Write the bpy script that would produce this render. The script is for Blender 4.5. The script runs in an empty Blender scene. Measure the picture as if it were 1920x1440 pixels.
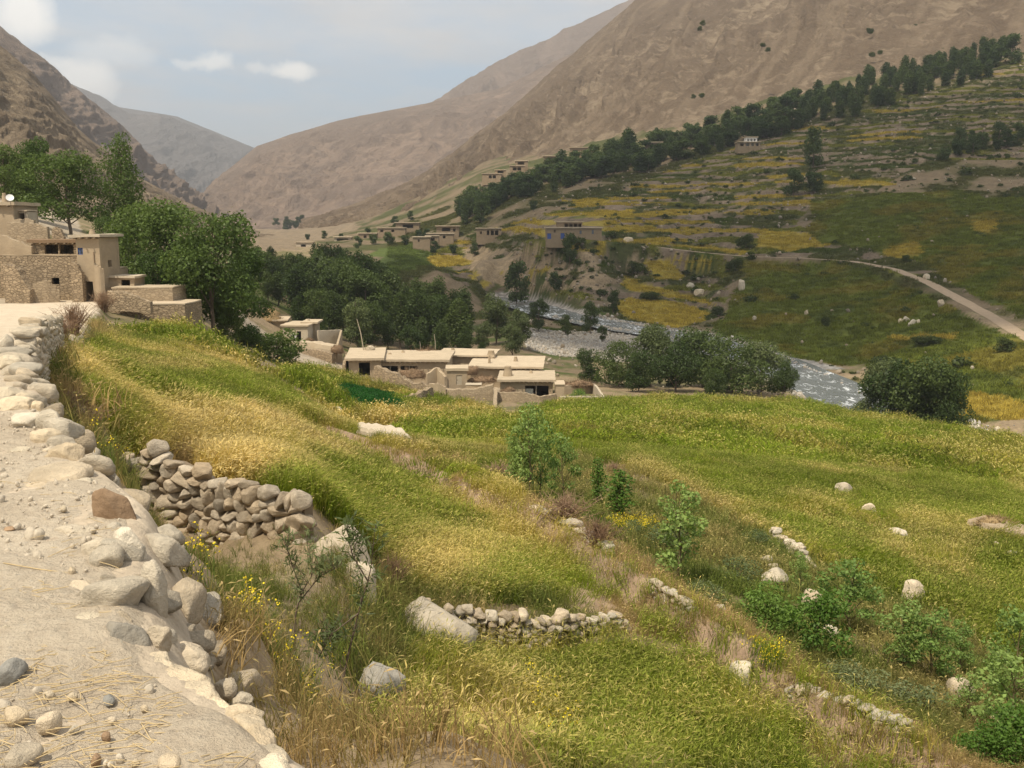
import bpy, bmesh, math, random
import numpy as np
from mathutils import Vector, Matrix, Euler

random.seed(7)
RNG = np.random.default_rng(7)
R = math.radians
scene = bpy.context.scene
COL = scene.collection

# ------------------------------------------------------------------ camera
F = 1844.0
PITCH = math.atan(300.0 / F)
cam_d = bpy.data.cameras.new('camera')
cam_d.sensor_width = 36.0
cam_d.lens = 36.0 * F / 1920.0
cam_d.clip_start = 0.05
cam_d.clip_end = 30000.0
cam = bpy.data.objects.new('camera', cam_d)
COL.objects.link(cam)
cam.location = (0, 0, 0)
cam.rotation_euler = (math.pi / 2 - PITCH, 0, 0)
scene.camera = cam

# ------------------------------------------------------------------ sky and sun
SUN_DIR = Vector((-0.30, -0.40, 0.87)).normalized()
world = bpy.data.worlds.new('World')
scene.world = world
world.use_nodes = True


def ray(px, py):
    u = (px - 960.0) / F
    v = (720.0 - py) / F
    return np.array([u, math.cos(PITCH) + v * math.sin(PITCH), -math.sin(PITCH) + v * math.cos(PITCH)])


def P(px, py, Y):
    """world point seen at photo pixel px,py standing Y metres in front of the camera"""
    d = ray(px, py)
    return d * (Y / d[1])


class N:
    """small node-tree helper"""
    def __init__(self, nt):
        self.nt = nt
        nt.nodes.clear()

    def add(self, t, ins=None, **kw):
        n = self.nt.nodes.new(t)
        for k, v in kw.items():
            setattr(n, k, v)
        for k, v in (ins or {}).items():
            self.put(n.inputs[k], v)
        return n

    def put(self, sock, v):
        if isinstance(v, bpy.types.NodeSocket):
            self.nt.links.new(v, sock)
        elif isinstance(v, bpy.types.Node):
            self.nt.links.new(v.outputs[0], sock)
        else:
            if isinstance(v, (tuple, list)) and len(v) == 3 and len(sock.default_value) == 4:
                v = (*v, 1.0)
            sock.default_value = v

    def math(self, op, a, b=0.0, c=None, clamp=False):
        n = self.add('ShaderNodeMath', operation=op, use_clamp=clamp)
        self.put(n.inputs[0], a)
        self.put(n.inputs[1], b)
        if c is not None:
            self.put(n.inputs[2], c)
        return n.outputs[0]

    def vmath(self, op, a, b=None, out=0):
        n = self.add('ShaderNodeVectorMath', operation=op)
        self.put(n.inputs[0], a)
        if b is not None:
            self.put(n.inputs[1], b)
        return n.outputs[out]

    def mix(self, f, a, b, blend='MIX'):
        n = self.add('ShaderNodeMix', data_type='RGBA', blend_type=blend)
        self.put(n.inputs['Factor'], f)
        self.put(n.inputs[6], a)
        self.put(n.inputs[7], b)
        return n.outputs[2]

    def ramp(self, f, stops, interp='LINEAR'):
        n = self.add('ShaderNodeValToRGB')
        n.color_ramp.interpolation = interp
        el = n.color_ramp.elements
        while len(el) < len(stops):
            el.new(0.5)
        for e, (p, c) in zip(el, stops):
            e.position = p
            e.color = (c, c, c, 1) if not isinstance(c, (tuple, list)) else (*c[:3], 1)
        self.put(n.inputs[0], f)
        return n.outputs[0]

    def noise(self, vec, scale, detail=4.0, rough=0.55, dist=0.0, out=0):
        n = self.add('ShaderNodeTexNoise', {'Scale': scale, 'Detail': detail, 'Roughness': rough, 'Distortion': dist})
        if vec is not None:
            self.put(n.inputs['Vector'], vec)
        return n.outputs[out]

    def bump(self, h, strength=0.5, dist=0.1):
        return self.add('ShaderNodeBump', {'Height': h, 'Strength': strength, 'Distance': dist}).outputs[0]


w = N(world.node_tree)
sky = w.add('ShaderNodeTexSky', sky_type='NISHITA', sun_disc=False)
sky.sun_elevation = math.asin(SUN_DIR.z)
sky.sun_rotation = math.atan2(SUN_DIR.x, SUN_DIR.y)
sky.altitude = 2000
sky.air_density = 1.2
sky.dust_density = 2.5
sky.ozone_density = 1.5
tc = w.add('ShaderNodeTexCoord')
dirv = w.vmath('NORMALIZE', tc.outputs['Generated'])
sep = w.add('ShaderNodeSeparateXYZ', {0: dirv})
# flat layer cloud deck high above the valley
hz = w.math('MAXIMUM', w.math('ADD', sep.outputs['Z'], 0.10), 0.03)
deck = w.add('ShaderNodeCombineXYZ', {0: w.math('DIVIDE', sep.outputs['X'], hz), 1: w.math('DIVIDE', sep.outputs['Y'], hz), 2: 0.0})
n1 = w.noise(deck, 0.55, 7, 0.58, 0.3)
n2 = w.noise(deck, 1.9, 6, 0.6, 0.2)
cov = w.math('ADD', w.math('MULTIPLY', n1, 0.75), w.math('MULTIPLY', n2, 0.30))
cov = w.math('ADD', cov, w.math('MULTIPLY', w.math('SUBTRACT', sep.outputs['Z'], 0.16), 0.9))
mask = w.ramp(cov, [(0.44, 0.03), (0.63, 0.95)])
shade = w.noise(deck, 1.1, 5, 0.6)
cloudcol = w.mix(w.ramp(shade, [(0.3, 0.0), (0.7, 1.0)]), (3.9, 3.85, 3.85), (4.9, 4.85, 4.8))
clear = w.mix(0.72, sky.outputs[0], (2.65, 3.65, 4.55))
c = w.mix(mask, clear, cloudcol)
# separate small cumulus clouds low over the valley
wob = w.vmath('SUBTRACT', w.noise(dirv, 26.0, 5, 0.6, out=1), (0.5, 0.5, 0.5))
for (px, py, rx, ry, amt) in [(547, 121, 46, 19, 0.9), (400, 106, 34, 17, 0.7), (352, 108, 26, 12, 0.45), (480, 120, 26, 9, 0.4),
                              (160, 135, 60, 38, 0.85), (110, 112, 34, 14, 0.6), (40, 8, 60, 60, 1.0), (210, 85, 80, 30, 0.35)]:
    d0 = Vector(ray(px, py)).normalized()
    rt = d0.cross(Vector((0, 0, 1))).normalized()
    up = rt.cross(d0)
    dv = w.vmath('ADD', dirv, w.vmath('MULTIPLY', wob, (0.030, 0.030, 0.030)))
    a = w.math('MULTIPLY', w.vmath('DOT_PRODUCT', dv, tuple(rt), out=1), F / rx)
    b = w.math('MULTIPLY', w.math('SUBTRACT', w.vmath('DOT_PRODUCT', dv, tuple(up), out=1), -0.3 * ry / F), F / ry)
    rr = w.math('ADD', w.math('MULTIPLY', a, a), w.math('MULTIPLY', b, b))
    m = w.math('MULTIPLY', w.ramp(rr, [(0.15, 1.0), (1.0, 0.0)]), amt)
    c = w.mix(m, c, (7.4, 7.15, 6.7))
bg = w.add('ShaderNodeBackground', {'Color': c, 'Strength': 0.13})
w.add('ShaderNodeOutputWorld', {'Surface': bg.outputs[0]})

sun_d = bpy.data.lights.new('sun', 'SUN')
sun_d.energy = 3.7
sun_d.angle = R(0.6)
sun_d.color = (1.0, 0.90, 0.73)
sun = bpy.data.objects.new('sun', sun_d)
COL.objects.link(sun)
sun.rotation_euler = SUN_DIR.to_track_quat('Z', 'Y').to_euler()
sun.location = SUN_DIR * 60

scene.view_settings.view_transform = 'Standard'
scene.view_settings.look = 'None'
scene.view_settings.exposure = 0.50
scene.view_settings.gamma = 1.0
scene.view_settings.use_curve_mapping = False
scene.render.engine = 'CYCLES'
cy = scene.cycles
cy.use_denoising = True
cy.max_bounces = 5
cy.diffuse_bounces = 2
cy.glossy_bounces = 2
cy.transmission_bounces = 3
cy.transparent_max_bounces = 6
cy.volume_bounces = 0
cy.sample_clamp_indirect = 4.0

# ------------------------------------------------------------------ helpers


def hsh(ix, iy, seed):
    h = (ix.astype(np.int64) * 374761393 + iy.astype(np.int64) * 668265263 + seed * 2147483647 * 7 + 12345) & 0xFFFFFFFF
    h = ((h ^ (h >> 13)) * 1274126177) & 0xFFFFFFFF
    h = h ^ (h >> 16)
    return (h & 0xFFFFFF) / float(0xFFFFFF)


def vnoise(x, y, seed=0):
    x = np.asarray(x, float)
    y = np.asarray(y, float)
    ix = np.floor(x)
    iy = np.floor(y)
    fx = x - ix
    fy = y - iy
    ix = ix.astype(np.int64)
    iy = iy.astype(np.int64)
    fx = fx * fx * fx * (fx * (fx * 6 - 15) + 10)
    fy = fy * fy * fy * (fy * (fy * 6 - 15) + 10)
    a = hsh(ix, iy, seed)
    b = hsh(ix + 1, iy, seed)
    c_ = hsh(ix, iy + 1, seed)
    d = hsh(ix + 1, iy + 1, seed)
    return (a * (1 - fx) + b * fx) * (1 - fy) + (c_ * (1 - fx) + d * fx) * fy


def fbm(x, y, seed=0, oct=4, gain=0.5, ridged=False):
    s = 0.0
    amp = 1.0
    tot = 0.0
    x = np.asarray(x, float)
    y = np.asarray(y, float)
    for o in range(oct):
        n = vnoise(x, y, seed + o * 17)
        if ridged:
            n = 1 - np.abs(2 * n - 1)
        s = s + amp * n
        tot += amp
        amp *= gain
        x, y = x * 2.03 * 0.8 - y * 2.03 * 0.6 + 11.3, x * 2.03 * 0.6 + y * 2.03 * 0.8 + 5.7
    return s / tot


def sstep(e0, e1, x):
    t = np.clip((x - e0) / (e1 - e0), 0, 1)
    return t * t * (3 - 2 * t)


def mesh_np(name, V, faces=None, quads=None, smooth=True):
    me = bpy.data.meshes.new(name)
    V = np.asarray(V, np.float32)
    if quads is not None:
        q = np.asarray(quads, np.int32)
        k = q.shape[1]
        me.vertices.add(len(V))
        me.vertices.foreach_set('co', V.ravel())
        me.loops.add(q.size)
        me.loops.foreach_set('vertex_index', q.ravel())
        me.polygons.add(len(q))
        me.polygons.foreach_set('loop_start', np.arange(0, q.size, k, dtype=np.int32))
        me.polygons.foreach_set('loop_total', np.full(len(q), k, np.int32))
    else:
        me.from_pydata(V.tolist(), [], faces)
    me.update(calc_edges=True)
    me.validate()
    if smooth:
        me.polygons.foreach_set('use_smooth', np.ones(len(me.polygons), bool))
    return me


def col_attr(me, name, C):
    a = me.attributes.new(name, 'FLOAT_COLOR', 'POINT')
    C = np.asarray(C, np.float32)
    if C.shape[1] == 3:
        C = np.hstack([C, np.ones((len(C), 1), np.float32)])
    a.data.foreach_set('color', C.ravel())


def flt_attr(me, name, A):
    a = me.attributes.new(name, 'FLOAT', 'POINT')
    a.data.foreach_set('value', np.asarray(A, np.float32).ravel())


def obj(name, me, mat=None, parent=None, loc=None, rot=None, scale=None):
    o = bpy.data.objects.new(name, me)
    COL.objects.link(o)
    if mat is not None and me is not None and len(me.materials) == 0:
        me.materials.append(mat)
    if parent is not None:
        o.parent = parent
    if loc is not None:
        o.location = loc
    if rot is not None:
        o.rotation_euler = rot
    if scale is not None:
        o.scale = scale
    return o


def tag(o, label=None, cat=None, group=None, kind=None):
    if label:
        o['label'] = label
    if cat:
        o['category'] = cat
    if group:
        o['group'] = group
    if kind:
        o['kind'] = kind
    return o


def empty(name, loc, rz=0.0):
    o = bpy.data.objects.new(name, None)
    COL.objects.link(o)
    o.location = loc
    o.rotation_euler = (0, 0, rz)
    o.empty_display_size = 0.3
    return o


def grid_quads(nr, nc):
    i = np.arange(nr - 1)[:, None] * nc + np.arange(nc - 1)[None, :]
    i = i.ravel()
    return np.stack([i, i + 1, i + nc + 1, i + nc], 1)


def pix(X, Y, Z):
    """project world points to photo pixels"""
    fwd = Y * math.cos(PITCH) - Z * math.sin(PITCH)
    up = Y * math.sin(PITCH) + Z * math.cos(PITCH)
    fwd = np.where(fwd < 0.05, 0.05, fwd)
    return 960 + F * X / fwd, 720 - F * up / fwd


def in_poly(x, y, poly):
    x = np.asarray(x)
    y = np.asarray(y)
    inside = np.zeros(x.shape, bool)
    n = len(poly)
    for i in range(n):
        x0, y0 = poly[i]
        x1, y1 = poly[(i + 1) % n]
        if y0 == y1:
            continue
        c_ = ((y0 > y) != (y1 > y)) & (x < (x1 - x0) * (y - y0) / (y1 - y0) + x0)
        inside ^= c_
    return inside


def seg_dist(X, Y, pts):
    """distance to a world polyline, signed side (left positive), and parameter index along it"""
    X = np.asarray(X, float)
    Y = np.asarray(Y, float)
    best = np.full(X.shape, 1e9)
    side = np.zeros(X.shape)
    par = np.zeros(X.shape)
    for i in range(len(pts) - 1):
        ax, ay = pts[i][:2]
        bx_, by = pts[i + 1][:2]
        dx, dy = bx_ - ax, by - ay
        L2 = dx * dx + dy * dy
        t = np.clip(((X - ax) * dx + (Y - ay) * dy) / L2, 0, 1)
        d = np.hypot(X - ax - t * dx, Y - ay - t * dy)
        m = d < best
        best = np.where(m, d, best)
        cr = dx * (Y - ay) - dy * (X - ax)
        side = np.where(m, np.sign(cr), side)
        par = np.where(m, i + t, par)
    return best, side, par


# ------------------------------------------------------------------ materials
MATS = {}


def new_mat(name):
    m = bpy.data.materials.new(name)
    m.use_nodes = True
    MATS[name] = m
    return m, N(m.node_tree)


def finish(n, bsdf, normal=None):
    n.add('ShaderNodeOutputMaterial', {'Surface': bsdf.outputs[0]})


def mat_earth(name, col, var=0.25, scale=3.0, rough=0.95, bump=0.5, bdist=0.05, speck=0.0, col2=None, objcoord=False):
    m, n = new_mat(name)
    if objcoord:
        vec = n.add('ShaderNodeTexCoord').outputs['Object']
    else:
        vec = n.add('ShaderNodeNewGeometry').outputs['Position']
    a = n.noise(vec, scale, 8, 0.62)
    b = n.noise(vec, scale * 9, 4, 0.6)
    dark = tuple(x * (1 - var) for x in col)
    lite = tuple(min(1, x * (1 + var)) for x in (col2 or col))
    cc = n.mix(n.ramp(a, [(0.3, 0), (0.7, 1)]), dark, lite)
    cc = n.mix(n.math('MULTIPLY', n.ramp(b, [(0.35, 1), (0.6, 0)]), 0.35), cc, tuple(x * 0.6 for x in col))
    rnd = n.add('ShaderNodeObjectInfo').outputs['Random']
    cc = n.mix(0.5, cc, n.mix(rnd, tuple(x * 0.82 for x in col), tuple(min(1, x * 1.18) for x in col)))
    h = n.math('ADD', a, n.math('MULTIPLY', b, 0.4))
    bs = n.add('ShaderNodeBsdfPrincipled', {'Base Color': cc, 'Roughness': rough, 'Normal': n.bump(h, bump, bdist), 'Specular IOR Level': 0.15})
    finish(n, bs)
    return m


def mat_plain(name, col, rough=0.8, spec=0.2):
    m, n = new_mat(name)
    vec = n.add('ShaderNodeTexCoord').outputs['Object']
    a = n.noise(vec, 6.0, 5, 0.6)
    cc = n.mix(a, tuple(x * 0.75 for x in col), tuple(min(1, x * 1.25) for x in col))
    bs = n.add('ShaderNodeBsdfPrincipled', {'Base Color': cc, 'Roughness': rough, 'Specular IOR Level': spec})
    finish(n, bs)
    return m
# ------------------------------------------------------------------ terrain height
CTRL_PX = [
    # bank below the near road
    (600, 1440, 6.4), (700, 1400, 9.4), (550, 1300, 7.2), (400, 1200, 5.6), (330, 1080, 7.2), (350, 1290, 4.4), (450, 1090, 12.6),
    (600, 1150, 11.4), (480, 1190, 8.2), (285, 1030, 10.5), (200, 840, 15.0), (150, 760, 18.0), (120, 680, 26.0), (190, 900, 11.5),
    (760, 1330, 10.6), (730, 1230, 12.8), (640, 1060, 14.8), (400, 1046, 15.9), (500, 1056, 15.0), (300, 1000, 16.2), (360, 1080, 13.4),
    # first wall foot and field above it
    (240, 940, 18.0), (400, 1030, 16.6), (565, 1020, 15.4), (260, 858, 18.9), (420, 905, 17.6), (560, 935, 16.6), (450, 880, 19.6), (330, 845, 21.5),
    (300, 780, 28.0), (250, 700, 42.0), (330, 622, 80.0), (215, 612, 74.0), (600, 870, 28.0), (600, 790, 50.0), (560, 714, 76.0), (500, 677, 86.0),
    (430, 740, 42.0), (450, 680, 66.0), (700, 950, 24.6), (800, 1050, 20.6), (700, 1040, 18.8), (640, 802, 58.0), (420, 640, 84.0),
    # second wall
    (900, 1205, 16.9), (1150, 1190, 17.6), (740, 1140, 16.4), (900, 1128, 17.9), (1150, 1140, 18.4), (1000, 1128, 18.2), (1000, 1210, 16.8),
    # wheat below second wall
    (800, 1440, 11.4), (1050, 1440, 12.2), (1300, 1440, 13.0), (1600, 1440, 13.6), (1000, 1280, 15.2), (1300, 1280, 15.8), (880, 1290, 13.6),
    # brink of the upper terrace
    (760, 850, 40.0), (1000, 955, 29.5), (1150, 1053, 23.8), (1260, 1112, 21.4), (1400, 1205, 18.6), (1560, 1312, 16.4), (1700, 1385, 15.2), (1820, 1440, 14.4),
    (870, 900, 35.0), (850, 1000, 24.0), (1050, 1060, 22.0),
    # strip with saplings below the brink
    (980, 925, 39.0), (1120, 965, 35.0), (1270, 1092, 26.6), (1420, 1180, 23.2), (1560, 1275, 20.6), (1700, 1350, 18.8), (1850, 1425, 17.3),
    (860, 868, 46.0), (740, 826, 60.0), (1350, 1060, 29.5), (1500, 1130, 27.5), (1650, 1220, 24.0), (1800, 1310, 21.5), (1900, 1380, 20.0),
    # lower field
    (1200, 890, 46.0), (1340, 955, 42.5), (1480, 1035, 36.0), (1650, 1105, 32.5), (1780, 1170, 29.5), (1900, 1245, 27.0), (1000, 860, 55.0),
    (1600, 920, 52.0), (1900, 980, 47.0), (1750, 1020, 43.0), (1200, 800, 80.0), (1500, 800, 92.0), (1900, 845, 84.0), (1400, 860, 62.0), (900, 800, 78.0), (1700, 860, 72.0),
    (1050, 752, 140.0), (1250, 747, 145.0), (1500, 757, 140.0), (1700, 795, 124.0), (1900, 825, 108.0), (1300, 765, 122.0), (1600, 795, 112.0), (1100, 770, 118.0),
    # village shelf and green plot
    (680, 705, 150.0), (850, 745, 145.0), (1000, 757, 141.0), (580, 650, 165.0), (680, 750, 108.0), (620, 725, 122.0), (760, 790, 94.0), (650, 814, 66.0), (570, 690, 126.0),
    (700, 655, 190.0), (900, 662, 200.0), (960, 645, 215.0), (800, 650, 205.0), (500, 650, 150.0), (530, 692, 106.0), (400, 652, 95.0), (950, 690, 172.0), (1030, 712, 168.0),
    # left houses and slope behind
    (190, 562, 92.0), (60, 565, 88.0), (0, 566, 84.0), (0, 440, 104.0), (90, 440, 112.0), (130, 436, 130.0), (235, 455, 140.0), (260, 590, 90.0), (340, 605, 90.0),
    (300, 520, 130.0), (420, 560, 150.0), (0, 380, 170.0), (120, 400, 190.0), (260, 425, 220.0), (400, 500, 230.0), (470, 520, 240.0), (0, 400, 300.0), (200, 428, 330.0),
    (380, 440, 380.0), (480, 470, 380.0), (100, 410, 420.0), (300, 430, 520.0), (440, 440, 560.0), (-200, 400, 120.0), (-300, 300, 250.0),
    # beyond the grove
    (540, 560, 250.0), (700, 600, 262.0), (620, 520, 330.0), (560, 470, 440.0), (650, 450, 500.0), (500, 448, 620.0), (760, 480, 372.0), (700, 520, 330.0), (600, 445, 620.0),
    (900, 480, 370.0), (830, 505, 340.0), (900, 565, 330.0), (800, 570, 310.0), (1000, 462, 368.0), (1000, 520, 342.0), (1050, 562, 322.0), (930, 585, 322.0),
    (1100, 450, 344.0), (1230, 463, 350.0), (1320, 520, 335.0), (1300, 560, 320.0), (1240, 592, 292.0), (1160, 578, 304.0), (1330, 605, 276.0), (1170, 520, 338.0),
    # right bank and green slope
    (1500, 650, 240.0), (1450, 600, 265.0), (1600, 600, 255.0), (1700, 600, 242.0), (1620, 690, 214.0), (1700, 690, 200.0), (1920, 720, 176.0), (1850, 765, 160.0),
    (1900, 625, 205.0), (1810, 565, 243.0), (1700, 513, 285.0), (1600, 490, 315.0), (1400, 482, 334.0), (1500, 540, 300.0), (1650, 540, 280.0),
    (1900, 480, 292.0), (1750, 440, 335.0), (1700, 400, 372.0), (1900, 370, 372.0), (1500, 400, 400.0), (1300, 400, 430.0), (1100, 395, 450.0), (950, 405, 480.0),
    (850, 430, 500.0), (760, 425, 560.0), (1000, 365, 520.0), (1200, 325, 545.0), (1400, 275, 550.0), (1600, 222, 565.0), (1800, 162, 585.0), (1910, 130, 590.0),
    (1900, 300, 440.0), (1700, 300, 452.0), (1500, 320, 470.0), (1300, 345, 490.0), (2050, 600, 190.0), (2050, 400, 330.0), (2100, 200, 520.0),
    (1900, 95, 650.0), (1600, 155, 650.0), (1400, 212, 660.0), (1200, 262, 680.0), (1000, 305, 720.0), (900, 325, 720.0), (850, 372, 640.0), (750, 410, 640.0),
    (1900, 40, 900.0), (1500, 120, 900.0), (1200, 220, 950.0), (900, 300, 1000.0), (700, 405, 900.0), (600, 432, 1100.0), (450, 428, 1100.0), (300, 428, 900.0), (100, 420, 800.0), (600, 442, 1500.0), (450, 440, 1500.0), (300, 436, 1500.0), (100, 430, 1500.0), (800, 428, 1500.0), (-200, 420, 1500.0), (1100, 300, 1500.0), (1600, 100, 1500.0),
]
CTRL_W = [(2.2, 2.5, -2.8), (5, 2, -4.6), (8, 6, -5.6), (13, 8, -7.2), (3, -5, -3.4), (11, -5, -6.5), (-3, -6, -1.7), (-8, 4, -1.9), (-16, 12, -1.6), (20, 10, -9.5), (26, 20, -12),
          (-0.3, 4.0, -2.2), (-1.6, 5.6, -2.3), (-2.5, 7.2, -2.45), (-30, 30, -1.0), (-22, 40, -3.6), (-6.5, 13.5, -2.9), (-10, 19, -3.7), (0.8, 3.2, -2.4), (-4.6, 11.0, -2.75)]
RIVER = [(110, 84, -31.2), (76, 126, -31.2), (64.5, 146, -31.1), (58.5, 163, -31.0), (59, 190, -31.0), (57, 214, -30.6), (53, 240, -29.8), (46, 259, -29.0), (35, 270, -28.5), (25.5, 283, -27.8), (15, 300, -27.0), (7, 325, -26.5), (-3, 352, -26.0), (-18, 385, -25.5)]
for (x_, y_, z_) in RIVER:
    CTRL_W.append((x_, y_, z_ - 0.5))
CTRL_W += [(8, 246, -28.6), (20, 236, -28.9), (22, 222, -29.2), (8, 225, -28.4), (0, 290, -26.4)]
pts = np.array([P(*c_) for c_ in CTRL_PX] + [np.array(c_, float) for c_ in CTRL_W])
APEX = 12.0


def fan(X, Y):
    w_ = np.maximum(Y + APEX, 1.0)
    return np.stack([X / w_ * 3.0, np.log(w_)], -1), w_


_c, _w = fan(pts[:, 0], pts[:, 1])
_val = pts[:, 2] / _w
CQ = 0.016
_d = np.sqrt(((_c[:, None, :] - _c[None, :, :]) ** 2).sum(-1) + CQ ** 2)
_A = _d - 1e-3 * np.eye(len(_c)) * -1
_n = len(_c)
_S = np.zeros((_n + 1, _n + 1))
_S[:_n, :_n] = _d - 2e-3 * np.eye(_n)
_S[:_n, _n] = 1
_S[_n, :_n] = 1
_sol = np.linalg.solve(_S, np.append(_val, 0))


def z_rbf(X, Y):
    X = np.asarray(X, float)
    Y = np.asarray(Y, float)
    sh = X.shape
    q, w_ = fan(X.ravel(), Y.ravel())
    out = np.empty(len(q))
    for i in range(0, len(q), 20000):
        e = q[i:i + 20000]
        D = np.sqrt((e[:, None, 0] - _c[None, :, 0]) ** 2 + (e[:, None, 1] - _c[None, :, 1]) ** 2 + CQ ** 2)
        out[i:i + 20000] = D @ _sol[:_n] + _sol[_n]
    return (out * w_).reshape(sh)


# edge of the near road (camera stands on it), drawn from behind the camera towards the houses
EDGE = [(9, -9, -1.6), (5, -4, -1.6), (2.6, -0.6, -1.6), (1.2, 1.1, -1.6), (0.0, 2.1, -1.6), (-0.78, 2.85, -1.6), (-1.02, 3.15, -1.6), (-1.40, 3.55, -1.6), (-1.66, 4.25, -1.6), (-1.95, 5.0, -1.6),
        (-2.2, 5.6, -1.6), (-2.75, 6.4, -1.62), (-3.7, 7.9, -1.65), (-4.9, 10.0, -1.72), (-6.3, 12.6, -1.85), (-8.3, 15.6, -2.1), (-10.6, 21, -2.7), (-14.4, 31, -3.7), (-19.5, 44, -4.7), (-25.5, 59, -5.7), (-31, 73, -6.4), (-37, 88, -6.9), (-47, 110, -7.2)]
EDGE_Z = np.array([e[2] for e in EDGE])
# far road across the right hillside
FROAD = [tuple(P(*q)) for q in [(2060, 700, 176), (1990, 668, 188), (1915, 628, 204), (1860, 594, 224), (1800, 562, 245), (1740, 530, 268), (1680, 506, 290), (1600, 490, 314), (1500, 484, 326), (1400, 481, 334),
                                (1320, 474, 342), (1230, 463, 350), (1160, 455, 348), (1100, 449, 346), (1040, 448, 352), (1000, 450, 362)]]
FROAD_Z = np.array([e[2] for e in FROAD])
RIVER_Z = np.array([r_[2] for r_ in RIVER])


TSTEP = 3.4
BRINK = [tuple(P(*q)) for q in [(600, 775, 50), (680, 812, 46), (760, 850, 40), (870, 900, 35), (1000, 955, 29.5), (1150, 1053, 23.8), (1260, 1112, 21.4), (1400, 1205, 18.6), (1560, 1312, 16.4), (1700, 1385, 15.2), (1820, 1440, 14.4), (1990, 1530, 13.2)]]


def z_at(X, Y, detail=True):
    X = np.asarray(X, float)
    Y = np.asarray(Y, float)
    z = z_rbf(X, Y)
    px, py = pix(X, Y, z)
    # terraces on the far hillside: dry stone risers between sloping fields
    m = TERR(X, Y, px, py)
    if m.any():
        nz = 5.0 * (fbm(X / 46, Y / 46, 3, 3) - 0.5) + 1.0 * (fbm(X / 13, Y / 13, 9, 2) - 0.5)
        step = TSTEP
        t = (z + nz) / step
        fr = t - np.floor(t)
        S_ = np.where(fr < 0.72, 0.50 * fr / 0.74, 0.50 + 0.50 * sstep(0.74, 0.95, fr))
        z = z + m * ((np.floor(t) + S_) * step - nz - z)
    # roughness
    amp = np.clip(Y * 0.0022, 0.03, 0.8)
    z = z + amp * 2 * (fbm(X / np.clip(Y * 0.05, 0.8, 12), Y / np.clip(Y * 0.05, 0.8, 12), 21, 3) - 0.5) * (Y > 4)
    rough = sstep(300, 420, Y) * (X < 20) + sstep(150, 300, Y) * (X > 55)
    z = z + 1.3 * rough * (fbm(X / 16, Y / 16, 33, 4) - 0.5)
    d, s, p = seg_dist(X, Y, BRINK)
    low = (s < 0) & (Y > 9) & (Y < 60)
    z = z - 0.75 * low * sstep(0.0, 0.55, d) * (1 - sstep(2.5, 9, d)) * sstep(0, 0.6, p)
    # far road bench
    d, s, p = seg_dist(X, Y, FROAD)
    zr = np.interp(p, np.arange(len(FROAD)), FROAD_Z)
    k = 1 - sstep(2.6, 5.5, d)
    z = z * (1 - k) + zr * k
    # river bed
    d, s, p = seg_dist(X, Y, RIVER)
    half = 4.7 + 2.0 * (fbm(X / 20, Y / 20, 55, 2) - 0.5)
    k = (1 - sstep(half, half + 5, d)) * (1 - sstep(340, 380, Y))
    wz = np.interp(p, np.arange(len(RIVER)), RIVER_Z)
    z = z * (1 - k) + (wz - 0.7 + 0.5 * sstep(half * 0.5, half, d)) * k
    # near road bench: flat on the uphill (left) side of the edge
    d, s, p = seg_dist(X, Y, EDGE)
    sd = d * s
    zr = np.interp(p, np.arange(len(EDGE)), EDGE_Z)
    k = sstep(-0.34 - 0.014 * np.clip(Y, 0, 60), 0.04, sd)
    up = 0.42 * np.maximum(sd - 7.5, 0)
    k = k * (1 - sstep(84, 108, Y))
    z = z * (1 - k) + (zr + up * (Y < 70)) * k
    return z


TP = [(800, 480), (880, 440), (1100, 380), (1300, 300), (1500, 240), (1700, 180), (1930, 110), (1930, 300), (1740, 300), (1640, 360), (1540, 370), (1490, 420), (1600, 470), (1720, 480), (1930, 560), (1930, 620), (1600, 480), (1390, 480),
      (1350, 580), (1320, 640), (1150, 600), (1000, 560), (880, 540), (810, 500)]


def TERR(X, Y, px, py):
    return (in_poly(px + 14 * (vnoise(X / 20, Y / 20, 4) - .5), py, TP) & (Y > 280)).astype(float)


NR = (np.concatenate([np.linspace(-9, 2, 14)[:-1], np.geomspace(2 + 6, 32 + 6, 210)[:-1] - 6, np.geomspace(32, 205, 230)[:-1], np.linspace(205, 600, 400)[:-1], np.geomspace(600, 1500, 60)]))
NCOL = 560
SC = np.linspace(-0.80, 0.80, NCOL)
GY = np.repeat(NR[:, None], NCOL, 1)
GX = SC[None, :] * (GY + APEX)
GZ = z_at(GX, GY)


def ground_z(x, y):
    return float(z_at(np.array([x]), np.array([y]))[0])


_ys = np.concatenate([np.geomspace(2, 60, 500), np.linspace(60, 700, 1800)[1:]])


def hit(px, py, ymin=2.0):
    """first terrain point along the view ray"""
    d = ray(px, py)
    t = _ys[_ys >= ymin] / d[1]
    X = d[0] * t
    Y = d[1] * t
    Z = d[2] * t
    g = lookup(X, Y)
    b = np.nonzero(Z <= g)[0]
    i = b[0] if len(b) else len(t) - 1
    return np.array([X[i], Y[i], g[i]])


def lookup(X, Y):
    """bilinear terrain height from the built grid"""
    X = np.asarray(X, float)
    Y = np.asarray(Y, float)
    r = np.clip(np.interp(Y, NR, np.arange(len(NR))), 0, len(NR) - 1.001)
    c_ = np.clip((X / (Y + APEX) + 0.80) / 1.60 * (NCOL - 1), 0, NCOL - 1.001)
    ri = r.astype(int)
    ci = c_.astype(int)
    fr = r - ri
    fc = c_ - ci
    return (GZ[ri, ci] * (1 - fc) + GZ[ri, ci + 1] * fc) * (1 - fr) + (GZ[ri + 1, ci] * (1 - fc) + GZ[ri + 1, ci + 1] * fc) * fr


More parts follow.
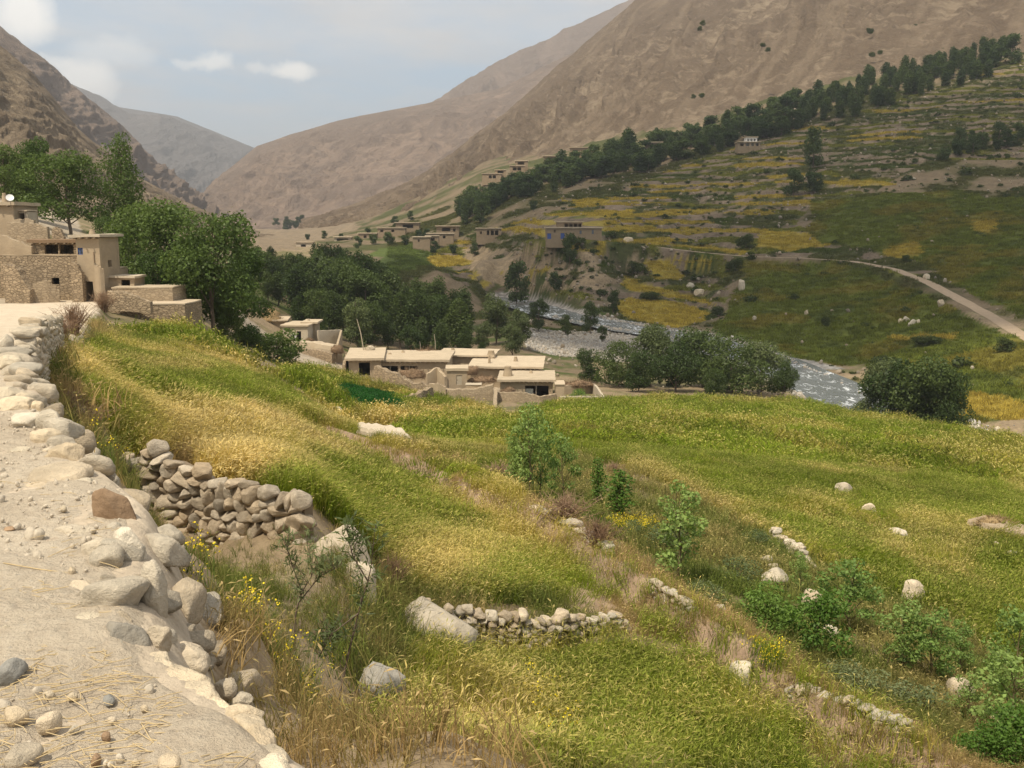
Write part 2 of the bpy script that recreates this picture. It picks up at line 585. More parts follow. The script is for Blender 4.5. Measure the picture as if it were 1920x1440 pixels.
# ------------------------------------------------------------------ ground cover colours (what grows or lies where)
UF = [(120, 640), (330, 612), (420, 660), (600, 770), (720, 828), (800, 868), (930, 912), (1000, 957), (1150, 1053), (1250, 1108), (1200, 1180), (1150, 1135), (960, 1125), (800, 1125), (730, 1085), (640, 1000),
      (570, 930), (430, 905), (330, 850), (240, 850), (150, 740)]
WB = [(760, 1250), (880, 1222), (1180, 1195), (1260, 1115), (1400, 1205), (1560, 1315), (1710, 1390), (1900, 1480), (640, 1500), (690, 1380), (760, 1320)]
WC = [(960, 790), (1050, 757), (1250, 746), (1500, 757), (1700, 795), (2100, 850), (2100, 1320), (1900, 1245), (1780, 1165), (1650, 1110), (1480, 1032), (1340, 955), (1200, 885), (1080, 850), (990, 880), (930, 890), (800, 850), (740, 800), (790, 780), (920, 775)]
WD = [(560, 690), (690, 700), (760, 735), (800, 745), (920, 770), (780, 785), (740, 800), (640, 790), (600, 755), (520, 700)]
PLOT = [(605, 722), (660, 722), (735, 735), (765, 770), (700, 776), (640, 762), (610, 745)]
BANK = [(200, 860), (260, 930), (400, 1040), (560, 1020), (700, 1110), (740, 1180), (880, 1222), (760, 1290), (640, 1440), (600, 1500), (500, 1440), (300, 1250), (230, 1000), (170, 900), (60, 700), (90, 640), (190, 620), (200, 760)]
GREEN_SLOPE = [(1360, 600), (1390, 490), (1560, 490), (1680, 520), (1800, 585), (1930, 650), (1930, 830), (1800, 800), (1640, 690), (1480, 670), (1330, 640)]
GREEN_SLOPE2 = [(1520, 380), (1640, 365), (1800, 360), (1930, 375), (1930, 600), (1840, 560), (1720, 490), (1640, 470), (1540, 450)]
GOLD = [[(1150, 575), (1190, 563), (1260, 565), (1335, 592), (1300, 608), (1240, 615), (1180, 600)],
        [(812, 480), (870, 478), (900, 492), (840, 503), (808, 498)], [(860, 512), (930, 505), (945, 514), (870, 520)], [(1210, 490), (1250, 488), (1290, 520), (1240, 525)], [(1255, 482), (1330, 490), (1330, 505), (1280, 498)],
        [(1400, 440), (1480, 432), (1560, 440), (1570, 455), (1480, 475), (1410, 462)], [(1800, 740), (1870, 745), (1930, 765), (1930, 785), (1800, 785)], [(1180, 518), (1300, 552), (1335, 575), (1200, 545)],
        [(1660, 470), (1720, 455), (1745, 475), (1700, 492)], [(1815, 415), (1865, 415), (1860, 435), (1820, 432)], [(1560, 332), (1660, 345), (1640, 352), (1550, 345)], [(1640, 628), (1780, 628), (1780, 638), (1680, 636)],
        [(1200, 455), (1300, 462), (1400, 470), (1395, 476), (1300, 470)], [(1040, 375), (1120, 372), (1170, 378), (1090, 388)], [(1020, 400), (1180, 396), (1180, 404), (1020, 408)], [(1120, 425), (1230, 420), (1230, 428), (1130, 434)]]
LUSH = [(690, 470), (780, 455), (812, 452), (808, 500), (760, 510), (710, 500)]
SCREE = [(880, 470), (1060, 455), (1120, 470), (1200, 480), (1210, 520), (1130, 540), (1050, 545), (960, 545), (900, 520)]
MEADOW_G = np.array([0.105, 0.125, 0.022])
WHEAT_GOLD = np.array([0.40, 0.29, 0.085])
SOIL = np.array([0.30, 0.23, 0.145])
SCRUB = np.array([0.085, 0.092, 0.030])
STONEC = np.array([0.22, 0.17, 0.12])
DUST = np.array([0.57, 0.48, 0.36])
CGOLD = np.array([0.275, 0.215, 0.042])
CGREEN = np.array([0.135, 0.138, 0.028])
DKGREEN = np.array([0.055, 0.072, 0.018])


def gold_amount(X, Y, px, py):
    """how ripe the wheat is at a place"""
    g = fbm(X / 5.5 + 3, Y / 9.0, 71, 3)
    a = sstep(0.46, 0.64, g) * 0.6
    blob = lambda cx, cy, rx, ry: np.exp(-(((px - cx) / rx) ** 2 + ((py - cy) / ry) ** 2))
    a = a + 1.0 * blob(420, 830, 170, 70) + 0.8 * blob(330, 700, 150, 22) + 0.6 * blob(800, 1080, 130, 60) + 0.6 * blob(900, 1380, 220, 120) + 0.6 * blob(1010, 1010, 120, 40)
    a = a - 0.9 * blob(760, 900, 130, 45) - 0.8 * blob(420, 725, 190, 35) - 0.9 * blob(1300, 1390, 190, 110) - 0.6 * blob(1060, 1100, 120, 30) - 0.8 * blob(300, 640, 90, 22)
    a = a + 0.8 * blob(900, 855, 90, 22) + 1.0 * np.exp(-((py - (960 + (px - 1340) * 0.56)) / 22) ** 2) * (px > 1180) * (px < 1640) + 0.9 * blob(700, 790, 90, 16) + 0.5 * blob(1600, 1420, 300, 30)
    low = in_poly(px, py, WC) & (Y > 34)
    a = np.where(low, a * 0.55, a)
    return np.clip(a, 0, 1)


def ground_colour(X, Y, Z):
    px, py = pix(X, Y, Z)
    n1 = fbm(X / 9, Y / 9, 101, 4)
    n2 = fbm(X / 2.2, Y / 2.2, 131, 4)
    nf = fbm(X / 30, Y / 30, 151, 3)
    k = lambda a: a[..., None]
    jx = px + 10 * (n2 - 0.5) * np.clip(40 / np.maximum(Y, 5), 0.5, 3)
    jy = py + 8 * (n1 - 0.5) * np.clip(40 / np.maximum(Y, 5), 0.5, 3)
    jx = jx + (Y > 150) * 70 * (fbm(X / 22, Y / 22, 141, 4) - 0.5)
    jy = jy + (Y > 150) * 14 * (fbm(X / 9, Y / 9, 145, 4) - 0.5)
    # default: dry scrubby ground
    C = SOIL * (0.75 + 0.5 * k(n2))
    g = sstep(0.40, 0.62, n1 * 0.6 + n2 * 0.4)
    C = C * (1 - k(g) * 0.75) + SCRUB * 1.25 * k(g) * 0.75
    # far hillside, terraces
    far = (Y > 230) & (jx > 600)
    gr = sstep(0.36, 0.55, fbm(X / 22, Y / 22, 161, 5))
    Ch = SOIL * 0.62 * (0.7 + 0.6 * k(n2)) * (1 - k(gr)) + SCRUB * 0.8 * (0.75 + 0.6 * k(n1)) * k(gr)
    C = np.where(k(far), Ch, C)
    m = TERR(X, Y, px, py) > 0
    nz = 5.0 * (fbm(X / 46, Y / 46, 3, 3) - 0.5) + 1.0 * (fbm(X / 13, Y / 13, 9, 2) - 0.5)
    t = (z_rbf(X, Y) + nz) / TSTEP
    fr = t - np.floor(t)
    tread = (1 - sstep(0.68, 0.74, fr)) * sstep(-0.02, 0.03, fr)
    cell = hsh(np.floor(t).astype(np.int64), np.floor((X + 9 * np.sin(np.floor(t) * 2.3)) / 27 + np.floor(t) * 0.37).astype(np.int64), 77)
    band = sstep(560, 470, py) * 0 + 1.0
    goldy = np.exp(-(((px - 1180) / 330) ** 2 + ((py - 400) / 90) ** 2))
    pg = 0.20 + 0.40 * goldy
    crop = np.where(k(cell < pg), CGOLD, np.where(k(cell < pg + 0.33), CGREEN, np.where(k(cell < pg + 0.50), DKGREEN * 1.1, SCRUB * 0.9)))
    patch = sstep(0.22, 0.34, fbm(X / 15 + 7, Y / 15, 171, 3))
    crop = crop * (0.75 + 0.5 * k(n2))
    stone = STONEC * (0.45 + 0.75 * k(n2))
    dk = sstep(0.46, 0.60, fbm(X / 9, Y / 6, 181, 3))
    stone = stone * (1 - k(dk) * 0.85) + DKGREEN * k(dk) * 0.85
    Ct = crop * k(tread * patch) + stone * k(1 - tread * patch)
    C = np.where(k(m), Ct, C)
    for poly in GOLD:
        q = in_poly(jx, jy, poly) & (Y > 130)
        C = np.where(k(q), CGOLD * 1.1 * (0.75 + 0.5 * k(n2)), C)
    sc = in_poly(jx, jy, SCREE) & (Y > 250)
    keep = sstep(0.50, 0.58, fbm(X / 12, Y / 12, 191, 4))
    C = np.where(k(sc & (keep < 0.5)), SOIL * 0.95 * (0.6 + 0.8 * k(n2)), C)
    q = in_poly(jx, jy, GREEN_SLOPE) | in_poly(jx, jy, GREEN_SLOPE2)
    q = q & (Y > 150)
    yl = sstep(0.50, 0.66, fbm(X / 14 + 3, Y / 14, 201, 4))
    Cg = MEADOW_G * 0.95 * (0.7 + 0.6 * k(n2)) * (1 - k(yl) * 0.6) + CGOLD * 0.62 * k(yl) * 0.6
    bs = sstep(0.60, 0.70, fbm(X / 7, Y / 7, 205, 3))
    Cg = Cg * (1 - 0.6 * k(bs)) + DKGREEN * 0.6 * k(bs)
    C = np.where(k(q), Cg, C)
    for poly in GOLD[6:7] + GOLD[8:10] + GOLD[11:12]:
        q = in_poly(jx, jy, poly) & (Y > 130)
        C = np.where(k(q), CGOLD * (0.75 + 0.5 * k(n2)), C)
    q = in_poly(jx, jy, LUSH) & (Y > 300)
    C = np.where(k(q), np.array([0.09, 0.12, 0.03]) * (0.7 + 0.6 * k(n2)), C)
    # near fields
    ga = gold_amount(X, Y, px, py)
    fld = (in_poly(jx, jy, UF) | in_poly(jx, jy, WB) | in_poly(jx, jy, WC) | in_poly(jx, jy, WD)) & (Y < 155)
    Cf = MEADOW_G * (0.7 + 0.6 * k(n2)) * (1 - k(ga)) + WHEAT_GOLD * 0.75 * k(ga) * (0.7 + 0.6 * k(n2))
    C = np.where(k(fld), Cf, C)
    q = in_poly(jx, jy, PLOT) & (Y < 150)
    C = np.where(k(q), np.array([0.025, 0.085, 0.015]), C)
    strip = (Y > 15) & (Y < 60) & ~fld & in_poly(px, py, [(900, 900), (1200, 880), (1480, 1030), (1920, 1250), (1920, 1500), (1800, 1450), (1400, 1205), (1150, 1055)])
    C = np.where(k(strip), MEADOW_G * 0.75 * k(g) + SOIL * 0.9 * (1 - k(g)), C)
    d, s, p = seg_dist(X, Y, BRINK)
    bank = (d < 1.7 + 1.0 * n2) & ((s < 0) | (d < 0.5)) & (p > 0.2) & (Y < 60)
    C = np.where(k(bank), np.array([0.34, 0.245, 0.165]) * (0.7 + 0.6 * k(n2)), C)
    # village ground, bare earth
    vl = np.exp(-(((X + 22) / 26) ** 2 + ((Y - 152) / 11) ** 2))
    q = (vl > 0.35) & (Y > 141)
    C = np.where(k(q), DUST * 0.75 * (0.7 + 0.5 * k(n2)), C)
    # grove floor and river bank
    q = (Y > 175) & (Y < 300) & (X < 15) & (X > -75)
    C = np.where(k(q), SOIL * 0.6 * (1 - k(g)) + DKGREEN * 1.2 * k(g), C)
    d, s, p = seg_dist(X, Y, RIVER)
    q = (d < 15.5) & (Y < 420)
    peb = hsh(np.floor(X * 1.3).astype(np.int64), np.floor(Y * 1.3).astype(np.int64), 5)
    C = np.where(k(q & (d < 6.0 + 3 * n1) & (Z < np.interp(p, np.arange(len(RIVER)), RIVER_Z) + 1.3)), np.array([0.36, 0.33, 0.29]) * (0.5 + 0.8 * k(peb)), C)
    bar = (X > 2 + 6 * n1) & (Y > 208 + 10 * n1) & (Y < 262) & (X < 56 - (Y - 240) * 0.7)
    C = np.where(k(bar), np.array([0.42, 0.395, 0.355]) * (0.55 + 0.7 * k(peb)), C)
    # road side
    d, s, p = seg_dist(X, Y, EDGE)
    sd = d * s
    q = (sd > -2.2 - 1.5 * n2) & (Y < 40)
    C = np.where(k(q), SOIL * 1.15 * (0.7 + 0.6 * k(n2)), C)
    q = (sd > -0.25) & (Y < 100)
    C = np.where(k(q), DUST * (0.80 + 0.35 * k(n2)), C)
    q = (sd > 6) & (Y < 300) & (X < -20)
    C = np.where(k(q & (Y > 40 + 30 * n1)), DUST * 0.8 * (0.7 + 0.5 * k(n2)), C)
    # left slope behind the houses
    q = (Y > 150 + 90 * n1) & (X < -48 - 40 * nf - 0.06 * Y)
    C = np.where(k(q), np.array([0.23, 0.18, 0.12]) * (0.7 + 0.6 * k(n2)), C)
    return C


mG, n = new_mat('ground_cover')
geo = n.add('ShaderNodeNewGeometry').outputs['Position']
at = n.add('ShaderNodeAttribute', attribute_name='cover').outputs['Color']
a1 = n.noise(geo, 1.3, 9, 0.68)
a2 = n.noise(geo, 7.0, 6, 0.65)
cc = n.mix(n.ramp(a1, [(0.30, 0.0), (0.72, 1.0)]), n.mix(1.0, at, (0.62, 0.60, 0.60), 'MULTIPLY'), n.mix(1.0, at, (1.30, 1.30, 1.30), 'MULTIPLY'))
cc = n.mix(n.math('MULTIPLY', n.ramp(a2, [(0.30, 1.0), (0.55, 0.0)]), 0.45), cc, n.mix(1.0, at, (0.5, 0.5, 0.5), 'MULTIPLY'))
bs = n.add('ShaderNodeBsdfPrincipled', {'Base Color': cc, 'Roughness': 0.95, 'Specular IOR Level': 0.1,
                                         'Normal': n.bump(n.math('ADD', a1, n.math('MULTIPLY', a2, 0.35)), 0.7, 0.12)})
finish(n, bs)

me = mesh_np('ground', np.stack([GX, GY, GZ], -1).reshape(-1, 3), quads=grid_quads(len(NR), NCOL))
col_attr(me, 'cover', ground_colour(GX.ravel(), GY.ravel(), GZ.ravel()))
tag(obj('ground', me, mG), kind='structure')
# wide base sheet reaching past the mountains
NB = 40
bx_, by_ = np.meshgrid(np.linspace(-9000, 9000, NB), np.linspace(-3000, 12000, NB))
bz_ = np.full_like(bx_, -52.0)
me = mesh_np('valley_floor', np.stack([bx_, by_, bz_], -1).reshape(-1, 3), quads=grid_quads(NB, NB))
tag(obj('valley_floor', me, mat_earth('valley_earth', (0.27, 0.21, 0.15), 0.2, 0.02)), kind='structure')

# ------------------------------------------------------------------ mountains
mM = {}


def mat_mountain(name, scree, rock, dark, scale=1.0, sks=0.2):
    m, n = new_mat(name)
    pos = n.add('ShaderNodeNewGeometry').outputs['Position']
    at = n.add('ShaderNodeAttribute', attribute_name='rock').outputs['Fac']
    st = n.vmath('MULTIPLY', pos, (1.0, 1.0, 0.45))
    a = n.noise(st, 0.010 * scale, 10, 0.66, 0.6)
    b = n.noise(pos, 0.06 * scale, 8, 0.7)
    d_ = n.noise(pos, 0.35 * scale, 5, 0.65)
    sk = n.add('ShaderNodeAttribute', attribute_name='streak').outputs['Fac']
    rk = n.math('ADD', at, n.math('MULTIPLY', n.math('SUBTRACT', a, 0.5), 1.5))
    cc = n.mix(n.ramp(rk, [(0.30, 0), (0.75, 1)]), scree, rock)
    crag = n.noise(n.vmath('MULTIPLY', pos, (1.0, 0.6, 1.5)), 0.035 * scale, 9, 0.72, 1.2)
    cc = n.mix(n.math('MULTIPLY', n.ramp(n.math('ADD', crag, n.math('MULTIPLY', at, 0.25)), [(0.50, 0), (0.60, 1)]), 0.85), cc, dark)
    cc = n.mix(n.math('MULTIPLY', n.ramp(b, [(0.30, 1), (0.52, 0)]), 0.45), cc, dark)
    cc = n.mix(n.math('MULTIPLY', n.ramp(sk, [(0.52, 0), (0.70, 1)]), sks), cc, tuple(min(1, x * 1.22) for x in scree))
    cc = n.mix(n.math('MULTIPLY', n.ramp(sk, [(0.34, 1), (0.46, 0)]), sks), cc, dark)
    cc = n.mix(n.math('MULTIPLY', n.ramp(d_, [(0.55, 0), (0.75, 1)]), 0.35), cc, tuple(min(1, x * 1.5) for x in scree))
    cc = n.mix(n.math('MULTIPLY', n.ramp(d_, [(0.28, 1), (0.40, 0)]), 0.45), cc, tuple(x * 0.6 for x in dark))
    h = n.math('ADD', n.math('ADD', n.math('MULTIPLY', b, 1.0), n.math('MULTIPLY', d_, 0.35)), n.math('MULTIPLY', crag, 1.6))
    bs = n.add('ShaderNodeBsdfPrincipled', {'Base Color': cc, 'Roughness': 1.0, 'Specular IOR Level': 0.05, 'Normal': n.bump(h, 0.9, 9.0 / scale)})
    finish(n, bs)
    return m


def mountain(name, foot, ridge, mat, nu, nv, amp, gully, seed, back=(900, -350), bulge=0.0, rockiness=0.3, rim=0.25):
    """a flank spanned between a foot line and a ridge line (both photo pixel + distance), with gullies, then a far side"""
    Fp = np.array([P(*q) for q in foot])
    Rp = np.array([P(*q) for q in ridge])
    t = np.linspace(0, 1, len(foot))
    u = np.linspace(0, 1, nu)
    A = np.stack([np.interp(u, t, Fp[:, i]) for i in range(3)], -1)
    B = np.stack([np.interp(u, t, Rp[:, i]) for i in range(3)], -1)
    L = np.cumsum(np.r_[0, np.hypot(np.diff(B[:, 0]), np.diff(B[:, 1])) + np.abs(np.diff(B[:, 2]))])
    v = np.linspace(0, 1, nv)
    V = A[:, None, :] * (1 - v[None, :, None]) + B[:, None, :] * v[None, :, None]
    H = (B - A)[:, 2][:, None]
    V[..., 2] += bulge * H * np.sin(np.pi * v)[None, :] - 0.0
    U_ = L[:, None] / gully
    W_ = v[None, :] * (np.linalg.norm(B - A, axis=1).mean() / gully)
    U_ = U_ + 0.9 * (fbm(U_ * 0.45 + 3, W_ * 0.6 + 0 * U_, seed + 90, 3) - 0.5) + 0.35 * W_
    rd = fbm(U_ + 0.25 * W_ + 0.0 * v[None, :], W_ * 0.75 + 0 * U_, seed, 6, 0.58, ridged=True)
    fine = fbm(U_ * 3.1 + 0 * W_, W_ * 1.9 + 0 * U_, seed + 40, 5, 0.6)
    env = np.clip(np.sin(np.pi * np.clip(v, 0, 1) ** 0.8), 0, 1)[None, :] * (1 - rim) + rim * sstep(0.0, 0.3, v)[None, :]
    disp = amp * ((rd - 0.62) * 1.6 + (fine - 0.5) * 1.2) * env
    crg = fbm(U_ * 9 + 2.0 * W_, W_ * 6.5 + 0 * U_, seed + 60, 4, 0.6, ridged=True)
    disp = disp + amp * 0.30 * (crg - 0.6) * sstep(0.45, 0.65, fbm(U_ * 1.1, W_ * 1.3 + 0 * U_, seed + 55, 3)) * env
    nrm = np.cross(np.gradient(V, axis=0), np.gradient(V, axis=1))
    nrm /= np.linalg.norm(nrm, axis=-1, keepdims=True) + 1e-9
    nrm *= np.sign(nrm[..., 2:3] + 1e-9)
    V = V + nrm * disp[..., None]
    rock = np.clip((rd - 0.5) * 1.2 + rockiness + 0.35 * (v[None, :] - 0.45), 0, 1)
    # far side
    nb = 8
    vb = np.linspace(0, 1, nb + 1)[1:]
    top = V[:, -1, :]
    bk = top[:, None, :] + np.stack([0 * vb, back[0] * vb, back[1] * vb ** 0.9], -1)[None]
    V = np.concatenate([V, bk], 1)
    rock = np.concatenate([rock, np.repeat(rock[:, -1:], nb, 1)], 1)
    me = mesh_np(name, V.reshape(-1, 3), quads=grid_quads(nu, nv + nb))
    flt_attr(me, 'rock', rock.ravel())
    stk = fbm(U_ * 3.6 + 1.1 * W_, W_ * 0.8 + 0 * U_, seed + 70, 4, 0.6)
    stk = np.concatenate([stk, np.repeat(stk[:, -1:], nb, 1)], 1)
    flt_attr(me, 'streak', stk.ravel())
    return tag(obj(name, me, mat), kind='structure')


mR1 = mat_mountain('mountain_scree', (0.335, 0.26, 0.18), (0.27, 0.205, 0.145), (0.17, 0.125, 0.085), 1.3, 0.28)
mR2 = mat_mountain('mountain_far_slope', (0.335, 0.245, 0.185), (0.29, 0.215, 0.165), (0.22, 0.165, 0.13), 0.55)
mL = mat_mountain('mountain_dry_slope', (0.45, 0.355, 0.24), (0.36, 0.28, 0.19), (0.23, 0.175, 0.12), 1.0)
mFar = mat_mountain('mountain_distant', (0.25, 0.215, 0.20), (0.21, 0.185, 0.175), (0.16, 0.145, 0.14), 0.3)

# great right flank
mountain('hill', [(2500, 60, 560), (2200, 60, 600), (1930, 112, 625), (1600, 172, 645), (1400, 228, 655), (1200, 280, 670), (1050, 312, 700), (950, 338, 700), (880, 360, 690), (820, 398, 640), (760, 424, 620), (650, 452, 660), (560, 462, 800)],
         [(2700, -500, 1000), (2300, -420, 1150), (1930, -330, 1300), (1600, -230, 1400), (1400, -120, 1500), (1190, 0, 1500), (1105, 72, 1450), (1000, 165, 1350), (905, 243, 1250), (845, 288, 1150), (785, 328, 1080), (690, 374, 1060), (565, 412, 1100)],
         mR1, 640, 400, 17, 120, 11, bulge=-0.03, rockiness=0.35, rim=0.18)
# rounded mid-distance spur and the peak behind it
mountain('hill', [(1500, 330, 1500), (1200, 350, 1500), (950, 400, 1400), (800, 430, 1350), (650, 440, 1350), (560, 445, 1350), (480, 446, 1300), (430, 444, 1300), (370, 440, 1400)],
         [(1500, -60, 2500), (1150, 60, 2500), (940, 165, 2450), (812, 192, 2400), (700, 212, 2350), (620, 231, 2300), (545, 252, 2250), (482, 274, 2150), (396, 348, 2000)],
         mR2, 320, 170, 30, 330, 23, bulge=0.05, rockiness=0.15, rim=0.12)
mountain('hill', [(1700, 300, 2400), (1300, 350, 2400), (1000, 380, 2400), (760, 420, 2400)],
         [(1700, -60, 3500), (1185, -4, 3500), (945, 112, 3400), (800, 195, 3200)],
         mR2, 260, 140, 70, 420, 37, bulge=0.0, rockiness=0.45, rim=0.2)
mountain('hill', [(1400, 440, 3200), (900, 440, 3300), (600, 440, 3300), (400, 440, 3200), (200, 440, 3000), (-100, 440, 3000)],
         [(1400, 300, 5000), (900, 320, 5200), (560, 300, 5300), (472, 275, 5200), (330, 218, 5000), (-100, 150, 4800)],
         mFar, 60, 30, 10, 500, 47, rim=0.3)
mountain('hill', [(640, 440, 3000), (560, 440, 3100), (470, 440, 3100), (400, 440, 3000), (340, 440, 2900), (290, 440, 2900), (240, 440, 2800), (120, 440, 2800), (-100, 440, 2800)],
         [(640, 330, 4700), (520, 300, 4600), (470, 274, 4500), (400, 253, 4400), (345, 228, 4300), (300, 214, 4200), (240, 212, 4200), (120, 150, 4200), (-100, 100, 4200)],
         mFar, 200, 110, 70, 420, 53, rockiness=0.4, rim=0.25)
# left side: far ridge, then the near dry slope
mountain('hill', [(520, 446, 1250), (470, 444, 1250), (420, 440, 1200), (330, 436, 1150), (200, 430, 1050), (60, 425, 1000), (-150, 410, 950), (-500, 400, 900)],
         [(420, 412, 2000), (372, 372, 1950), (322, 328, 1900), (232, 240, 1800), (150, 166, 1700), (70, 104, 1600), (-150, -70, 1500), (-500, -300, 1300)],
         mR2, 300, 170, 42, 190, 61, bulge=0.0, rockiness=0.5, rim=0.15)
mountain('hill', [(600, 468, 620), (520, 474, 520), (440, 470, 430), (330, 450, 330), (180, 430, 250), (20, 420, 210), (-200, 400, 190), (-600, 380, 150)],
         [(545, 455, 900), (432, 418, 880), (325, 368, 860), (255, 330, 840), (140, 235, 800), (55, 130, 760), (-200, -80, 700), (-600, -330, 560)],
         mL, 340, 200, 7, 80, 71, bulge=-0.02, rockiness=0.28, rim=0.2)

# ------------------------------------------------------------------ river
mW, n = new_mat('river_water')
geo = n.add('ShaderNodeNewGeometry').outputs['Position']
st = n.vmath('MULTIPLY', geo, (0.55, 0.22, 1.0))
a = n.noise(st, 1.6, 7, 0.7, 0.9)
b = n.noise(geo, 0.16, 3, 0.5)
foam = n.ramp(n.math('ADD', a, n.math('MULTIPLY', n.math('SUBTRACT', b, 0.5), 0.45)), [(0.55, 0.0), (0.68, 1.0)])
cc = n.mix(foam, (0.14, 0.155, 0.155), (0.74, 0.77, 0.79))
bs = n.add('ShaderNodeBsdfPrincipled', {'Base Color': cc, 'Roughness': n.math('ADD', n.math('MULTIPLY', foam, 0.5), 0.12), 'Specular IOR Level': 0.5, 'Normal': n.bump(a, 0.8, 0.5)})
finish(n, bs)
rv = np.array(RIVER, float)
tt = np.arange(len(rv))
ts = np.linspace(0, len(rv) - 1, 420)
cx = np.interp(ts, tt, rv[:, 0])
cyv = np.interp(ts, tt, rv[:, 1])
tang = np.stack([np.gradient(cx), np.gradient(cyv)], -1)
tang /= np.linalg.norm(tang, axis=1, keepdims=True)
nr_ = np.stack([-tang[:, 1], tang[:, 0]], -1)
ws = np.linspace(-9.5, 9.5, 40)
VX = cx[:, None] + nr_[:, 0:1] * ws
VY = cyv[:, None] + nr_[:, 1:2] * ws
VZ = np.interp(ts, tt, rv[:, 2])[:, None] + 0.34 * (fbm(VX / 2.4, VY / 4.5, 301, 4) - 0.5) + 0 * VX
me = mesh_np('river_water', np.stack([VX, VY, VZ], -1).reshape(-1, 3), quads=grid_quads(len(ts), len(ws)))
tag(obj('river', me, mW), kind='structure')

# ------------------------------------------------------------------ roads
mRoad, n = new_mat('road_dust')
geo = n.add('ShaderNodeNewGeometry').outputs['Position']
a = n.noise(geo, 0.9, 8, 0.62)
b = n.noise(geo, 14.0, 7, 0.7)
vor = n.add('ShaderNodeTexVoronoi', {'Vector': n.vmath('ADD', geo, n.vmath('MULTIPLY', n.noise(geo, 9.0, 3, out=1), (0.12, 0.12, 0.12))), 'Scale': 24.0})
gr = n.noise(geo, 60.0, 5, 0.75)
cc = n.mix(n.ramp(a, [(0.3, 0), (0.7, 1)]), (0.54, 0.45, 0.335), (0.68, 0.585, 0.45))
cc = n.mix(n.math('MULTIPLY', n.ramp(b, [(0.35, 1), (0.55, 0)]), 0.35), cc, (0.40, 0.31, 0.22))
cc = n.mix(n.math('MULTIPLY', n.ramp(vor.outputs[0], [(0.10, 1), (0.22, 0)]), n.ramp(a, [(0.45, 0), (0.6, 0.7)])), cc, (0.58, 0.53, 0.45))
cc = n.mix(n.math('MULTIPLY', n.ramp(gr, [(0.32, 1), (0.44, 0)]), 0.28), cc, (0.40, 0.31, 0.22))
cc = n.mix(n.math('MULTIPLY', n.ramp(gr, [(0.58, 0), (0.70, 1)]), 0.5), cc, (0.66, 0.59, 0.48))
h = n.math('ADD', n.math('ADD', n.math('MULTIPLY', a, 1.0), n.math('MULTIPLY', b, 0.45)), n.math('MULTIPLY', gr, 0.05))
bs = n.add('ShaderNodeBsdfPrincipled', {'Base Color': cc, 'Roughness': 0.95, 'Specular IOR Level': 0.1, 'Normal': n.bump(h, 1.0, 0.14)})
finish(n, bs)


def road(name, line, zline, off0, off1, ns, nw, lift, bumpy):
    L = np.array(line)[:, :2]
    t = np.arange(len(L))
    ts = np.linspace(0, len(L) - 1, ns)
    # smooth centre line
    cx = np.interp(ts, t, L[:, 0])
    cy_ = np.interp(ts, t, L[:, 1])
    ker = np.hanning(9)[1:-1].repeat(1) / np.hanning(9).sum()
    for _ in range(2):
        cx[3:-3] = np.convolve(cx, ker, 'valid')
        cy_[3:-3] = np.convolve(cy_, ker, 'valid')
    tg = np.stack([np.gradient(cx), np.gradient(cy_)], -1)
    tg /= np.linalg.norm(tg, axis=1, keepdims=True)
    nn = np.stack([-tg[:, 1], tg[:, 0]], -1)
    o = np.linspace(0, 1, nw)
    offs = off0 + (off1 - off0) * o[None, :] + 0.35 * (vnoise(ts[:, None] * 3.1, o[None, :] * 0.0 + (o[None, :] > .5) * 9, 5) - .5) * (np.abs(o - .5) * 2)[None, :]
    X = cx[:, None] + nn[:, 0:1] * offs
    Y = cy_[:, None] + nn[:, 1:2] * offs
    Z = z_at(X, Y) + lift + bumpy * (fbm(X / 0.5, Y / 0.5, 401, 4) - 0.5)
    me = mesh_np(name, np.stack([X, Y, Z], -1).reshape(-1, 3), quads=grid_quads(ns, nw))
    return tag(obj(name, me, mFarRoad), kind='structure')


mFarRoad = mat_earth('far_road_earth', (0.36, 0.275, 0.19), 0.3, 1.2)
_ey = np.array([e[1] for e in EDGE])
_ex = np.array([e[0] for e in EDGE])
ry = np.concatenate([np.linspace(-8, 1.5, 40)[:-1], np.geomspace(1.5, 86, 620)])
rw = np.linspace(0, 1, 130) ** 1.25
rx = np.interp(ry, _ey, _ex)[:, None] + 0.06 - 0.12 * vnoise(ry * 2.1, ry * 0, 8)[:, None] - rw[None, :] * (7.2 + 0.03 * ry[:, None])
ryy = np.repeat(ry[:, None], len(rw), 1)
rz = z_at(rx, ryy) + 0.030 - 0.06 * (1 - sstep(0, 0.02, rw))[None, :] + 0.10 * (fbm(rx / 0.45, ryy / 0.45, 401, 5, 0.6) - 0.5) + 0.05 * (fbm(rx / 2.0, ryy / 2.0, 431, 3) - 0.5)
me = mesh_np('road', np.stack([rx, ryy, rz], -1).reshape(-1, 3), quads=grid_quads(len(ry), len(rw))[:, ::-1])
tag(obj('road', me, mRoad), kind='structure')
road('road', FROAD, FROAD_Z, -1.7, 1.7, 260, 7, 0.06, 0.05)
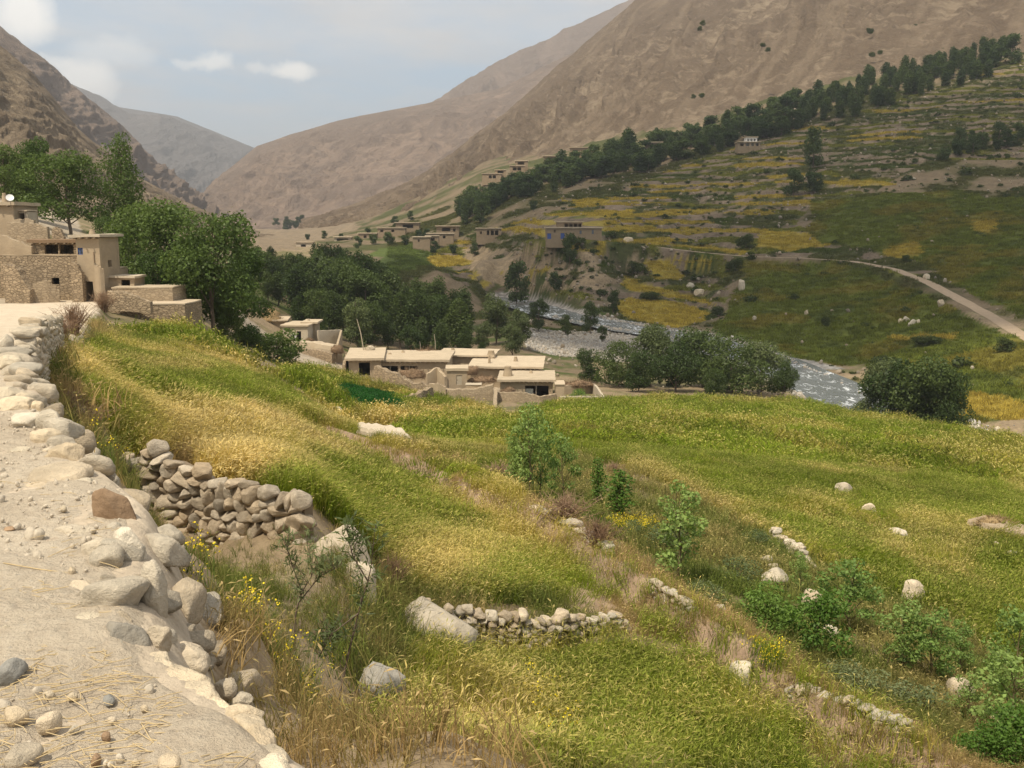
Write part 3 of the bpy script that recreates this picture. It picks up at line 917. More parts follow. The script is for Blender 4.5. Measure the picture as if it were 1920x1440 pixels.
# ------------------------------------------------------------------ stone, wood, leaf materials
def mat_stone(name, col, var=0.35, scale=7.0, bump=0.6, lichen=0.3, spread=0.35):
    m, n = new_mat(name)
    tcn = n.add('ShaderNodeTexCoord').outputs['Object']
    info = n.add('ShaderNodeObjectInfo')
    rnd = info.outputs['Random']
    off = n.add('ShaderNodeCombineXYZ', {0: n.math('MULTIPLY', rnd, 37.0), 1: n.math('MULTIPLY', rnd, 91.0), 2: 0.0})
    vec = n.vmath('ADD', tcn, off)
    a = n.noise(vec, scale * 0.35, 8, 0.65)
    b = n.noise(vec, scale * 2.4, 6, 0.7)
    v = n.add('ShaderNodeTexVoronoi', {'Vector': vec, 'Scale': scale * 7})
    base = n.mix(rnd, tuple(x * (1 - spread) for x in col), tuple(min(1, x * (1 + spread)) for x in col))
    warm = n.math('FRACT', n.math('MULTIPLY', rnd, 7.31))
    base = n.mix(n.math('MULTIPLY', warm, 0.55), base, tuple(min(1, x * y) for x, y in zip(col, (1.12, 0.94, 0.72))))
    cc = n.mix(n.ramp(a, [(0.28, 0), (0.72, 1)]), n.mix(1.0, base, (1 - var,) * 3, 'MULTIPLY'), n.mix(1.0, base, (1 + var * 0.7,) * 3, 'MULTIPLY'))
    cc = n.mix(n.math('MULTIPLY', n.ramp(b, [(0.35, 1), (0.55, 0)]), lichen), cc, tuple(x * 0.45 for x in col))
    cc = n.mix(n.math('MULTIPLY', n.ramp(v.outputs[0], [(0.0, 1), (0.25, 0)]), 0.25), cc, tuple(x * 0.4 for x in col))
    h = n.math('ADD', n.math('MULTIPLY', a, 1.0), n.math('MULTIPLY', b, 0.5))
    bs = n.add('ShaderNodeBsdfPrincipled', {'Base Color': cc, 'Roughness': 0.92, 'Specular IOR Level': 0.15, 'Normal': n.bump(h, bump, 0.09)})
    finish(n, bs)
    return m


def mat_leaf(name, c1, c2, trans=0.35, scale=0.9, attr=None, rnd_amt=0.5):
    m, n = new_mat(name)
    pos = n.add('ShaderNodeNewGeometry').outputs['Position']
    a = n.noise(pos, scale, 3, 0.6)
    rnd = n.add('ShaderNodeObjectInfo').outputs['Random']
    f = n.math('ADD', n.math('MULTIPLY', a, 1 - rnd_amt), n.math('MULTIPLY', rnd, rnd_amt))
    cc = n.mix(n.ramp(f, [(0.3, 0), (0.7, 1)]), c1, c2)
    tn = n.add('ShaderNodeAttribute', attribute_name='tint').outputs['Fac']
    cc = n.mix(1.0, cc, n.mix(tn, (0.78, 0.78, 0.78), (1.22, 1.22, 1.15)), 'MULTIPLY')
    d = n.add('ShaderNodeBsdfDiffuse', {'Color': cc})
    t = n.add('ShaderNodeBsdfTranslucent', {'Color': n.mix(1.0, cc, (1.1, 1.15, 0.7), 'MULTIPLY')})
    g = n.add('ShaderNodeBsdfGlossy', {'Color': (0.5, 0.5, 0.5, 1), 'Roughness': 0.45})
    mx = n.add('ShaderNodeMixShader', {0: trans, 1: d.outputs[0], 2: t.outputs[0]})
    mx2 = n.add('ShaderNodeMixShader', {0: 0.02, 1: mx.outputs[0], 2: g.outputs[0]})
    finish(n, mx2)
    return m


def mat_crop(name, green, gold, earc):
    """grass or wheat blades: ripeness comes with each clump, ears are paler"""
    m, n = new_mat(name)
    ripe = n.add('ShaderNodeAttribute', attribute_type='INSTANCER', attribute_name='ripe').outputs['Fac']
    tone = n.add('ShaderNodeAttribute', attribute_type='INSTANCER', attribute_name='tone').outputs['Fac']
    ear = n.add('ShaderNodeAttribute', attribute_name='ear').outputs['Fac']
    tn = n.add('ShaderNodeAttribute', attribute_name='tint').outputs['Fac']
    cc = n.mix(ripe, green, gold)
    cc = n.mix(n.math('MULTIPLY', ear, n.math('ADD', n.math('MULTIPLY', ripe, 0.75), 0.12)), cc, earc)
    cc = n.mix(1.0, cc, n.mix(tn, (0.70, 0.70, 0.70), (1.30, 1.28, 1.2)), 'MULTIPLY')
    cc = n.mix(1.0, cc, n.mix(tone, (0.72, 0.74, 0.72), (1.25, 1.22, 1.2)), 'MULTIPLY')
    d = n.add('ShaderNodeBsdfDiffuse', {'Color': cc})
    t = n.add('ShaderNodeBsdfTranslucent', {'Color': cc})
    mx = n.add('ShaderNodeMixShader', {0: 0.32, 1: d.outputs[0], 2: t.outputs[0]})
    finish(n, mx)
    return m


mStone = mat_stone('wall_stone', (0.54, 0.465, 0.36), bump=0.9, lichen=0.25)
mStoneP = mat_stone('pale_stone', (0.60, 0.535, 0.425), spread=0.2, bump=0.8, lichen=0.22, var=0.35)
mStoneG = mat_stone('grey_stone', (0.33, 0.325, 0.30), spread=0.15)
mStoneB = mat_stone('brown_slab_stone', (0.33, 0.225, 0.14), spread=0.1, scale=3.5)
mStoneC = mat_stone('cream_stone', (0.68, 0.60, 0.46), spread=0.1, lichen=0.25, bump=0.9)
mRubble = mat_stone('hillside_rubble', (0.30, 0.26, 0.205), spread=0.4)
mBark = mat_earth('bark', (0.17, 0.13, 0.095), 0.3, 6.0, objcoord=True)
mTwig = mat_earth('green_twig', (0.15, 0.125, 0.06), 0.3, 6.0, objcoord=True)
mWood = mat_earth('weathered_wood', (0.24, 0.18, 0.12), 0.35, 8.0, objcoord=True)
mPale = mat_earth('bleached_wood', (0.42, 0.36, 0.27), 0.25, 8.0, objcoord=True)
mBrush = mat_earth('brushwood_twigs', (0.23, 0.155, 0.095), 0.4, 9.0, objcoord=True)
mHay = mat_earth('dry_hay', (0.33, 0.235, 0.12), 0.35, 9.0, objcoord=True)
mDkBush = mat_leaf('dark_leaves', (0.050, 0.070, 0.022), (0.085, 0.110, 0.034))
mGrove = mat_leaf('grove_leaves', (0.050, 0.078, 0.024), (0.092, 0.125, 0.038))
mLeft = mat_leaf('tree_leaves', (0.075, 0.120, 0.032), (0.13, 0.18, 0.05))
mBelt = mat_leaf('belt_leaves', (0.050, 0.080, 0.030), (0.085, 0.12, 0.04), rnd_amt=0.7)
mSap = mat_leaf('sapling_leaves', (0.15, 0.24, 0.06), (0.25, 0.34, 0.10), scale=4.0)
mBushG = mat_leaf('bright_bush_leaves', (0.085, 0.165, 0.028), (0.15, 0.24, 0.05), scale=4.0)
mWillowT = mat_leaf('willow_tree_leaves', (0.085, 0.11, 0.045), (0.14, 0.17, 0.07))
mWillow = mat_leaf('willow_leaves', (0.12, 0.155, 0.065), (0.20, 0.23, 0.11), scale=5.0)
mDryBush = mat_leaf('dry_bush_stems', (0.24, 0.150, 0.095), (0.34, 0.225, 0.150), trans=0.1, scale=3.0)
mWheat = mat_crop('wheat', (0.165, 0.228, 0.022), (0.54, 0.40, 0.11), (0.68, 0.55, 0.26))
mWeed = mat_crop('weeds', (0.14, 0.18, 0.042), (0.42, 0.30, 0.14), (0.46, 0.35, 0.18))
mPotato = mat_leaf('plot_leaves', (0.015, 0.085, 0.012), (0.03, 0.125, 0.02), scale=3.0)
mYellow = mat_plain('yellow_petal', (0.78, 0.60, 0.03), 0.7)
mHayStalk = mat_plain('straw', (0.52, 0.40, 0.22), 0.8)

# ------------------------------------------------------------------ stone shapes
_ico_cache = {}


def ico(sub):
    if sub not in _ico_cache:
        bm = bmesh.new()
        bmesh.ops.create_icosphere(bm, subdivisions=sub, radius=1.0)
        bm.verts.ensure_lookup_table()
        V = np.array([v.co[:] for v in bm.verts])
        Fc = np.array([[v.index for v in f.verts] for f in bm.faces])
        bm.free()
        _ico_cache[sub] = (V, Fc)
    return _ico_cache[sub]


def n3(V, f, seed):
    return (vnoise(V[:, 0] * f + seed, V[:, 1] * f + seed * 1.7, seed) + vnoise(V[:, 1] * f - seed, V[:, 2] * f + 3.1, seed + 5) + vnoise(V[:, 2] * f, V[:, 0] * f + 9.7, seed + 9)) / 3 - 0.5


def stone_mesh(name, seed, sub=2, cuts=7, round_=0.5, dims=(1, 1, 1), flat=False, rough=0.10, boxy=0.0):
    r = np.random.default_rng(seed)
    V, Fc = ico(sub)
    V = V.copy()
    if boxy:
        V = V * (1 - boxy) + V / np.abs(V).max(1, keepdims=True) * boxy
    V = V * (1 + 0.45 * n3(V, 1.3, seed % 97)[:, None])
    for _ in range(cuts):
        nn = r.normal(size=3)
        nn /= np.linalg.norm(nn)
        lim = r.uniform(0.52, 0.84) * (1 - round_) + round_ * r.uniform(0.82, 0.97)
        dd = V @ nn
        V -= np.outer(np.maximum(dd - lim, 0), nn) * 0.97
    V = V * (1 + rough * n3(V, 4.0, seed % 89 + 3)[:, None] + (rough * 0.5 * n3(V, 9.0, seed % 83 + 7)[:, None] if sub > 2 else 0))
    V = V / np.abs(V).max(0) * np.array(dims) * 0.5
    me = mesh_np(name, V, quads=Fc, smooth=not flat)
    return me


WALL_STONES = [stone_mesh('stone', 100 + i, 3, 10, 0.04 + 0.05 * (i % 7), rough=0.12, boxy=0.25 + 0.05 * (i % 7)) for i in range(18)]
for m_ in WALL_STONES:
    m_.materials.append(mStone)
PALE_STONES = [stone_mesh('stone', 200 + i, 3, 10, 0.05 + 0.06 * (i % 7), rough=0.14, boxy=0.2 + 0.05 * (i % 6)) for i in range(12)]
for m_ in PALE_STONES:
    m_.materials.append(mStoneP)
RUB_STONES = [stone_mesh('stone', 300 + i, 1, 6, 0.3, flat=True) for i in range(6)]
for m_ in RUB_STONES:
    m_.materials.append(mRubble)


def boulder(px, py, Y, wpx, hpx, label, mat, seed, depth=None, rnd=0.5, name='boulder', sub=4, sink=0.30, rz=None, cuts=9, tilt=0.0, group=None, lift=0.0):
    """a boulder whose middle of the foot is seen at px,py and that is wpx x hpx photo pixels large"""
    p = hit(px, py) if Y is None else P(px, py, Y)
    s = p[1] / F
    wd, ht = wpx * s, hpx * s
    me = stone_mesh(name, seed, sub, cuts, rnd, (wd, (depth or wd * 0.8), (ht + lift) / (1 - sink)), rough=0.14, boxy=0.2)
    me.materials.append(mat)
    o = obj(name, me, None, None, (p[0], p[1] + 0.2 * wd, p[2] + ht * (0.5 - sink * 0.5) + lift), (0, tilt, rz if rz is not None else (seed % 7) * 0.05))
    return tag(o, label, 'boulder' if name == 'boulder' else name, group)


def stone_wall(name, label, line, hts, sizes, seed, thick=0.4, meshes=None, jit=0.03, lean=0.0, cat='stone wall', fill=None):
    """dry stone wall: line of world points (foot), heights along it, each stone its own part"""
    r = random.Random(seed)
    L = np.array(line, float)
    seg = np.r_[0, np.cumsum(np.hypot(*np.diff(L[:, :2], axis=0).T))]
    tot = seg[-1]
    gz = np.minimum(lookup(L[:, 0], L[:, 1]), lookup(L[:, 0], L[:, 1] - 0.3)) - 0.08
    dz = np.maximum(L[:, 2] - gz, 0)
    L[:, 2] -= dz
    hts = list(np.array(hts) + dz)
    root = empty(name, tuple(L[0]))
    tag(root, label, cat)
    o0 = L[0]
    z = 0.0
    rows = 0
    hmax = max(hts)
    placed = 0
    while z < hmax:
        rh = r.uniform(*sizes) * 0.72
        s = -r.uniform(0, sizes[0])
        while s < tot:
            wd = r.uniform(sizes[0], sizes[1]) * r.choice([0.8, 1.0, 1.0, 1.25, 1.6])
            c_ = s + wd * 0.5
            s += wd * 0.97
            if not 0 <= c_ <= tot:
                continue
            hh = np.interp(c_, seg, hts) * (1 + 0.10 * math.sin(c_ * 5.1 + seed))
            if z + rh * 0.45 > hh:
                continue
            x, y, g = (np.interp(c_, seg, L[:, i]) for i in range(3))
            dx = np.interp(c_ + 0.05, seg, L[:, 0]) - np.interp(c_ - 0.05, seg, L[:, 0])
            dy = np.interp(c_ + 0.05, seg, L[:, 1]) - np.interp(c_ - 0.05, seg, L[:, 1])
            ang = math.atan2(dy, dx)
            h1 = rh * r.uniform(0.95, 1.35)
            nx, ny = -math.sin(ang), math.cos(ang)
            off = r.uniform(-jit, jit) + lean * z
            o = obj('stone', r.choice(meshes or WALL_STONES), None, root,
                    (x + nx * off - o0[0], y + ny * off - o0[1], g + z + rh * 0.5 + r.uniform(-jit, jit) * 0.6 - o0[2]),
                    (r.choice([0, math.pi]) + r.uniform(-.14, .14), r.uniform(-.2, .2), ang + r.uniform(-.25, .25)),
                    (wd * 1.07, thick * r.uniform(0.85, 1.2), h1 * 1.2))
            placed += 1
        z += rh * 0.93
        rows += 1
    if fill is not None:
        n_ = len(L)
        V = []
        for q, (pnt, h_) in enumerate(zip(L, hts)):
            a0, a1 = L[max(q - 1, 0)], L[min(q + 1, n_ - 1)]
            dd = (a1 - a0)[:2] / np.linalg.norm((a1 - a0)[:2])
            nx, ny = -dd[1], dd[0]
            for k_ in (0.02, thick * 0.5):
                for zz in (-0.3, max(h_ - 0.16, 0.05)):
                    V.append((pnt[0] + nx * k_ - o0[0], pnt[1] + ny * k_ - o0[1], pnt[2] + zz - o0[2]))
        Fc = []
        for q in range(n_ - 1):
            a = q * 4
            b = a + 4
            Fc += [(a, b, b + 1, a + 1), (a + 2, a + 3, b + 3, b + 2), (a + 1, b + 1, b + 3, a + 3), (a, a + 2, b + 2, b)]
        Fc += [(0, 1, 3, 2), (4 * n_ - 4, 4 * n_ - 2, 4 * n_ - 1, 4 * n_ - 3)]
        obj('earth_core', mesh_np('earth_core', V, faces=Fc, smooth=False), fill, root)
    return root


mCore = mat_earth('wall_earth', (0.20, 0.155, 0.105), 0.3, 5.0)


def pline(pts_, n_=24):
    """world foot line from photo pixels (px, py, Y or None)"""
    W = [hit(a, b) if c_ is None else P(a, b, c_) for a, b, c_ in pts_]
    W = np.array(W)
    t = np.linspace(0, 1, len(W))
    u = np.linspace(0, 1, n_)
    return np.stack([np.interp(u, t, W[:, i]) for i in range(3)], -1)


# the tall wall below the road
L1 = pline([(236, 936, 18.0), (300, 972, 17.5), (400, 1024, 16.7), (480, 1036, 16.1), (572, 1022, 15.5)])
stone_wall('dry_stone_wall', 'tall dry stone wall of rough brown stones stepping down below the roadside', L1, list(np.interp(np.linspace(0, 1, 24), [0, .1, .35, .7, 1], [0.85, 1.05, 1.38, 1.22, 0.95])), (0.17, 0.38), 3, 0.42, fill=mCore)
# the low wall with the big slab
L2 = pline([(770, 1152, None), (850, 1186, None), (930, 1206, None), (1000, 1204, None), (1100, 1190, None), (1178, 1182, None)])
stone_wall('dry_stone_wall', 'low wall of small pale stones running through the wheat from the large slab', L2, list(np.interp(np.linspace(0, 1, 24), [0, .2, .4, .55, .8, .95, 1], [0.2, 0.45, 0.66, 0.52, 0.42, 0.40, 0.18])), (0.11, 0.27), 4, 0.34, meshes=WALL_STONES[:6] + PALE_STONES[:6], fill=mCore)
# crumbled edge of the terrace near the lower right corner
L3 = pline([(1480, 1298, 17.2), (1560, 1330, 16.6), (1640, 1366, 16.0), (1700, 1392, 15.5)])
stone_wall('dry_stone_wall', 'crumbled tan stone edge of the wheat terrace above the sapling thicket', L3, list(np.interp(np.linspace(0, 1, 24), [0, .5, 1], [0.18, 0.34, 0.40])), (0.10, 0.22), 5, 0.36, meshes=PALE_STONES, fill=mCore)
L4 = pline([(1448, 1008, 37.5), (1480, 1036, 36.0), (1512, 1072, 34.2), (1525, 1090, 33.4)])
stone_wall('dry_stone_wall', 'short pale stone wall beside the golden strip of the lower field', L4, list(np.interp(np.linspace(0, 1, 24), [0, .5, 1], [0.35, 0.6, 0.5])), (0.16, 0.32), 6, 0.4, meshes=PALE_STONES, fill=mCore)
L5 = pline([(1000, 962, 29.3), (1080, 1000, 27.0), (1150, 1040, 24.6)])
stone_wall('dry_stone_wall', 'overgrown stone terrace edge below the cluster of slim saplings', L5 - np.array([0, -0.5, 0.35]), list(np.interp(np.linspace(0, 1, 24), [0, .5, 1], [0.45, 0.5, 0.4])), (0.16, 0.36), 7, 0.4, meshes=PALE_STONES[:5] + WALL_STONES[:5])
L6 = pline([(1225, 1098, 21.9), (1262, 1118, 21.2), (1300, 1145, 20.4)])
stone_wall('dry_stone_wall', 'few pinkish stones lining the brink left of the grey-green shrub', L6, [0.15] * 24, (0.14, 0.26), 8, 0.25, meshes=PALE_STONES)

# ------------------------------------------------------------------ stones of the road edge
road_edge = empty('roadside_wall', (-1.5, 5, -1.6))
tag(road_edge, 'rough retaining edge of boulders and pale stones holding the dusty road', 'stone wall')


def edge_stone(px, py, wpx, hpx, mat, seed, Y=None, dep=0.9, rnd=0.6, sink=0.35, label=None, rot=(0, 0, 0), cuts=6, z=None, sub=4):
    zz = -1.6 if z is None else z
    if Y is None:
        d = ray(px, py)
        t = (zz - 0.05) / d[2]
        p = d * t
    else:
        p = P(px, py, Y)
    s = p[1] / F
    wd, ht = wpx * s, hpx * s
    me = stone_mesh('stone', seed, sub, cuts + 2, rnd * 0.8, (wd, wd * dep, ht), rough=0.18, boxy=0.2)
    me.materials.append(mat)
    o = obj('stone', me, None, road_edge, (p[0] + 1.5, p[1] - 5, p[2] + 1.6 + ht * (0.5 - sink)), rot)
    if label:
        o['label'] = label
    return o


ES = [  # px, py(foot), w, h, material, seed
    (190, 1060, 82, 88, mStoneP, 11), (145, 1010, 86, 46, mStoneP, 12), (205, 1140, 90, 84, mStoneP, 13), (240, 1060, 70, 120, mStoneP, 14), (212, 1010, 40, 50, mStoneP, 15),
    (150, 1125, 78, 62, mStoneP, 16), (262, 1130, 62, 66, mStoneC, 17), (290, 1140, 60, 150, mStoneP, 18), (252, 1170, 40, 40, mStoneC, 19),
    (215, 1240, 84, 66, mStoneP, 21), (300, 1210, 50, 66, mStoneP, 22), (256, 1225, 32, 40, mStoneG, 23), (292, 1240, 64, 26, mStoneC, 24),
    (118, 905, 120, 60, mStoneP, 31), (75, 918, 74, 26, mStoneP, 32), (124, 918, 52, 30, mStoneP, 33), (160, 918, 56, 34, mStoneC, 34),
    (125, 865, 84, 56, mStoneC, 35), (92, 830, 66, 44, mStoneC, 36), (60, 800, 80, 44, mStoneP, 37), (30, 770, 80, 40, mStoneC, 38), (50, 756, 50, 36, mStoneC, 39), (14, 745, 60, 34, mStoneC, 40),
    (70, 772, 26, 34, mStoneC, 41), (30, 730, 40, 24, mStoneP, 42), (20, 690, 50, 40, mStoneC, 43), (10, 660, 36, 52, mStoneP, 44), (62, 880, 40, 20, mStoneP, 45), (40, 850, 44, 18, mStoneC, 46), (95, 850, 40, 22, mStoneP, 47),
    (150, 960, 36, 16, mStoneC, 48), (125, 968, 28, 12, mStoneP, 49)]
for (px, py, wp, hp, mt, sd) in ES:
    zz = -1.6 if py > 800 else -1.6 - (800 - py) * 0.0012
    edge_stone(px, py, wp, hp, mt, 500 + sd, rot=(0, 0, (sd % 9) * 0.12 - 0.5), z=zz)
edge_stone(215, 985, 118, 96, mStoneB, 560, dep=0.35, rnd=0.12, rot=(0.35, 0.72, 0.25), cuts=9, sink=0.3, label='tilted rusty brown angular slab of rock')
edge_stone(235, 1226, 100, 106, mStoneG, 561, rnd=0.35, rot=(0, 0.1, 0.4), label='large smooth dark grey boulder', sink=0.3, dep=0.8)
edge_stone(165, 1196, 88, 74, mStoneC, 562, rnd=0.5, rot=(0, 0, 0.3), label='crumbly cream coloured stone with a pitted face', sink=0.3)
# boulders that hold the bank just below the edge
edge_stone(352, 1256, 96, 76, mStoneP, 563, Y=3.95, rnd=0.75, sink=0.3)
edge_stone(424, 1300, 48, 50, mStoneP, 564, Y=4.0, rnd=0.6, sink=0.3)
edge_stone(456, 1318, 42, 34, mStoneP, 565, Y=4.0, rnd=0.6, sink=0.3)
edge_stone(305, 1215, 60, 90, mStoneP, 566, Y=3.9, rnd=0.5, sink=0.4)
# long cream ledge along the brink at the bottom of the picture
for i_, (px, py, wp, hp, rz) in enumerate([(300, 1256, 90, 30, -0.5), (340, 1276, 96, 34, -0.6), (378, 1306, 90, 34, -0.8), (410, 1332, 84, 30, -0.5), (446, 1342, 92, 34, -0.25), (474, 1366, 80, 44, -0.9), (492, 1400, 84, 52, -1.1), (508, 1432, 90, 60, -1.1), (524, 1466, 100, 70, -1.1)]):
    edge_stone(px, py + 8, wp * 1.3, hp * 1.25, mStoneC, 570 + i_, rnd=0.25, rot=(0.05, 0.04, rz), dep=0.62, sink=0.34, label='cream ledge stone at the brink' if i_ == 1 else None)
# the broken face of the edge: stones of all sizes wedged along it
rr_ = random.Random(77)
for k_ in range(170):
    y_ = 1.9 + 12.5 * rr_.random() ** 1.4
    x_ = float(np.interp(y_, [e[1] for e in EDGE], [e[0] for e in EDGE])) + rr_.uniform(-0.20, 0.42 + 0.01 * y_)
    qx, qy = pix(np.array([x_]), np.array([y_]), np.array([-1.6]))
    if (150 < qx[0] < 300 and 880 < qy[0] < 1010) or y_ < 3.75:
        continue
    s_ = rr_.choice([0.06, 0.08, 0.10, 0.14, 0.18, 0.24]) * (0.75 + 0.05 * y_)
    g = float(lookup(x_, y_))
    o = obj('stone', rr_.choice(PALE_STONES), None, road_edge, (x_ + 1.5, y_ - 5, g + 1.6 + s_ * 0.15), (rr_.uniform(-.4, .4), rr_.uniform(-.4, .4), rr_.uniform(0, 6)), (s_ * 1.3, s_, s_ * 0.8))

# small retaining stones where the road bends towards the houses
Lr = pline([(26, 716, 13.0), (46, 700, 14.5), (58, 668, 17.0), (64, 640, 21.0), (105, 612, 32.0)])
stone_wall('dry_stone_wall', 'stone retaining face under the bend of the dusty road', Lr - np.array([0, 0, 0.25]), list(np.interp(np.linspace(0, 1, 24), [0, .4, .7, 1], [0.55, 0.75, 0.6, 0.5])), (0.16, 0.34), 9, 0.45, meshes=PALE_STONES)

# loose rocks lying on the road
LOOSE = [((30, 1352), 54, 34, mStoneC, 'flat cream rock by the picture edge on the dusty road'), ((92, 1364), 52, 40, mStoneP, 'angular two-toned rock on the straw-littered road'),
         ((22, 1272), 70, 46, mStoneG, 'blue-grey boulder lying on the road'), ((204, 1316), 30, 18, mStoneG, 'small grey stone beside a straw stalk on the road'), ((92, 1306), 28, 16, mStoneC, 'pale oval pebble above the two-toned rock'),
         ((136, 1308), 22, 14, mStoneC, 'cream round pebble right of the pale oval one'), ((42, 1424), 80, 36, mStoneP, 'broad low boulder half sunk in the road'), ((180, 1428), 26, 22, mStoneB, 'small dark brown stone among straw'),
         ((200, 1384), 22, 18, mStoneB, 'dark brown pebble standing beside a white chip'), ((270, 1330), 18, 12, mStoneC, 'pale pebble near the cream ledge'), ((140, 1368), 24, 14, mStoneP, 'tan pebble right of the two-toned rock'),
         ((254, 1432), 22, 14, mStoneC, 'cream pebble at the bottom of the road'), ((318, 1434), 56, 26, mStoneP, 'smooth low stone at the bottom near the ledge'), ((120, 956), 16, 12, mStoneC, 'tan pebble lying before the brown slab'),
         ((12, 1182), 18, 14, mStoneC, 'white round pebble at the road middle'), ((126, 1190), 18, 14, mStoneC, 'white chip left of the crumbly cream stone'), ((135, 1076), 18, 18, mStoneC, 'small upright cream stone below the edge boulders'),
         ((18, 992), 24, 8, mStoneB, 'thin reddish flake on the empty road'), ((210, 1352), 22, 14, mStoneP, 'tan chip on the straw right of the pebbles')]
for i, ((px, py), wp, hp, mt, lb) in enumerate(LOOSE):
    d = ray(px, py)
    p = d * (-1.575 / d[2])
    s = p[1] / F
    me = stone_mesh('rock', 700 + i, 3, 6, 0.5, (wp * s, wp * s * 0.8, hp * s * 1.35))
    me.materials.append(mt)
    tag(obj('rock', me, None, None, (p[0], p[1], lookup(p[0], p[1]) + 0.02 + hp * s * 0.30), (0, 0, i * 0.7)), lb, 'rock', 'loose rocks on the road')

# ------------------------------------------------------------------ boulders in the fields
boulder(636, 1100, 14.9, 118, 110, 'big rounded grey boulder behind the leaning willow sapling', mStoneP, 801, rnd=0.8, rz=0.4)
boulder(806, 1228, 15.9, 190, 84, 'large smooth slanting slab at the start of the low wall', mStoneP, 802, rnd=0.35, tilt=0.34, depth=1.3, rz=-0.2)
boulder(668, 1130, 14.2, 76, 74, 'smaller boulder wedged below the big rounded one', mStoneP, 803, rnd=0.7)
boulder(716, 1340, None, 96, 96, 'grey granite boulder with flat side at the border of weeds and wheat', mStoneG, 804, rnd=0.6)
boulder(1392, 1296, None, 50, 36, 'white angular rock in the wheat near the lower right', mStoneC, 805, rnd=0.35, lift=0.10)
boulder(1716, 1134, None, 50, 34, 'smooth white dome-shaped boulder in the lower field', mStoneP, 806, rnd=0.95, lift=0.10)
boulder(1584, 932, None, 38, 20, 'low flat boulder in the green field, farthest of the field rocks', mStoneP, 807, rnd=0.5, lift=0.10)
boulder(1628, 974, None, 32, 22, 'squarish grey boulder below the flat one in the green field', mStoneP, 808, rnd=0.4, lift=0.10)
boulder(1688, 1018, None, 46, 16, 'heap-like pale rock with a small knob in the green field', mStoneP, 809, rnd=0.3, lift=0.10)
boulder(1438, 1062, None, 26, 18, 'small round boulder topmost of the three beside the short pale wall', mStoneP, 810, rnd=0.8)
boulder(1452, 1075, None, 24, 18, 'brownish round boulder in the middle of the three by the short wall', mStone, 811, rnd=0.9)
boulder(1455, 1098, None, 58, 30, 'long grey boulder lowest of the three by the short wall', mStoneP, 812, rnd=0.7)
boulder(1350, 1152, None, 24, 18, 'small grey stone on the overgrown brink', mStoneP, 813, rnd=0.7)
boulder(1520, 1150, None, 50, 44, 'grey boulder half hidden by the bright green bush', mStoneP, 814, rnd=0.6)
boulder(1556, 1200, None, 40, 26, 'tan stone at the foot of the young tree in the thicket', mStoneP, 815, rnd=0.5)
boulder(1806, 1322, None, 60, 52, 'whitish boulder seen through the saplings at the lower right', mStoneP, 816, rnd=0.5)
boulder(1868, 1362, None, 34, 24, 'round pale stone beside the bottom right sapling', mStoneP, 817, rnd=0.7)
boulder(1812, 1360, None, 60, 22, 'flat pale stone under the saplings near the lower right corner', mStoneP, 818, rnd=0.5)
boulder(1852, 1178, None, 26, 12, 'small flat pale rock low in the green field', mStoneP, 819, rnd=0.5, lift=0.10)
boulder(1900, 1056, None, 26, 16, 'pale rounded rock below the earthen bank', mStoneP, 820, rnd=0.7, lift=0.10)
boulder(1868, 1034, None, 18, 9, 'tiny pale rock beside the earthen bank', mStoneP, 821, rnd=0.7, lift=0.10)
boulder(627, 780, None, 32, 16, 'grey boulder on the terrace brink below the dark green plot', mStoneP, 822, rnd=0.7, group=None)
boulder(600, 768, None, 20, 14, 'small pale boulder left of the dark green plot', mStoneP, 823, rnd=0.6)
boulder(641, 770, None, 20, 10, 'thin grey stone just above the brink boulder by the plot', mStoneP, 824, rnd=0.6)
boulder(561, 712, None, 10, 18, 'upright white stone in the meadow below the willow bush', mStoneC, 825, rnd=0.4)
boulder(1832, 808, None, 12, 9, 'pale rock at the far field rim under the riverside trees', mStoneP, 826, lift=0.10)
boulder(1871, 810, None, 10, 10, 'pointed whitish rock at the far field rim', mStoneC, 827)
boulder(1391, 545, None, 12, 22, 'upright white rock on the far green slope', mStoneP, 828, rnd=0.3)
boulder(1312, 556, None, 22, 14, 'large pale rock among the far terraces', mStoneP, 829, rnd=0.3)
boulder(1294, 540, None, 16, 10, 'pale rock above the large one among far terraces', mStoneP, 830, rnd=0.3)
boulder(1178, 454, None, 20, 9, 'whitish slanting rock beside the far road', mStoneP, 831, rnd=0.3)
boulder(1512, 590, None, 8, 9, 'pale rock standing alone on the far green slope', mStoneP, 832, rnd=0.3)
boulder(1415, 602, None, 9, 9, 'pale rock low on the far green slope', mStoneP, 833, rnd=0.3)
boulder(1765, 575, None, 14, 12, 'brown rock just below the far road', mStone, 834, rnd=0.3)
boulder(1738, 524, None, 12, 10, 'pale rock on the far road shoulder', mStoneP, 835, rnd=0.3)
for i, (px, py, wp, hp) in enumerate([(1690, 606, 10, 8), (1700, 604, 14, 10), (1712, 608, 12, 9), (1706, 612, 9, 7), (1722, 606, 8, 7)]):
    boulder(px, py, None, wp, hp, 'pale rock in the cluster above the far golden strip', mStoneP, 840 + i, rnd=0.3, sub=3, name='rock', group='rock cluster on the far slope')
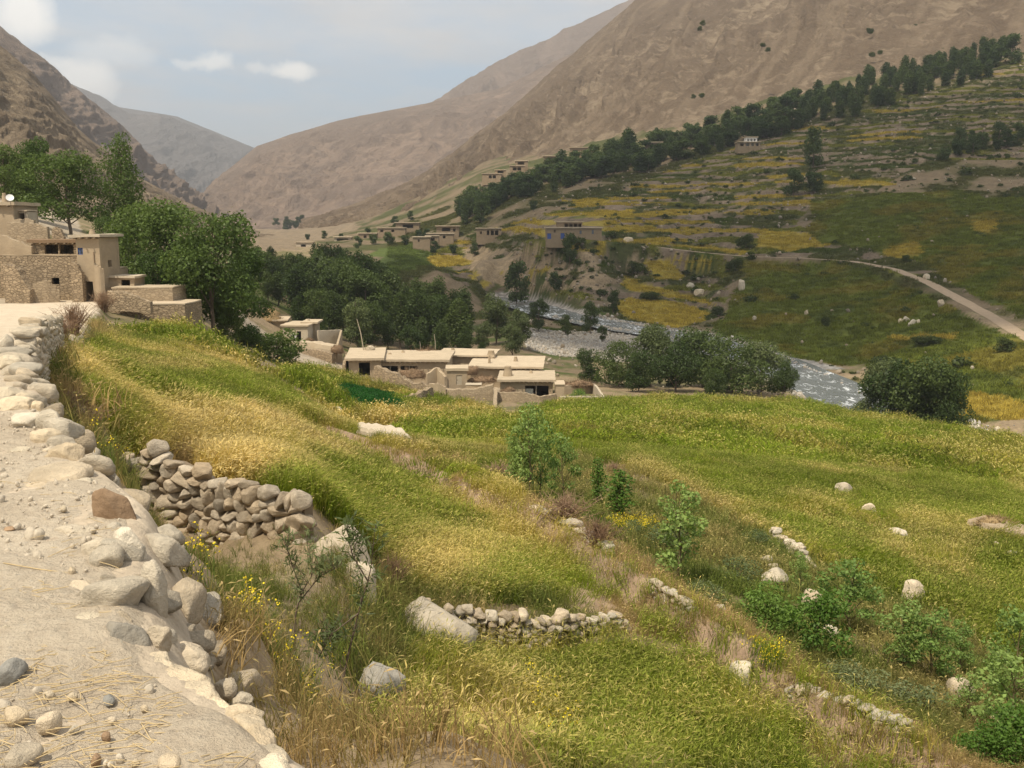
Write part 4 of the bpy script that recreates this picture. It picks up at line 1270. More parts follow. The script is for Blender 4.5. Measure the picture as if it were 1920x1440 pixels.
# ------------------------------------------------------------------ trees
def tube(path, radii, sides=6):
    """tapered tube along points"""
    path = np.array(path, float)
    n_ = len(path)
    T = np.gradient(path, axis=0)
    T /= np.linalg.norm(T, axis=1, keepdims=True) + 1e-9
    ref = np.array([0.31, 0.17, 0.93])
    ref = np.where(np.abs(T @ ref)[:, None] > 0.95, np.array([1.0, 0, 0]), ref)
    A = np.cross(T, ref)
    A /= np.linalg.norm(A, axis=1, keepdims=True) + 1e-9
    B = np.cross(T, A)
    th = np.linspace(0, 2 * np.pi, sides, endpoint=False)
    V = path[:, None, :] + np.array(radii)[:, None, None] * (np.cos(th)[None, :, None] * A[:, None, :] + np.sin(th)[None, :, None] * B[:, None, :])
    V = V.reshape(-1, 3)
    Q = []
    for i in range(n_ - 1):
        for j in range(sides):
            a = i * sides + j
            b = i * sides + (j + 1) % sides
            Q.append((a, b, b + sides, a + sides))
    return V, np.array(Q)


def join(parts):
    Vs, Qs, o = [], [], 0
    for V, Q in parts:
        Vs.append(V)
        Qs.append(Q + o)
        o += len(V)
    return np.concatenate(Vs), np.concatenate(Qs)


def leaves_mesh(name, C, out, size, r, aspect=0.6, droop=0.0, mat=None):
    """one bent leaf face per point; faces lean outwards"""
    n_ = len(C)
    nrm = out * 0.7 + r.normal(size=(n_, 3)) * 0.8 + np.array([0, 0, 0.35])
    nrm /= np.linalg.norm(nrm, axis=1, keepdims=True) + 1e-9
    t = r.normal(size=(n_, 3)) + np.array([0, 0, -droop])
    t -= (t * nrm).sum(1, keepdims=True) * nrm
    t /= np.linalg.norm(t, axis=1, keepdims=True) + 1e-9
    b = np.cross(nrm, t)
    s = size * r.uniform(0.6, 1.3, (n_, 1))
    V = np.stack([C - t * s * 0.5, C + b * s * aspect * 0.5 + t * s * 0.08 + nrm * s * 0.06, C + t * s * 0.55, C - b * s * aspect * 0.5 + t * s * 0.08 + nrm * s * 0.06], 1).reshape(-1, 3)
    Q = np.arange(n_ * 4).reshape(n_, 4)
    me = mesh_np(name, V, quads=Q, smooth=False)
    flt_attr(me, 'tint', np.repeat(r.uniform(0, 1, n_), 4))
    if mat:
        me.materials.append(mat)
    return me


def make_tree(seed, H, W, kind, nleaf, leaf, mat, bark=None, trunk_frac=0.18):
    """returns trunk mesh and crown mesh; crown is many leaf faces gathered in clumps with gaps between"""
    r = np.random.default_rng(seed)
    bark = bark or mBark
    nl = {'round': 22, 'poplar': 26, 'bush': 16, 'sapling': 14, 'column': 18}[kind]
    lump = []
    for i in range(nl):
        f = (i + 0.5) / nl
        if kind == 'poplar' or kind == 'column':
            z = H * (trunk_frac + (1 - trunk_frac) * f)
            env = math.sin(math.pi * min(1, 0.12 + 0.86 * f)) ** 0.65
            rad = W * 0.5 * env * r.uniform(0.25, 0.75)
            ls = W * 0.27 * (0.55 + 0.6 * env) * r.uniform(0.8, 1.2)
        elif kind == 'round':
            z = H * (trunk_frac + (1 - trunk_frac) * r.uniform(0.08, 0.93))
            q = (z / H - trunk_frac) / (1 - trunk_frac)
            env = math.sqrt(max(0.05, 1 - (2 * q - 0.85) ** 2 / 1.5))
            rad = W * 0.5 * env * r.uniform(0.30, 0.85)
            ls = W * 0.20 * r.uniform(0.75, 1.25)
        elif kind == 'bush':
            z = H * r.uniform(0.15, 0.85)
            env = math.sqrt(max(0.05, 1 - (z / H) ** 2))
            rad = W * 0.5 * env * r.uniform(0.2, 0.85)
            ls = W * 0.20 * r.uniform(0.7, 1.25)
        else:
            z = H * (trunk_frac + (1 - trunk_frac) * f)
            env = math.sin(math.pi * min(1, 0.2 + 0.75 * f)) ** 0.7
            rad = W * 0.5 * env * r.uniform(0.3, 0.9)
            ls = W * 0.16 * r.uniform(0.7, 1.3)
        a = i * 2.4 + r.uniform(-.5, .5)
        lump.append((rad * math.cos(a), rad * math.sin(a), z, ls))
    lump = np.array(lump)
    wgt = lump[:, 3] ** 2
    idx = r.choice(nl, nleaf, p=wgt / wgt.sum())
    d = r.normal(size=(nleaf, 3))
    d /= np.linalg.norm(d, axis=1, keepdims=True)
    rr = r.uniform(0.35, 1.0, (nleaf, 1)) ** 0.5
    hang = 1.0 if kind != 'poplar' else 1.35
    C = lump[idx, :3] + d * rr * lump[idx, 3:4] * np.array([1, 1, 0.8 * hang])
    C += r.normal(size=C.shape) * leaf * 0.35
    C[:, 2] = np.clip(C[:, 2], 0.05 * H, None)
    crown = leaves_mesh('crown', C, d, leaf, r, mat=mat)
    tr = 0.016 * H + 0.02 if kind not in ('sapling',) else 0.010 * H + 0.006
    parts = []
    lean = r.normal(size=2) * 0.03 * H
    zz = np.linspace(-0.06 * H, H * (0.9 if kind != 'bush' else 0.5), 8)
    f = np.clip(zz / H, 0, 1)
    path = np.stack([lean[0] * f ** 2 + 0.015 * H * np.sin(f * 7 + seed), lean[1] * f ** 2 + 0.015 * H * np.cos(f * 6 + seed), zz], -1)
    path[:2, :2] = path[1, :2]
    parts.append(tube(path, tr * (1 - f * 0.85) + 0.003, 7))
    for i in range(0, nl, 1 if kind == 'sapling' else 2):
        tgt = lump[i, :3]
        z0 = max(H * 0.05 if kind == 'bush' else H * trunk_frac * 0.8, tgt[2] - np.hypot(tgt[0], tgt[1]) * 0.9 - 0.08 * H)
        base = np.array([np.interp(z0, zz, path[:, 0]), np.interp(z0, zz, path[:, 1]), z0])
        mid = (base + tgt) / 2 + np.array([0, 0, 0.03 * H])
        parts.append(tube(np.array([base, mid, tgt]), [tr * 0.45 * (1 - z0 / H) + 0.004, tr * 0.25 + 0.003, 0.003], 5))
    V, Q = join(parts)
    trunk = mesh_np('trunk', V, quads=Q)
    trunk.materials.append(bark)
    return trunk, crown


def place_tree(proto, name, label, p, s=1.0, sz=None, rz=None, cat='tree', group=None):
    e = empty(name, (p[0], p[1], p[2] - 0.05), random.uniform(0, 6.28) if rz is None else rz)
    e.scale = (s, s, sz or s)
    tag(e, label, cat, group)
    obj('trunk', proto[0], None, e)
    obj('crown', proto[1], None, e)
    return e


ROUND = [make_tree(10 + i, 10.0, 7.4, 'round', 9500, 0.29, mLeft) for i in range(4)]
TALL = [make_tree(20 + i, 12.0, 5.6, 'poplar', 8500, 0.29, mLeft, trunk_frac=0.14) for i in range(3)]
GROVE = [make_tree(30 + i, 12.0, 8.0, 'round', 6000, 0.44, mGrove if i < 3 else mWillowT, trunk_frac=0.10) for i in range(4)] + [make_tree(36 + i, 14.0, 5.6, 'poplar', 5200, 0.46, mGrove, trunk_frac=0.2) for i in range(3)]
BELT = [make_tree(40 + i, 14.0, 5.2, 'poplar', 1900, 0.85, mBelt, trunk_frac=0.12) for i in range(3)] + [make_tree(44 + i, 11.0, 8.0, 'round', 1900, 0.85, mBelt, trunk_frac=0.08) for i in range(3)]
BUSH = [make_tree(50 + i, 4.0, 5.4, 'bush', 2600, 0.36, mDkBush) for i in range(3)]
WBUSH = [make_tree(55 + i, 4.0, 4.6, 'bush', 3600, 0.26, mLeft) for i in range(2)]
RIV = [make_tree(60 + i, 8.0, 8.4, 'bush', 7000, 0.33, mGrove if i != 2 else mWillowT) for i in range(4)]

# trees behind and beside the houses on the slope
for (px, top, base, Y, ws, pr, lb) in [
        (18, 318, 440, 128, 1.0, 0, 'hazy green tree at the picture edge above the dish house'),
        (72, 296, 440, 132, 0.9, 1, 'feathery tall tree left of the broad one above the stone houses'),
        (132, 288, 445, 122, 1.25, 2, 'broad dark tree rising right above the stone houses'),
        (45, 340, 440, 140, 1.0, 3, 'rounded tree low behind the upper houses')]:
    p = P(px, base, Y)
    p[2] = lookup(p[0], p[1])
    H = (base - top) / F * Y
    place_tree(ROUND[pr % 4], 'tree', lb, p, H / 10.0 * ws * 0.95, H / 10.0)
p = P(236, 470, 128)
p[2] = lookup(p[0], p[1])
_e = place_tree(TALL[0], 'tree', 'tallest slender dark poplar standing out against the dry slope', p, 1.02, (P(236, 262, 128)[2] - p[2]) / 12.0)
for (px, top, base, Y, ws, pr, lb) in [
        (205, 410, 500, 112, 1.0, 0, 'low green tree just behind the square mud tower'),
        (262, 385, 580, 104, 0.95, 1, 'leafy tree between the poplar foot and the stone hut'),
        (330, 372, 620, 100, 1.0, 2, 'tall bushy tree with a spiky top behind the stone hut'),
        (398, 398, 652, 95, 0.95, 3, 'tall leafy tree with a bare forked trunk at its foot'),
        (300, 470, 615, 96, 0.9, 3, 'full green tree just right of the stone hut'),
        (448, 470, 650, 108, 0.95, 0, 'drooping green tree at the right of the tall leafy one'),
        (360, 450, 600, 116, 1.1, 1, 'dark tree filling in behind the tall leafy pair'),
        (430, 560, 662, 98, 0.9, 2, 'small shadowed tree at the field brink')]:
    p = P(px, base, Y)
    g = lookup(p[0], p[1])
    H = P(px, top, Y)[2] - g
    place_tree(ROUND[pr % 4], 'tree', lb, (p[0], p[1], g), H / 10.0 * ws, H / 10.0)
for (px, top, base, Y, sc_, pr, lb) in [(520, 612, 695, 104, 1.15, 0, 'rounded willow bush below the hay-topped house'), (470, 606, 690, 100, 1.0, 1, 'dense green bush beside the willow bush')]:
    p = P(px, base, Y)
    g = lookup(p[0], p[1])
    H = P(px, top, Y)[2] - g
    place_tree(WBUSH[pr], 'bush', lb, (p[0], p[1], g), H / 4.0 * sc_, H / 4.0, cat='bush')

# grove along the river behind the village
TOPX = [440, 480, 520, 560, 600, 650, 690, 720, 760, 800, 840, 870, 892]
TOPY = [446, 450, 466, 460, 456, 452, 472, 492, 506, 503, 512, 522, 548]
rr_ = random.Random(5)
for (Y, lift, x0, x1, st) in [(262, 0, 440, 720, 21), (228, 10, 450, 880, 22), (200, 36, 470, 890, 28), (184, 84, 560, 910, 34)]:
    px = x0
    while px < x1:
        x_ = px + rr_.uniform(-8, 8)
        Yr = Y + rr_.uniform(-9, 9)
        top = np.interp(x_, TOPX, TOPY) + lift + rr_.uniform(0, 22)
        q = P(x_, top, Yr)
        g = lookup(q[0], q[1])
        H = q[2] - g
        if H > 3.5:
            pr = rr_.choice(GROVE + GROVE[4:])
            H0 = 14.0 if pr in GROVE[4:] else 12.0
            w_ = (H / H0) * rr_.uniform(0.8, 1.05) if H0 == 12 else H / H0 * rr_.uniform(1.0, 1.35)
            place_tree(pr, 'tree', 'dark leafy tree of the dense grove behind the mud village', (q[0], q[1], g), min(w_, 1.25), H / H0, group='grove trees behind the village')
        px += st
for (px, top, Y, sc_, lb) in [(930, 545, 212, 1.0, 'light green willow at the right end of the grove'), (975, 575, 205, 0.8, 'thin willow beside the gravel bar'), (1010, 560, 262, 0.8, 'dark tree by the bend of the stream'),
                              (960, 600, 190, 0.7, 'low willow in front of the gravel bar'), (1108, 566, 262, 0.5, 'slim dark tree between gravel bar and stream'), (1130, 610, 244, 0.4, 'smallest bushy tree on the gravel bar'),
                              (1150, 548, 296, 0.55, 'round dark tree on the far bank beside the golden field'), (1060, 590, 258, 0.5, 'small tree standing at the left tip of the visible stream'), (905, 600, 200, 0.8, 'shaggy tree before the end of the grove')]:
    q = P(px, top, Y)
    g = lookup(q[0], q[1])
    H = q[2] - g
    place_tree(GROVE[3 if 'willow' in lb or 'shaggy' in lb else int(px) % 3], 'tree', lb, (q[0], q[1], g), max(H / 12 * 0.9, sc_ * 0.55), H / 12)

# riverside thickets beyond the field rim
for i, (px, top, Y, ws, lb) in enumerate([
        (1105, 655, 168, 0.8, 'leftmost round bush of the riverside thicket'), (1160, 640, 164, 0.9, 'broad bush of the riverside thicket next to the gravel'), (1222, 606, 168, 0.75, 'tallest pointed tree of the riverside thicket'),
        (1268, 630, 160, 0.9, 'rounded tree right of the pointed one in the thicket'), (1320, 618, 172, 1.0, 'wide dark tree in the middle of the riverside thicket'), (1375, 630, 162, 1.0, 'bushy dark tree in the right half of the thicket'),
        (1430, 638, 166, 0.95, 'dark tree near the water at the thicket end'), (1472, 668, 160, 0.65, 'last small bush of the thicket touching the rapids'), (1200, 660, 156, 0.8, 'low bush in front of the pointed tree'), (1340, 690, 154, 0.9, 'low shadowed bush at the field rim before the thicket'),
        (1655, 672, 150, 0.8, 'bush at the right bank of the rapids'), (1700, 660, 146, 0.9, 'dense bush in the middle of the right bank clump'), (1745, 672, 142, 0.85, 'dark bush of the right bank clump'), (1778, 690, 140, 0.6, 'narrow tree at the right end of the bank clump')]):
    q = P(px, top, Y)
    g = lookup(q[0], q[1])
    H = q[2] - g
    place_tree(RIV[i % 4], 'tree', lb, (q[0], q[1], g), H / 8.0 * ws * 1.1, H / 8.0)

# single trees and bushes on the far hillside
for i, (px, top, base, Y, ws, lb) in enumerate([
        (1068, 440, 500, 338, 0.7, 'tall dark willow below the house with blue doors'), (1042, 505, 552, 330, 0.8, 'dark willow at the lower end of the rocky gully'), (968, 492, 530, 330, 0.8, 'dark pointed tree among the small golden fields'),
        (1490, 318, 362, 430, 1.0, 'left half of the dark bush pair on the terraces'), (1528, 316, 362, 430, 1.0, 'right half of the dark bush pair on the terraces'), (1528, 240, 304, 470, 0.7, 'dark trees standing above the bush pair on the terraces'),
        (1900, 66, 106, 610, 0.9, 'lone dark tree at the top right corner of the slope'), (1885, 640, 672, 196, 1.3, 'round dark bush under the far road at the picture edge'), (1660, 660, 700, 205, 1.2, 'dark bush above the right bank rocks'),
        (1548, 600, 625, 255, 0.7, 'small dark shrub on the middle of the green slope'), (1190, 490, 510, 340, 1.2, 'dark shrub beside the rubble slope'), (1220, 545, 570, 312, 1.5, 'low dark shrubs above the big golden field'), (1345, 590, 615, 285, 1.0, 'shrub at the right corner of the golden field'),
        (1380, 500, 530, 325, 1.2, 'dark shrubs where the terraces meet the green slope'), (1740, 625, 650, 215, 2.2, 'long dark hedge under the golden strip'), (1700, 480, 500, 300, 1.0, 'dark shrub over the bend of the far road'), (1400, 440, 458, 350, 1.1, 'small shrub left of the golden pair of fields')]):
    q = P(px, top, Y)
    g = lookup(q[0], q[1])
    H = max(q[2] - g, (base - top) / F * Y * 0.8)
    tall = H > 7
    pr = BELT[3 + i % 3] if tall else BUSH[i % 3]
    H0 = 11.0 if tall else 4.0
    place_tree(pr, 'tree' if tall else 'bush', lb, (q[0], q[1], g), H / H0 * ws, H / H0, cat='tree' if tall else 'bush')
rr_ = random.Random(9)
for k_ in range(26):
    f = k_ / 25
    px = 1755 + 170 * f + rr_.uniform(-8, 8)
    py = 300 - 60 * f + rr_.uniform(-26, 14)
    Y = 452 + rr_.uniform(-8, 25)
    q = P(px, py, Y)
    place_tree(rr_.choice(BELT[3:] + BUSH), 'bush', 'dark bush of the hedge crossing the slope at the right edge', (q[0], q[1], lookup(q[0], q[1])), rr_.uniform(0.35, 0.8), cat='bush', group='hedge bushes on the right slope')

# tree belt along the foot of the mountain
BX = [860, 950, 1050, 1150, 1250, 1350, 1450, 1560, 1700, 1800, 1880]
BTOP = [358, 330, 288, 252, 244, 214, 178, 148, 134, 100, 92]
BBOT = [402, 392, 366, 340, 308, 282, 262, 232, 186, 150, 118]
BYY = [500, 505, 530, 545, 555, 560, 565, 570, 585, 590, 600]
rr_ = random.Random(12)
for k_ in range(230):
    px = 860 + (1890 - 860) * (k_ + rr_.random()) / 230
    t_, b_ = np.interp(px, BX, BTOP), np.interp(px, BX, BBOT)
    row = rr_.random()
    Y = np.interp(px, BX, BYY) + row * 75 - 10
    q0 = P(px, b_, Y)
    g = lookup(q0[0], q0[1])
    gy = pix(q0[0], Y, g)[1]
    top = t_ + (1 - row) * (b_ - t_) * 0.55 + rr_.uniform(0, 12)
    H = float(np.clip(P(px, top, Y)[2] - g, 9, 19))
    pop = px > 1500 or 1130 < px < 1180 or rr_.random() < 0.35
    pr = rr_.choice(BELT[:3]) if pop else rr_.choice(BELT[3:])
    H0 = 14.0 if pop else 11.0
    place_tree(pr, 'tree', 'dark tree of the long belt under the bare mountain', (q0[0], Y, g), H / H0 * rr_.uniform(1.2, 1.9), H / H0 * rr_.uniform(0.95, 1.35), group='tree belt on the far slope')
# trees among the far village houses and in the valley bottom
for (px, py, Y, s_, lb) in [(740, 412, 575, 0.55, 0), (770, 408, 590, 0.5, 0), (730, 452, 455, 0.62, 0), (760, 448, 455, 0.5, 0), (785, 440, 470, 0.6, 0), (800, 428, 480, 0.5, 0), (700, 455, 470, 0.5, 0), (880, 390, 520, 0.7, 0), (905, 392, 515, 0.7, 0), (930, 388, 515, 0.75, 0),
                            (577, 452, 540, 0.35, 0), (608, 450, 530, 0.4, 0), (640, 448, 520, 0.3, 0), (815, 450, 440, 0.5, 0), (850, 447, 440, 0.45, 0), (890, 445, 430, 0.5, 0), (1000, 395, 470, 0.5, 0), (672, 458, 440, 0.5, 0), (690, 440, 520, 0.45, 0)]:
    q = P(px, py, Y)
    place_tree(BELT[3 + int(px) % 3], 'tree', 'small dark tree among the far houses of the valley village', (q[0], q[1], lookup(q[0], q[1])), s_, group='trees of the far village')
rr_ = random.Random(15)
for k_ in range(16):
    px, py = 510 + rr_.uniform(0, 55), 415 + rr_.uniform(0, 22)
    q = P(px + (py - 410) * 0.6, py, 1150)
    place_tree(BELT[3 + k_ % 3], 'tree', 'tree of the lone green clump at the far valley mouth', (q[0], q[1], q[2] - 3), rr_.uniform(0.7, 1.0), group='green clump in the far valley')
rr_ = random.Random(16)
for (px, py, Y) in [(1312, 55, 700), (1318, 45, 705), (1430, 85, 690), (1440, 95, 690), (1650, 100, 690), (1635, 105, 690), (1300, 182, 680), (1316, 180, 680), (1628, 55, 740), (1716, 50, 760), (1730, 45, 760), (1795, 20, 800), (1872, 30, 780), (1770, 95, 680), (1895, 18, 800), (1632, 62, 735)]:
    q = P(px, py, Y)
    place_tree(BUSH[int(px) % 3], 'bush', 'dark dot-like bush alone on the bare mountain flank', (q[0], q[1], q[2] - 1.0), rr_.uniform(0.6, 1.1), cat='bush', group='bushes on the mountain flank')

# ------------------------------------------------------------------ saplings and shrubs near the camera
SAP = [make_tree(70 + i, 2.4, 1.5, 'sapling', 1400, 0.10, mSap, mTwig, trunk_frac=0.25) for i in range(4)]
SLIM = [make_tree(76 + i, 2.2, 0.62, 'column', 1000, 0.085, mBushG, mTwig, trunk_frac=0.22) for i in range(2)]
THICK = [make_tree(80 + i, 1.6, 1.7, 'bush', 2300, 0.085, mBushG, mTwig) for i in range(3)]
for (px, base, top, Y, pr, ws, lb) in [
        (978, 930, 800, None, SAP[0], 0.62, 'slim sapling leftmost of the cluster with several bare stems'), (992, 935, 775, None, SAP[1], 0.62, 'tallest sapling of the pale cluster on the terrace brink'),
        (1012, 938, 800, None, SAP[2], 0.6, 'sapling in the middle of the pale cluster'), (1055, 940, 826, None, SAP[3], 0.8, 'round-headed pale sapling right of the cluster'), (965, 925, 830, None, SAP[1], 0.5, 'thin nearly bare sapling beside the cluster'),
        (1120, 955, 862, None, SLIM[0], 1.0, 'narrow column-shaped sapling standing alone'), (1160, 985, 884, None, SLIM[1], 1.5, 'dark green columnar sapling right of the narrow one'),
        (1272, 1095, 918, None, SAP[0], 0.95, 'large-leaved sapling with one straight stem on the brink'),
        (1590, 1190, 1050, None, SAP[2], 1.1, 'sapling with a dark crown behind the bright bush'), (1500, 1110, 1040, None, SAP[3], 0.8, 'small sapling over the long grey boulder'),
        (1690, 1270, 1130, None, SAP[1], 0.9, 'spreading sapling left of the whitish boulder'), (1742, 1290, 1145, None, SAP[0], 1.0, 'sapling with thick leafage above the whitish boulder'), (1800, 1270, 1170, None, SAP[3], 0.9, 'sapling at the right rear of the thicket'),
        (1812, 1372, 1260, None, SAP[2], 0.8, 'sapling with a bare leaning stem at the lower right'), (1885, 1420, 1230, None, SAP[1], 1.0, 'dark sapling at the lower right corner of the picture'), (1900, 1330, 1150, None, SAP[3], 0.9, 'tall sapling at the right picture edge')]:
    p = hit(px, base)
    H = (base - top) / F * p[1]
    H0 = 2.2 if pr in SLIM else 2.4
    place_tree(pr, 'sapling', lb, p, H / H0 * ws * 1.4, H / H0 * 1.12, cat='sapling')
for (px, base, wpx, hpx, pr, lb) in [(1440, 1200, 110, 100, 0, 'bright green bush on the brink below the three boulders'), (1530, 1240, 130, 120, 1, 'bright green bush with a dark base in front of the tan stone'), (1900, 1450, 150, 130, 2, 'leafy bush filling the bottom right corner'),
                                     (1480, 1210, 80, 70, 2, 'small bush joining the two bright green ones'), (1850, 1440, 120, 90, 0, 'leafy bush left of the corner bush')]:
    p = hit(px, base)
    s = p[1] / F
    place_tree(THICK[pr], 'bush', lb, p, wpx * s / 1.7 * 1.25, hpx * s / 1.6 * 1.25, cat='bush')
DTHICK = [make_tree(84 + i, 1.2, 1.6, 'bush', 1500, 0.07, mWillow, mTwig) for i in range(2)]
for (px, base, wpx, hpx, pr, lb) in [(1640, 1320, 150, 70, 0, 'grey-green low shrub along the thicket brink'), (1720, 1350, 140, 80, 1, 'dull low shrub under the thicket saplings'), (1320, 1130, 90, 46, 0, 'grey-green shrub with tiny pale blossoms on the brink'), (1580, 1290, 110, 60, 1, 'dull shrub between the bright bush and the thicket'),
                                     (1250, 1040, 120, 60, 1, 'grassy green shrub left of the large-leaved sapling'), (1380, 1090, 120, 46, 0, 'low shrub on the slope right of the large-leaved sapling'), (1420, 1030, 80, 40, 1, 'low shrub above the three round boulders'), (1180, 1010, 60, 40, 0, 'low shrub at the foot of the columnar saplings')]:
    p = hit(px, base)
    s = p[1] / F
    place_tree(DTHICK[pr], 'shrub', lb, p, wpx * s / 1.6, hpx * s / 1.2, cat='shrub')


def stems_mesh(name, seed, n_, H, W, mat, sides=3, r0=0.004, curl=0.3):
    """a bunch of thin dry stems fanning from one root"""
    r = np.random.default_rng(seed)
    parts = []
    for i in range(n_):
        a = r.uniform(0, 6.28)
        sp = abs(r.normal()) * 0.5
        h = H * r.uniform(0.5, 1.0)
        tip = np.array([math.cos(a) * W * 0.5 * min(sp, 1), math.sin(a) * W * 0.5 * min(sp, 1), h])
        mid = tip * 0.5 + np.array([0, 0, h * 0.12]) + r.normal(size=3) * 0.03 * H
        parts.append(tube(np.array([[r.normal() * W * 0.05, r.normal() * W * 0.05, -0.03], mid, tip]), [r0, r0 * 0.75, r0 * 0.35], sides))
        for _ in range(3):
            f = r.uniform(0.4, 0.95)
            b = tip * f + mid * 0 + np.array([0, 0, 0.06 * h * (1 - f)])
            e = b + r.normal(size=3) * 0.13 * H + np.array([0, 0, 0.10 * H])
            parts.append(tube(np.array([b, (b + e) / 2, e]), [r0 * 0.6, r0 * 0.5, r0 * 0.25], sides))
    V, Q = join(parts)
    me = mesh_np(name, V, quads=Q)
    flt_attr(me, 'tint', r.uniform(0, 1, len(V)))
    me.materials.append(mat)
    return me


DRY = [stems_mesh('stems', 90 + i, 130, 1.0, 1.5, mDryBush, r0=0.009) for i in range(3)]
for i, (px, base, wpx, hpx, lb) in enumerate([(735, 1110, 100, 70, 'reddish dry bush of fine twigs beside the big rounded boulder'), (140, 628, 90, 60, 'brown dry thorn bush at the bend of the road'), (195, 585, 60, 40, 'pale dry bush before the arched doorway'),
                                              (120, 640, 70, 40, 'dry bush right of the road stones'), (1060, 985, 150, 60, 'purplish dry scrub under the round-headed sapling'), (1120, 1030, 110, 60, 'purplish dry scrub at the foot of the columnar saplings'), (940, 905, 120, 34, 'purplish dry scrub left of the sapling cluster'),
                                              (160, 820, 120, 60, 'brown dry scrub by the roadside stones above the tall wall'), (130, 780, 90, 50, 'brown dry scrub beside the cream edge stones'), (1150, 890, 60, 22, 'reddish dry stalks at the border of the lower field')]):
    p = hit(px, base)
    s = p[1] / F
    e = empty('dry_bush', tuple(p))
    e.scale = (wpx * s / 1.3, wpx * s / 1.3, hpx * s)
    tag(e, lb, 'bush')
    obj('stems', DRY[i % 3], None, e)

# the two leaning willow shoots in front of the big boulder


def shoot(name, label, paths, Y, leafn, leaf, seed):
    r = np.random.default_rng(seed)
    base = P(paths[0][0][0], paths[0][0][1], Y)
    root = empty(name, tuple(base))
    tag(root, label, 'sapling')
    parts, C, D = [], [], []
    for k_, pa in enumerate(paths):
        W = np.array([P(x, y, Y + r.uniform(-.06, .06) * i) for i, (x, y) in enumerate(pa)]) - base
        u = np.linspace(0, 1, 14)
        t = np.linspace(0, 1, len(W))
        Wp = np.stack([np.interp(u, t, W[:, i]) for i in range(3)], -1)
        parts.append(tube(Wp, np.linspace(0.013 if k_ == 0 else 0.008, 0.002, 14), 6))
        for j in range(26):
            f = r.uniform(0.30, 1.0)
            b = np.array([np.interp(f, u, Wp[:, i]) for i in range(3)])
            ln = r.uniform(0.12, 0.34) * (1.15 - f * 0.6)
            dv = r.normal(size=3) * 0.6 + np.array([0, 0, 0.75])
            dv /= np.linalg.norm(dv)
            e = b + dv * ln
            parts.append(tube(np.array([b, (b + e) / 2 + np.array([0, 0, 0.01]), e]), [0.003, 0.002, 0.001], 4))
            m = leafn
            ff = r.uniform(0.15, 1.0, (m, 1))
            C.append(b + (e - b) * ff + r.normal(size=(m, 3)) * 0.014)
            D.append(np.tile(dv, (m, 1)) * 0.4 + r.normal(size=(m, 3)) * 0.5)
    V, Q = join(parts)
    obj('stem', mesh_np('stem', V, quads=Q), mBark, root)
    C = np.concatenate(C)
    D = np.concatenate(D)
    n_ = len(C)
    t = D / np.linalg.norm(D, axis=1, keepdims=True)
    b = np.cross(t, r.normal(size=(n_, 3)))
    b /= np.linalg.norm(b, axis=1, keepdims=True)
    s = leaf * r.uniform(0.6, 1.3, (n_, 1))
    V = np.stack([C, C + t * s * 0.4 + b * s * 0.10, C + t * s, C + t * s * 0.4 - b * s * 0.10], 1).reshape(-1, 3)
    me = mesh_np('leaves', V, quads=np.arange(n_ * 4).reshape(n_, 4), smooth=False)
    flt_attr(me, 'tint', np.repeat(r.uniform(0, 1, n_), 4))
    obj('leaves', me, mWillow, root)
    return root


shoot('willow_sapling', 'leaning willow sapling with dark stem in front of the big rounded boulder', [[(634, 1318), (652, 1230), (672, 1150), (694, 1075), (704, 985)], [(672, 1150), (620, 1190), (600, 1230)], [(690, 1090), (660, 1040), (650, 990)]], 8.2, 10, 0.075, 5)
shoot('willow_sapling', 'thin branching willow sapling left of the big rounded boulder', [[(552, 1220), (554, 1150), (566, 1110), (588, 1075), (575, 1015)], [(566, 1110), (548, 1060), (535, 1020)], [(560, 1130), (600, 1080), (640, 1060)]], 9.0, 9, 0.075, 6)
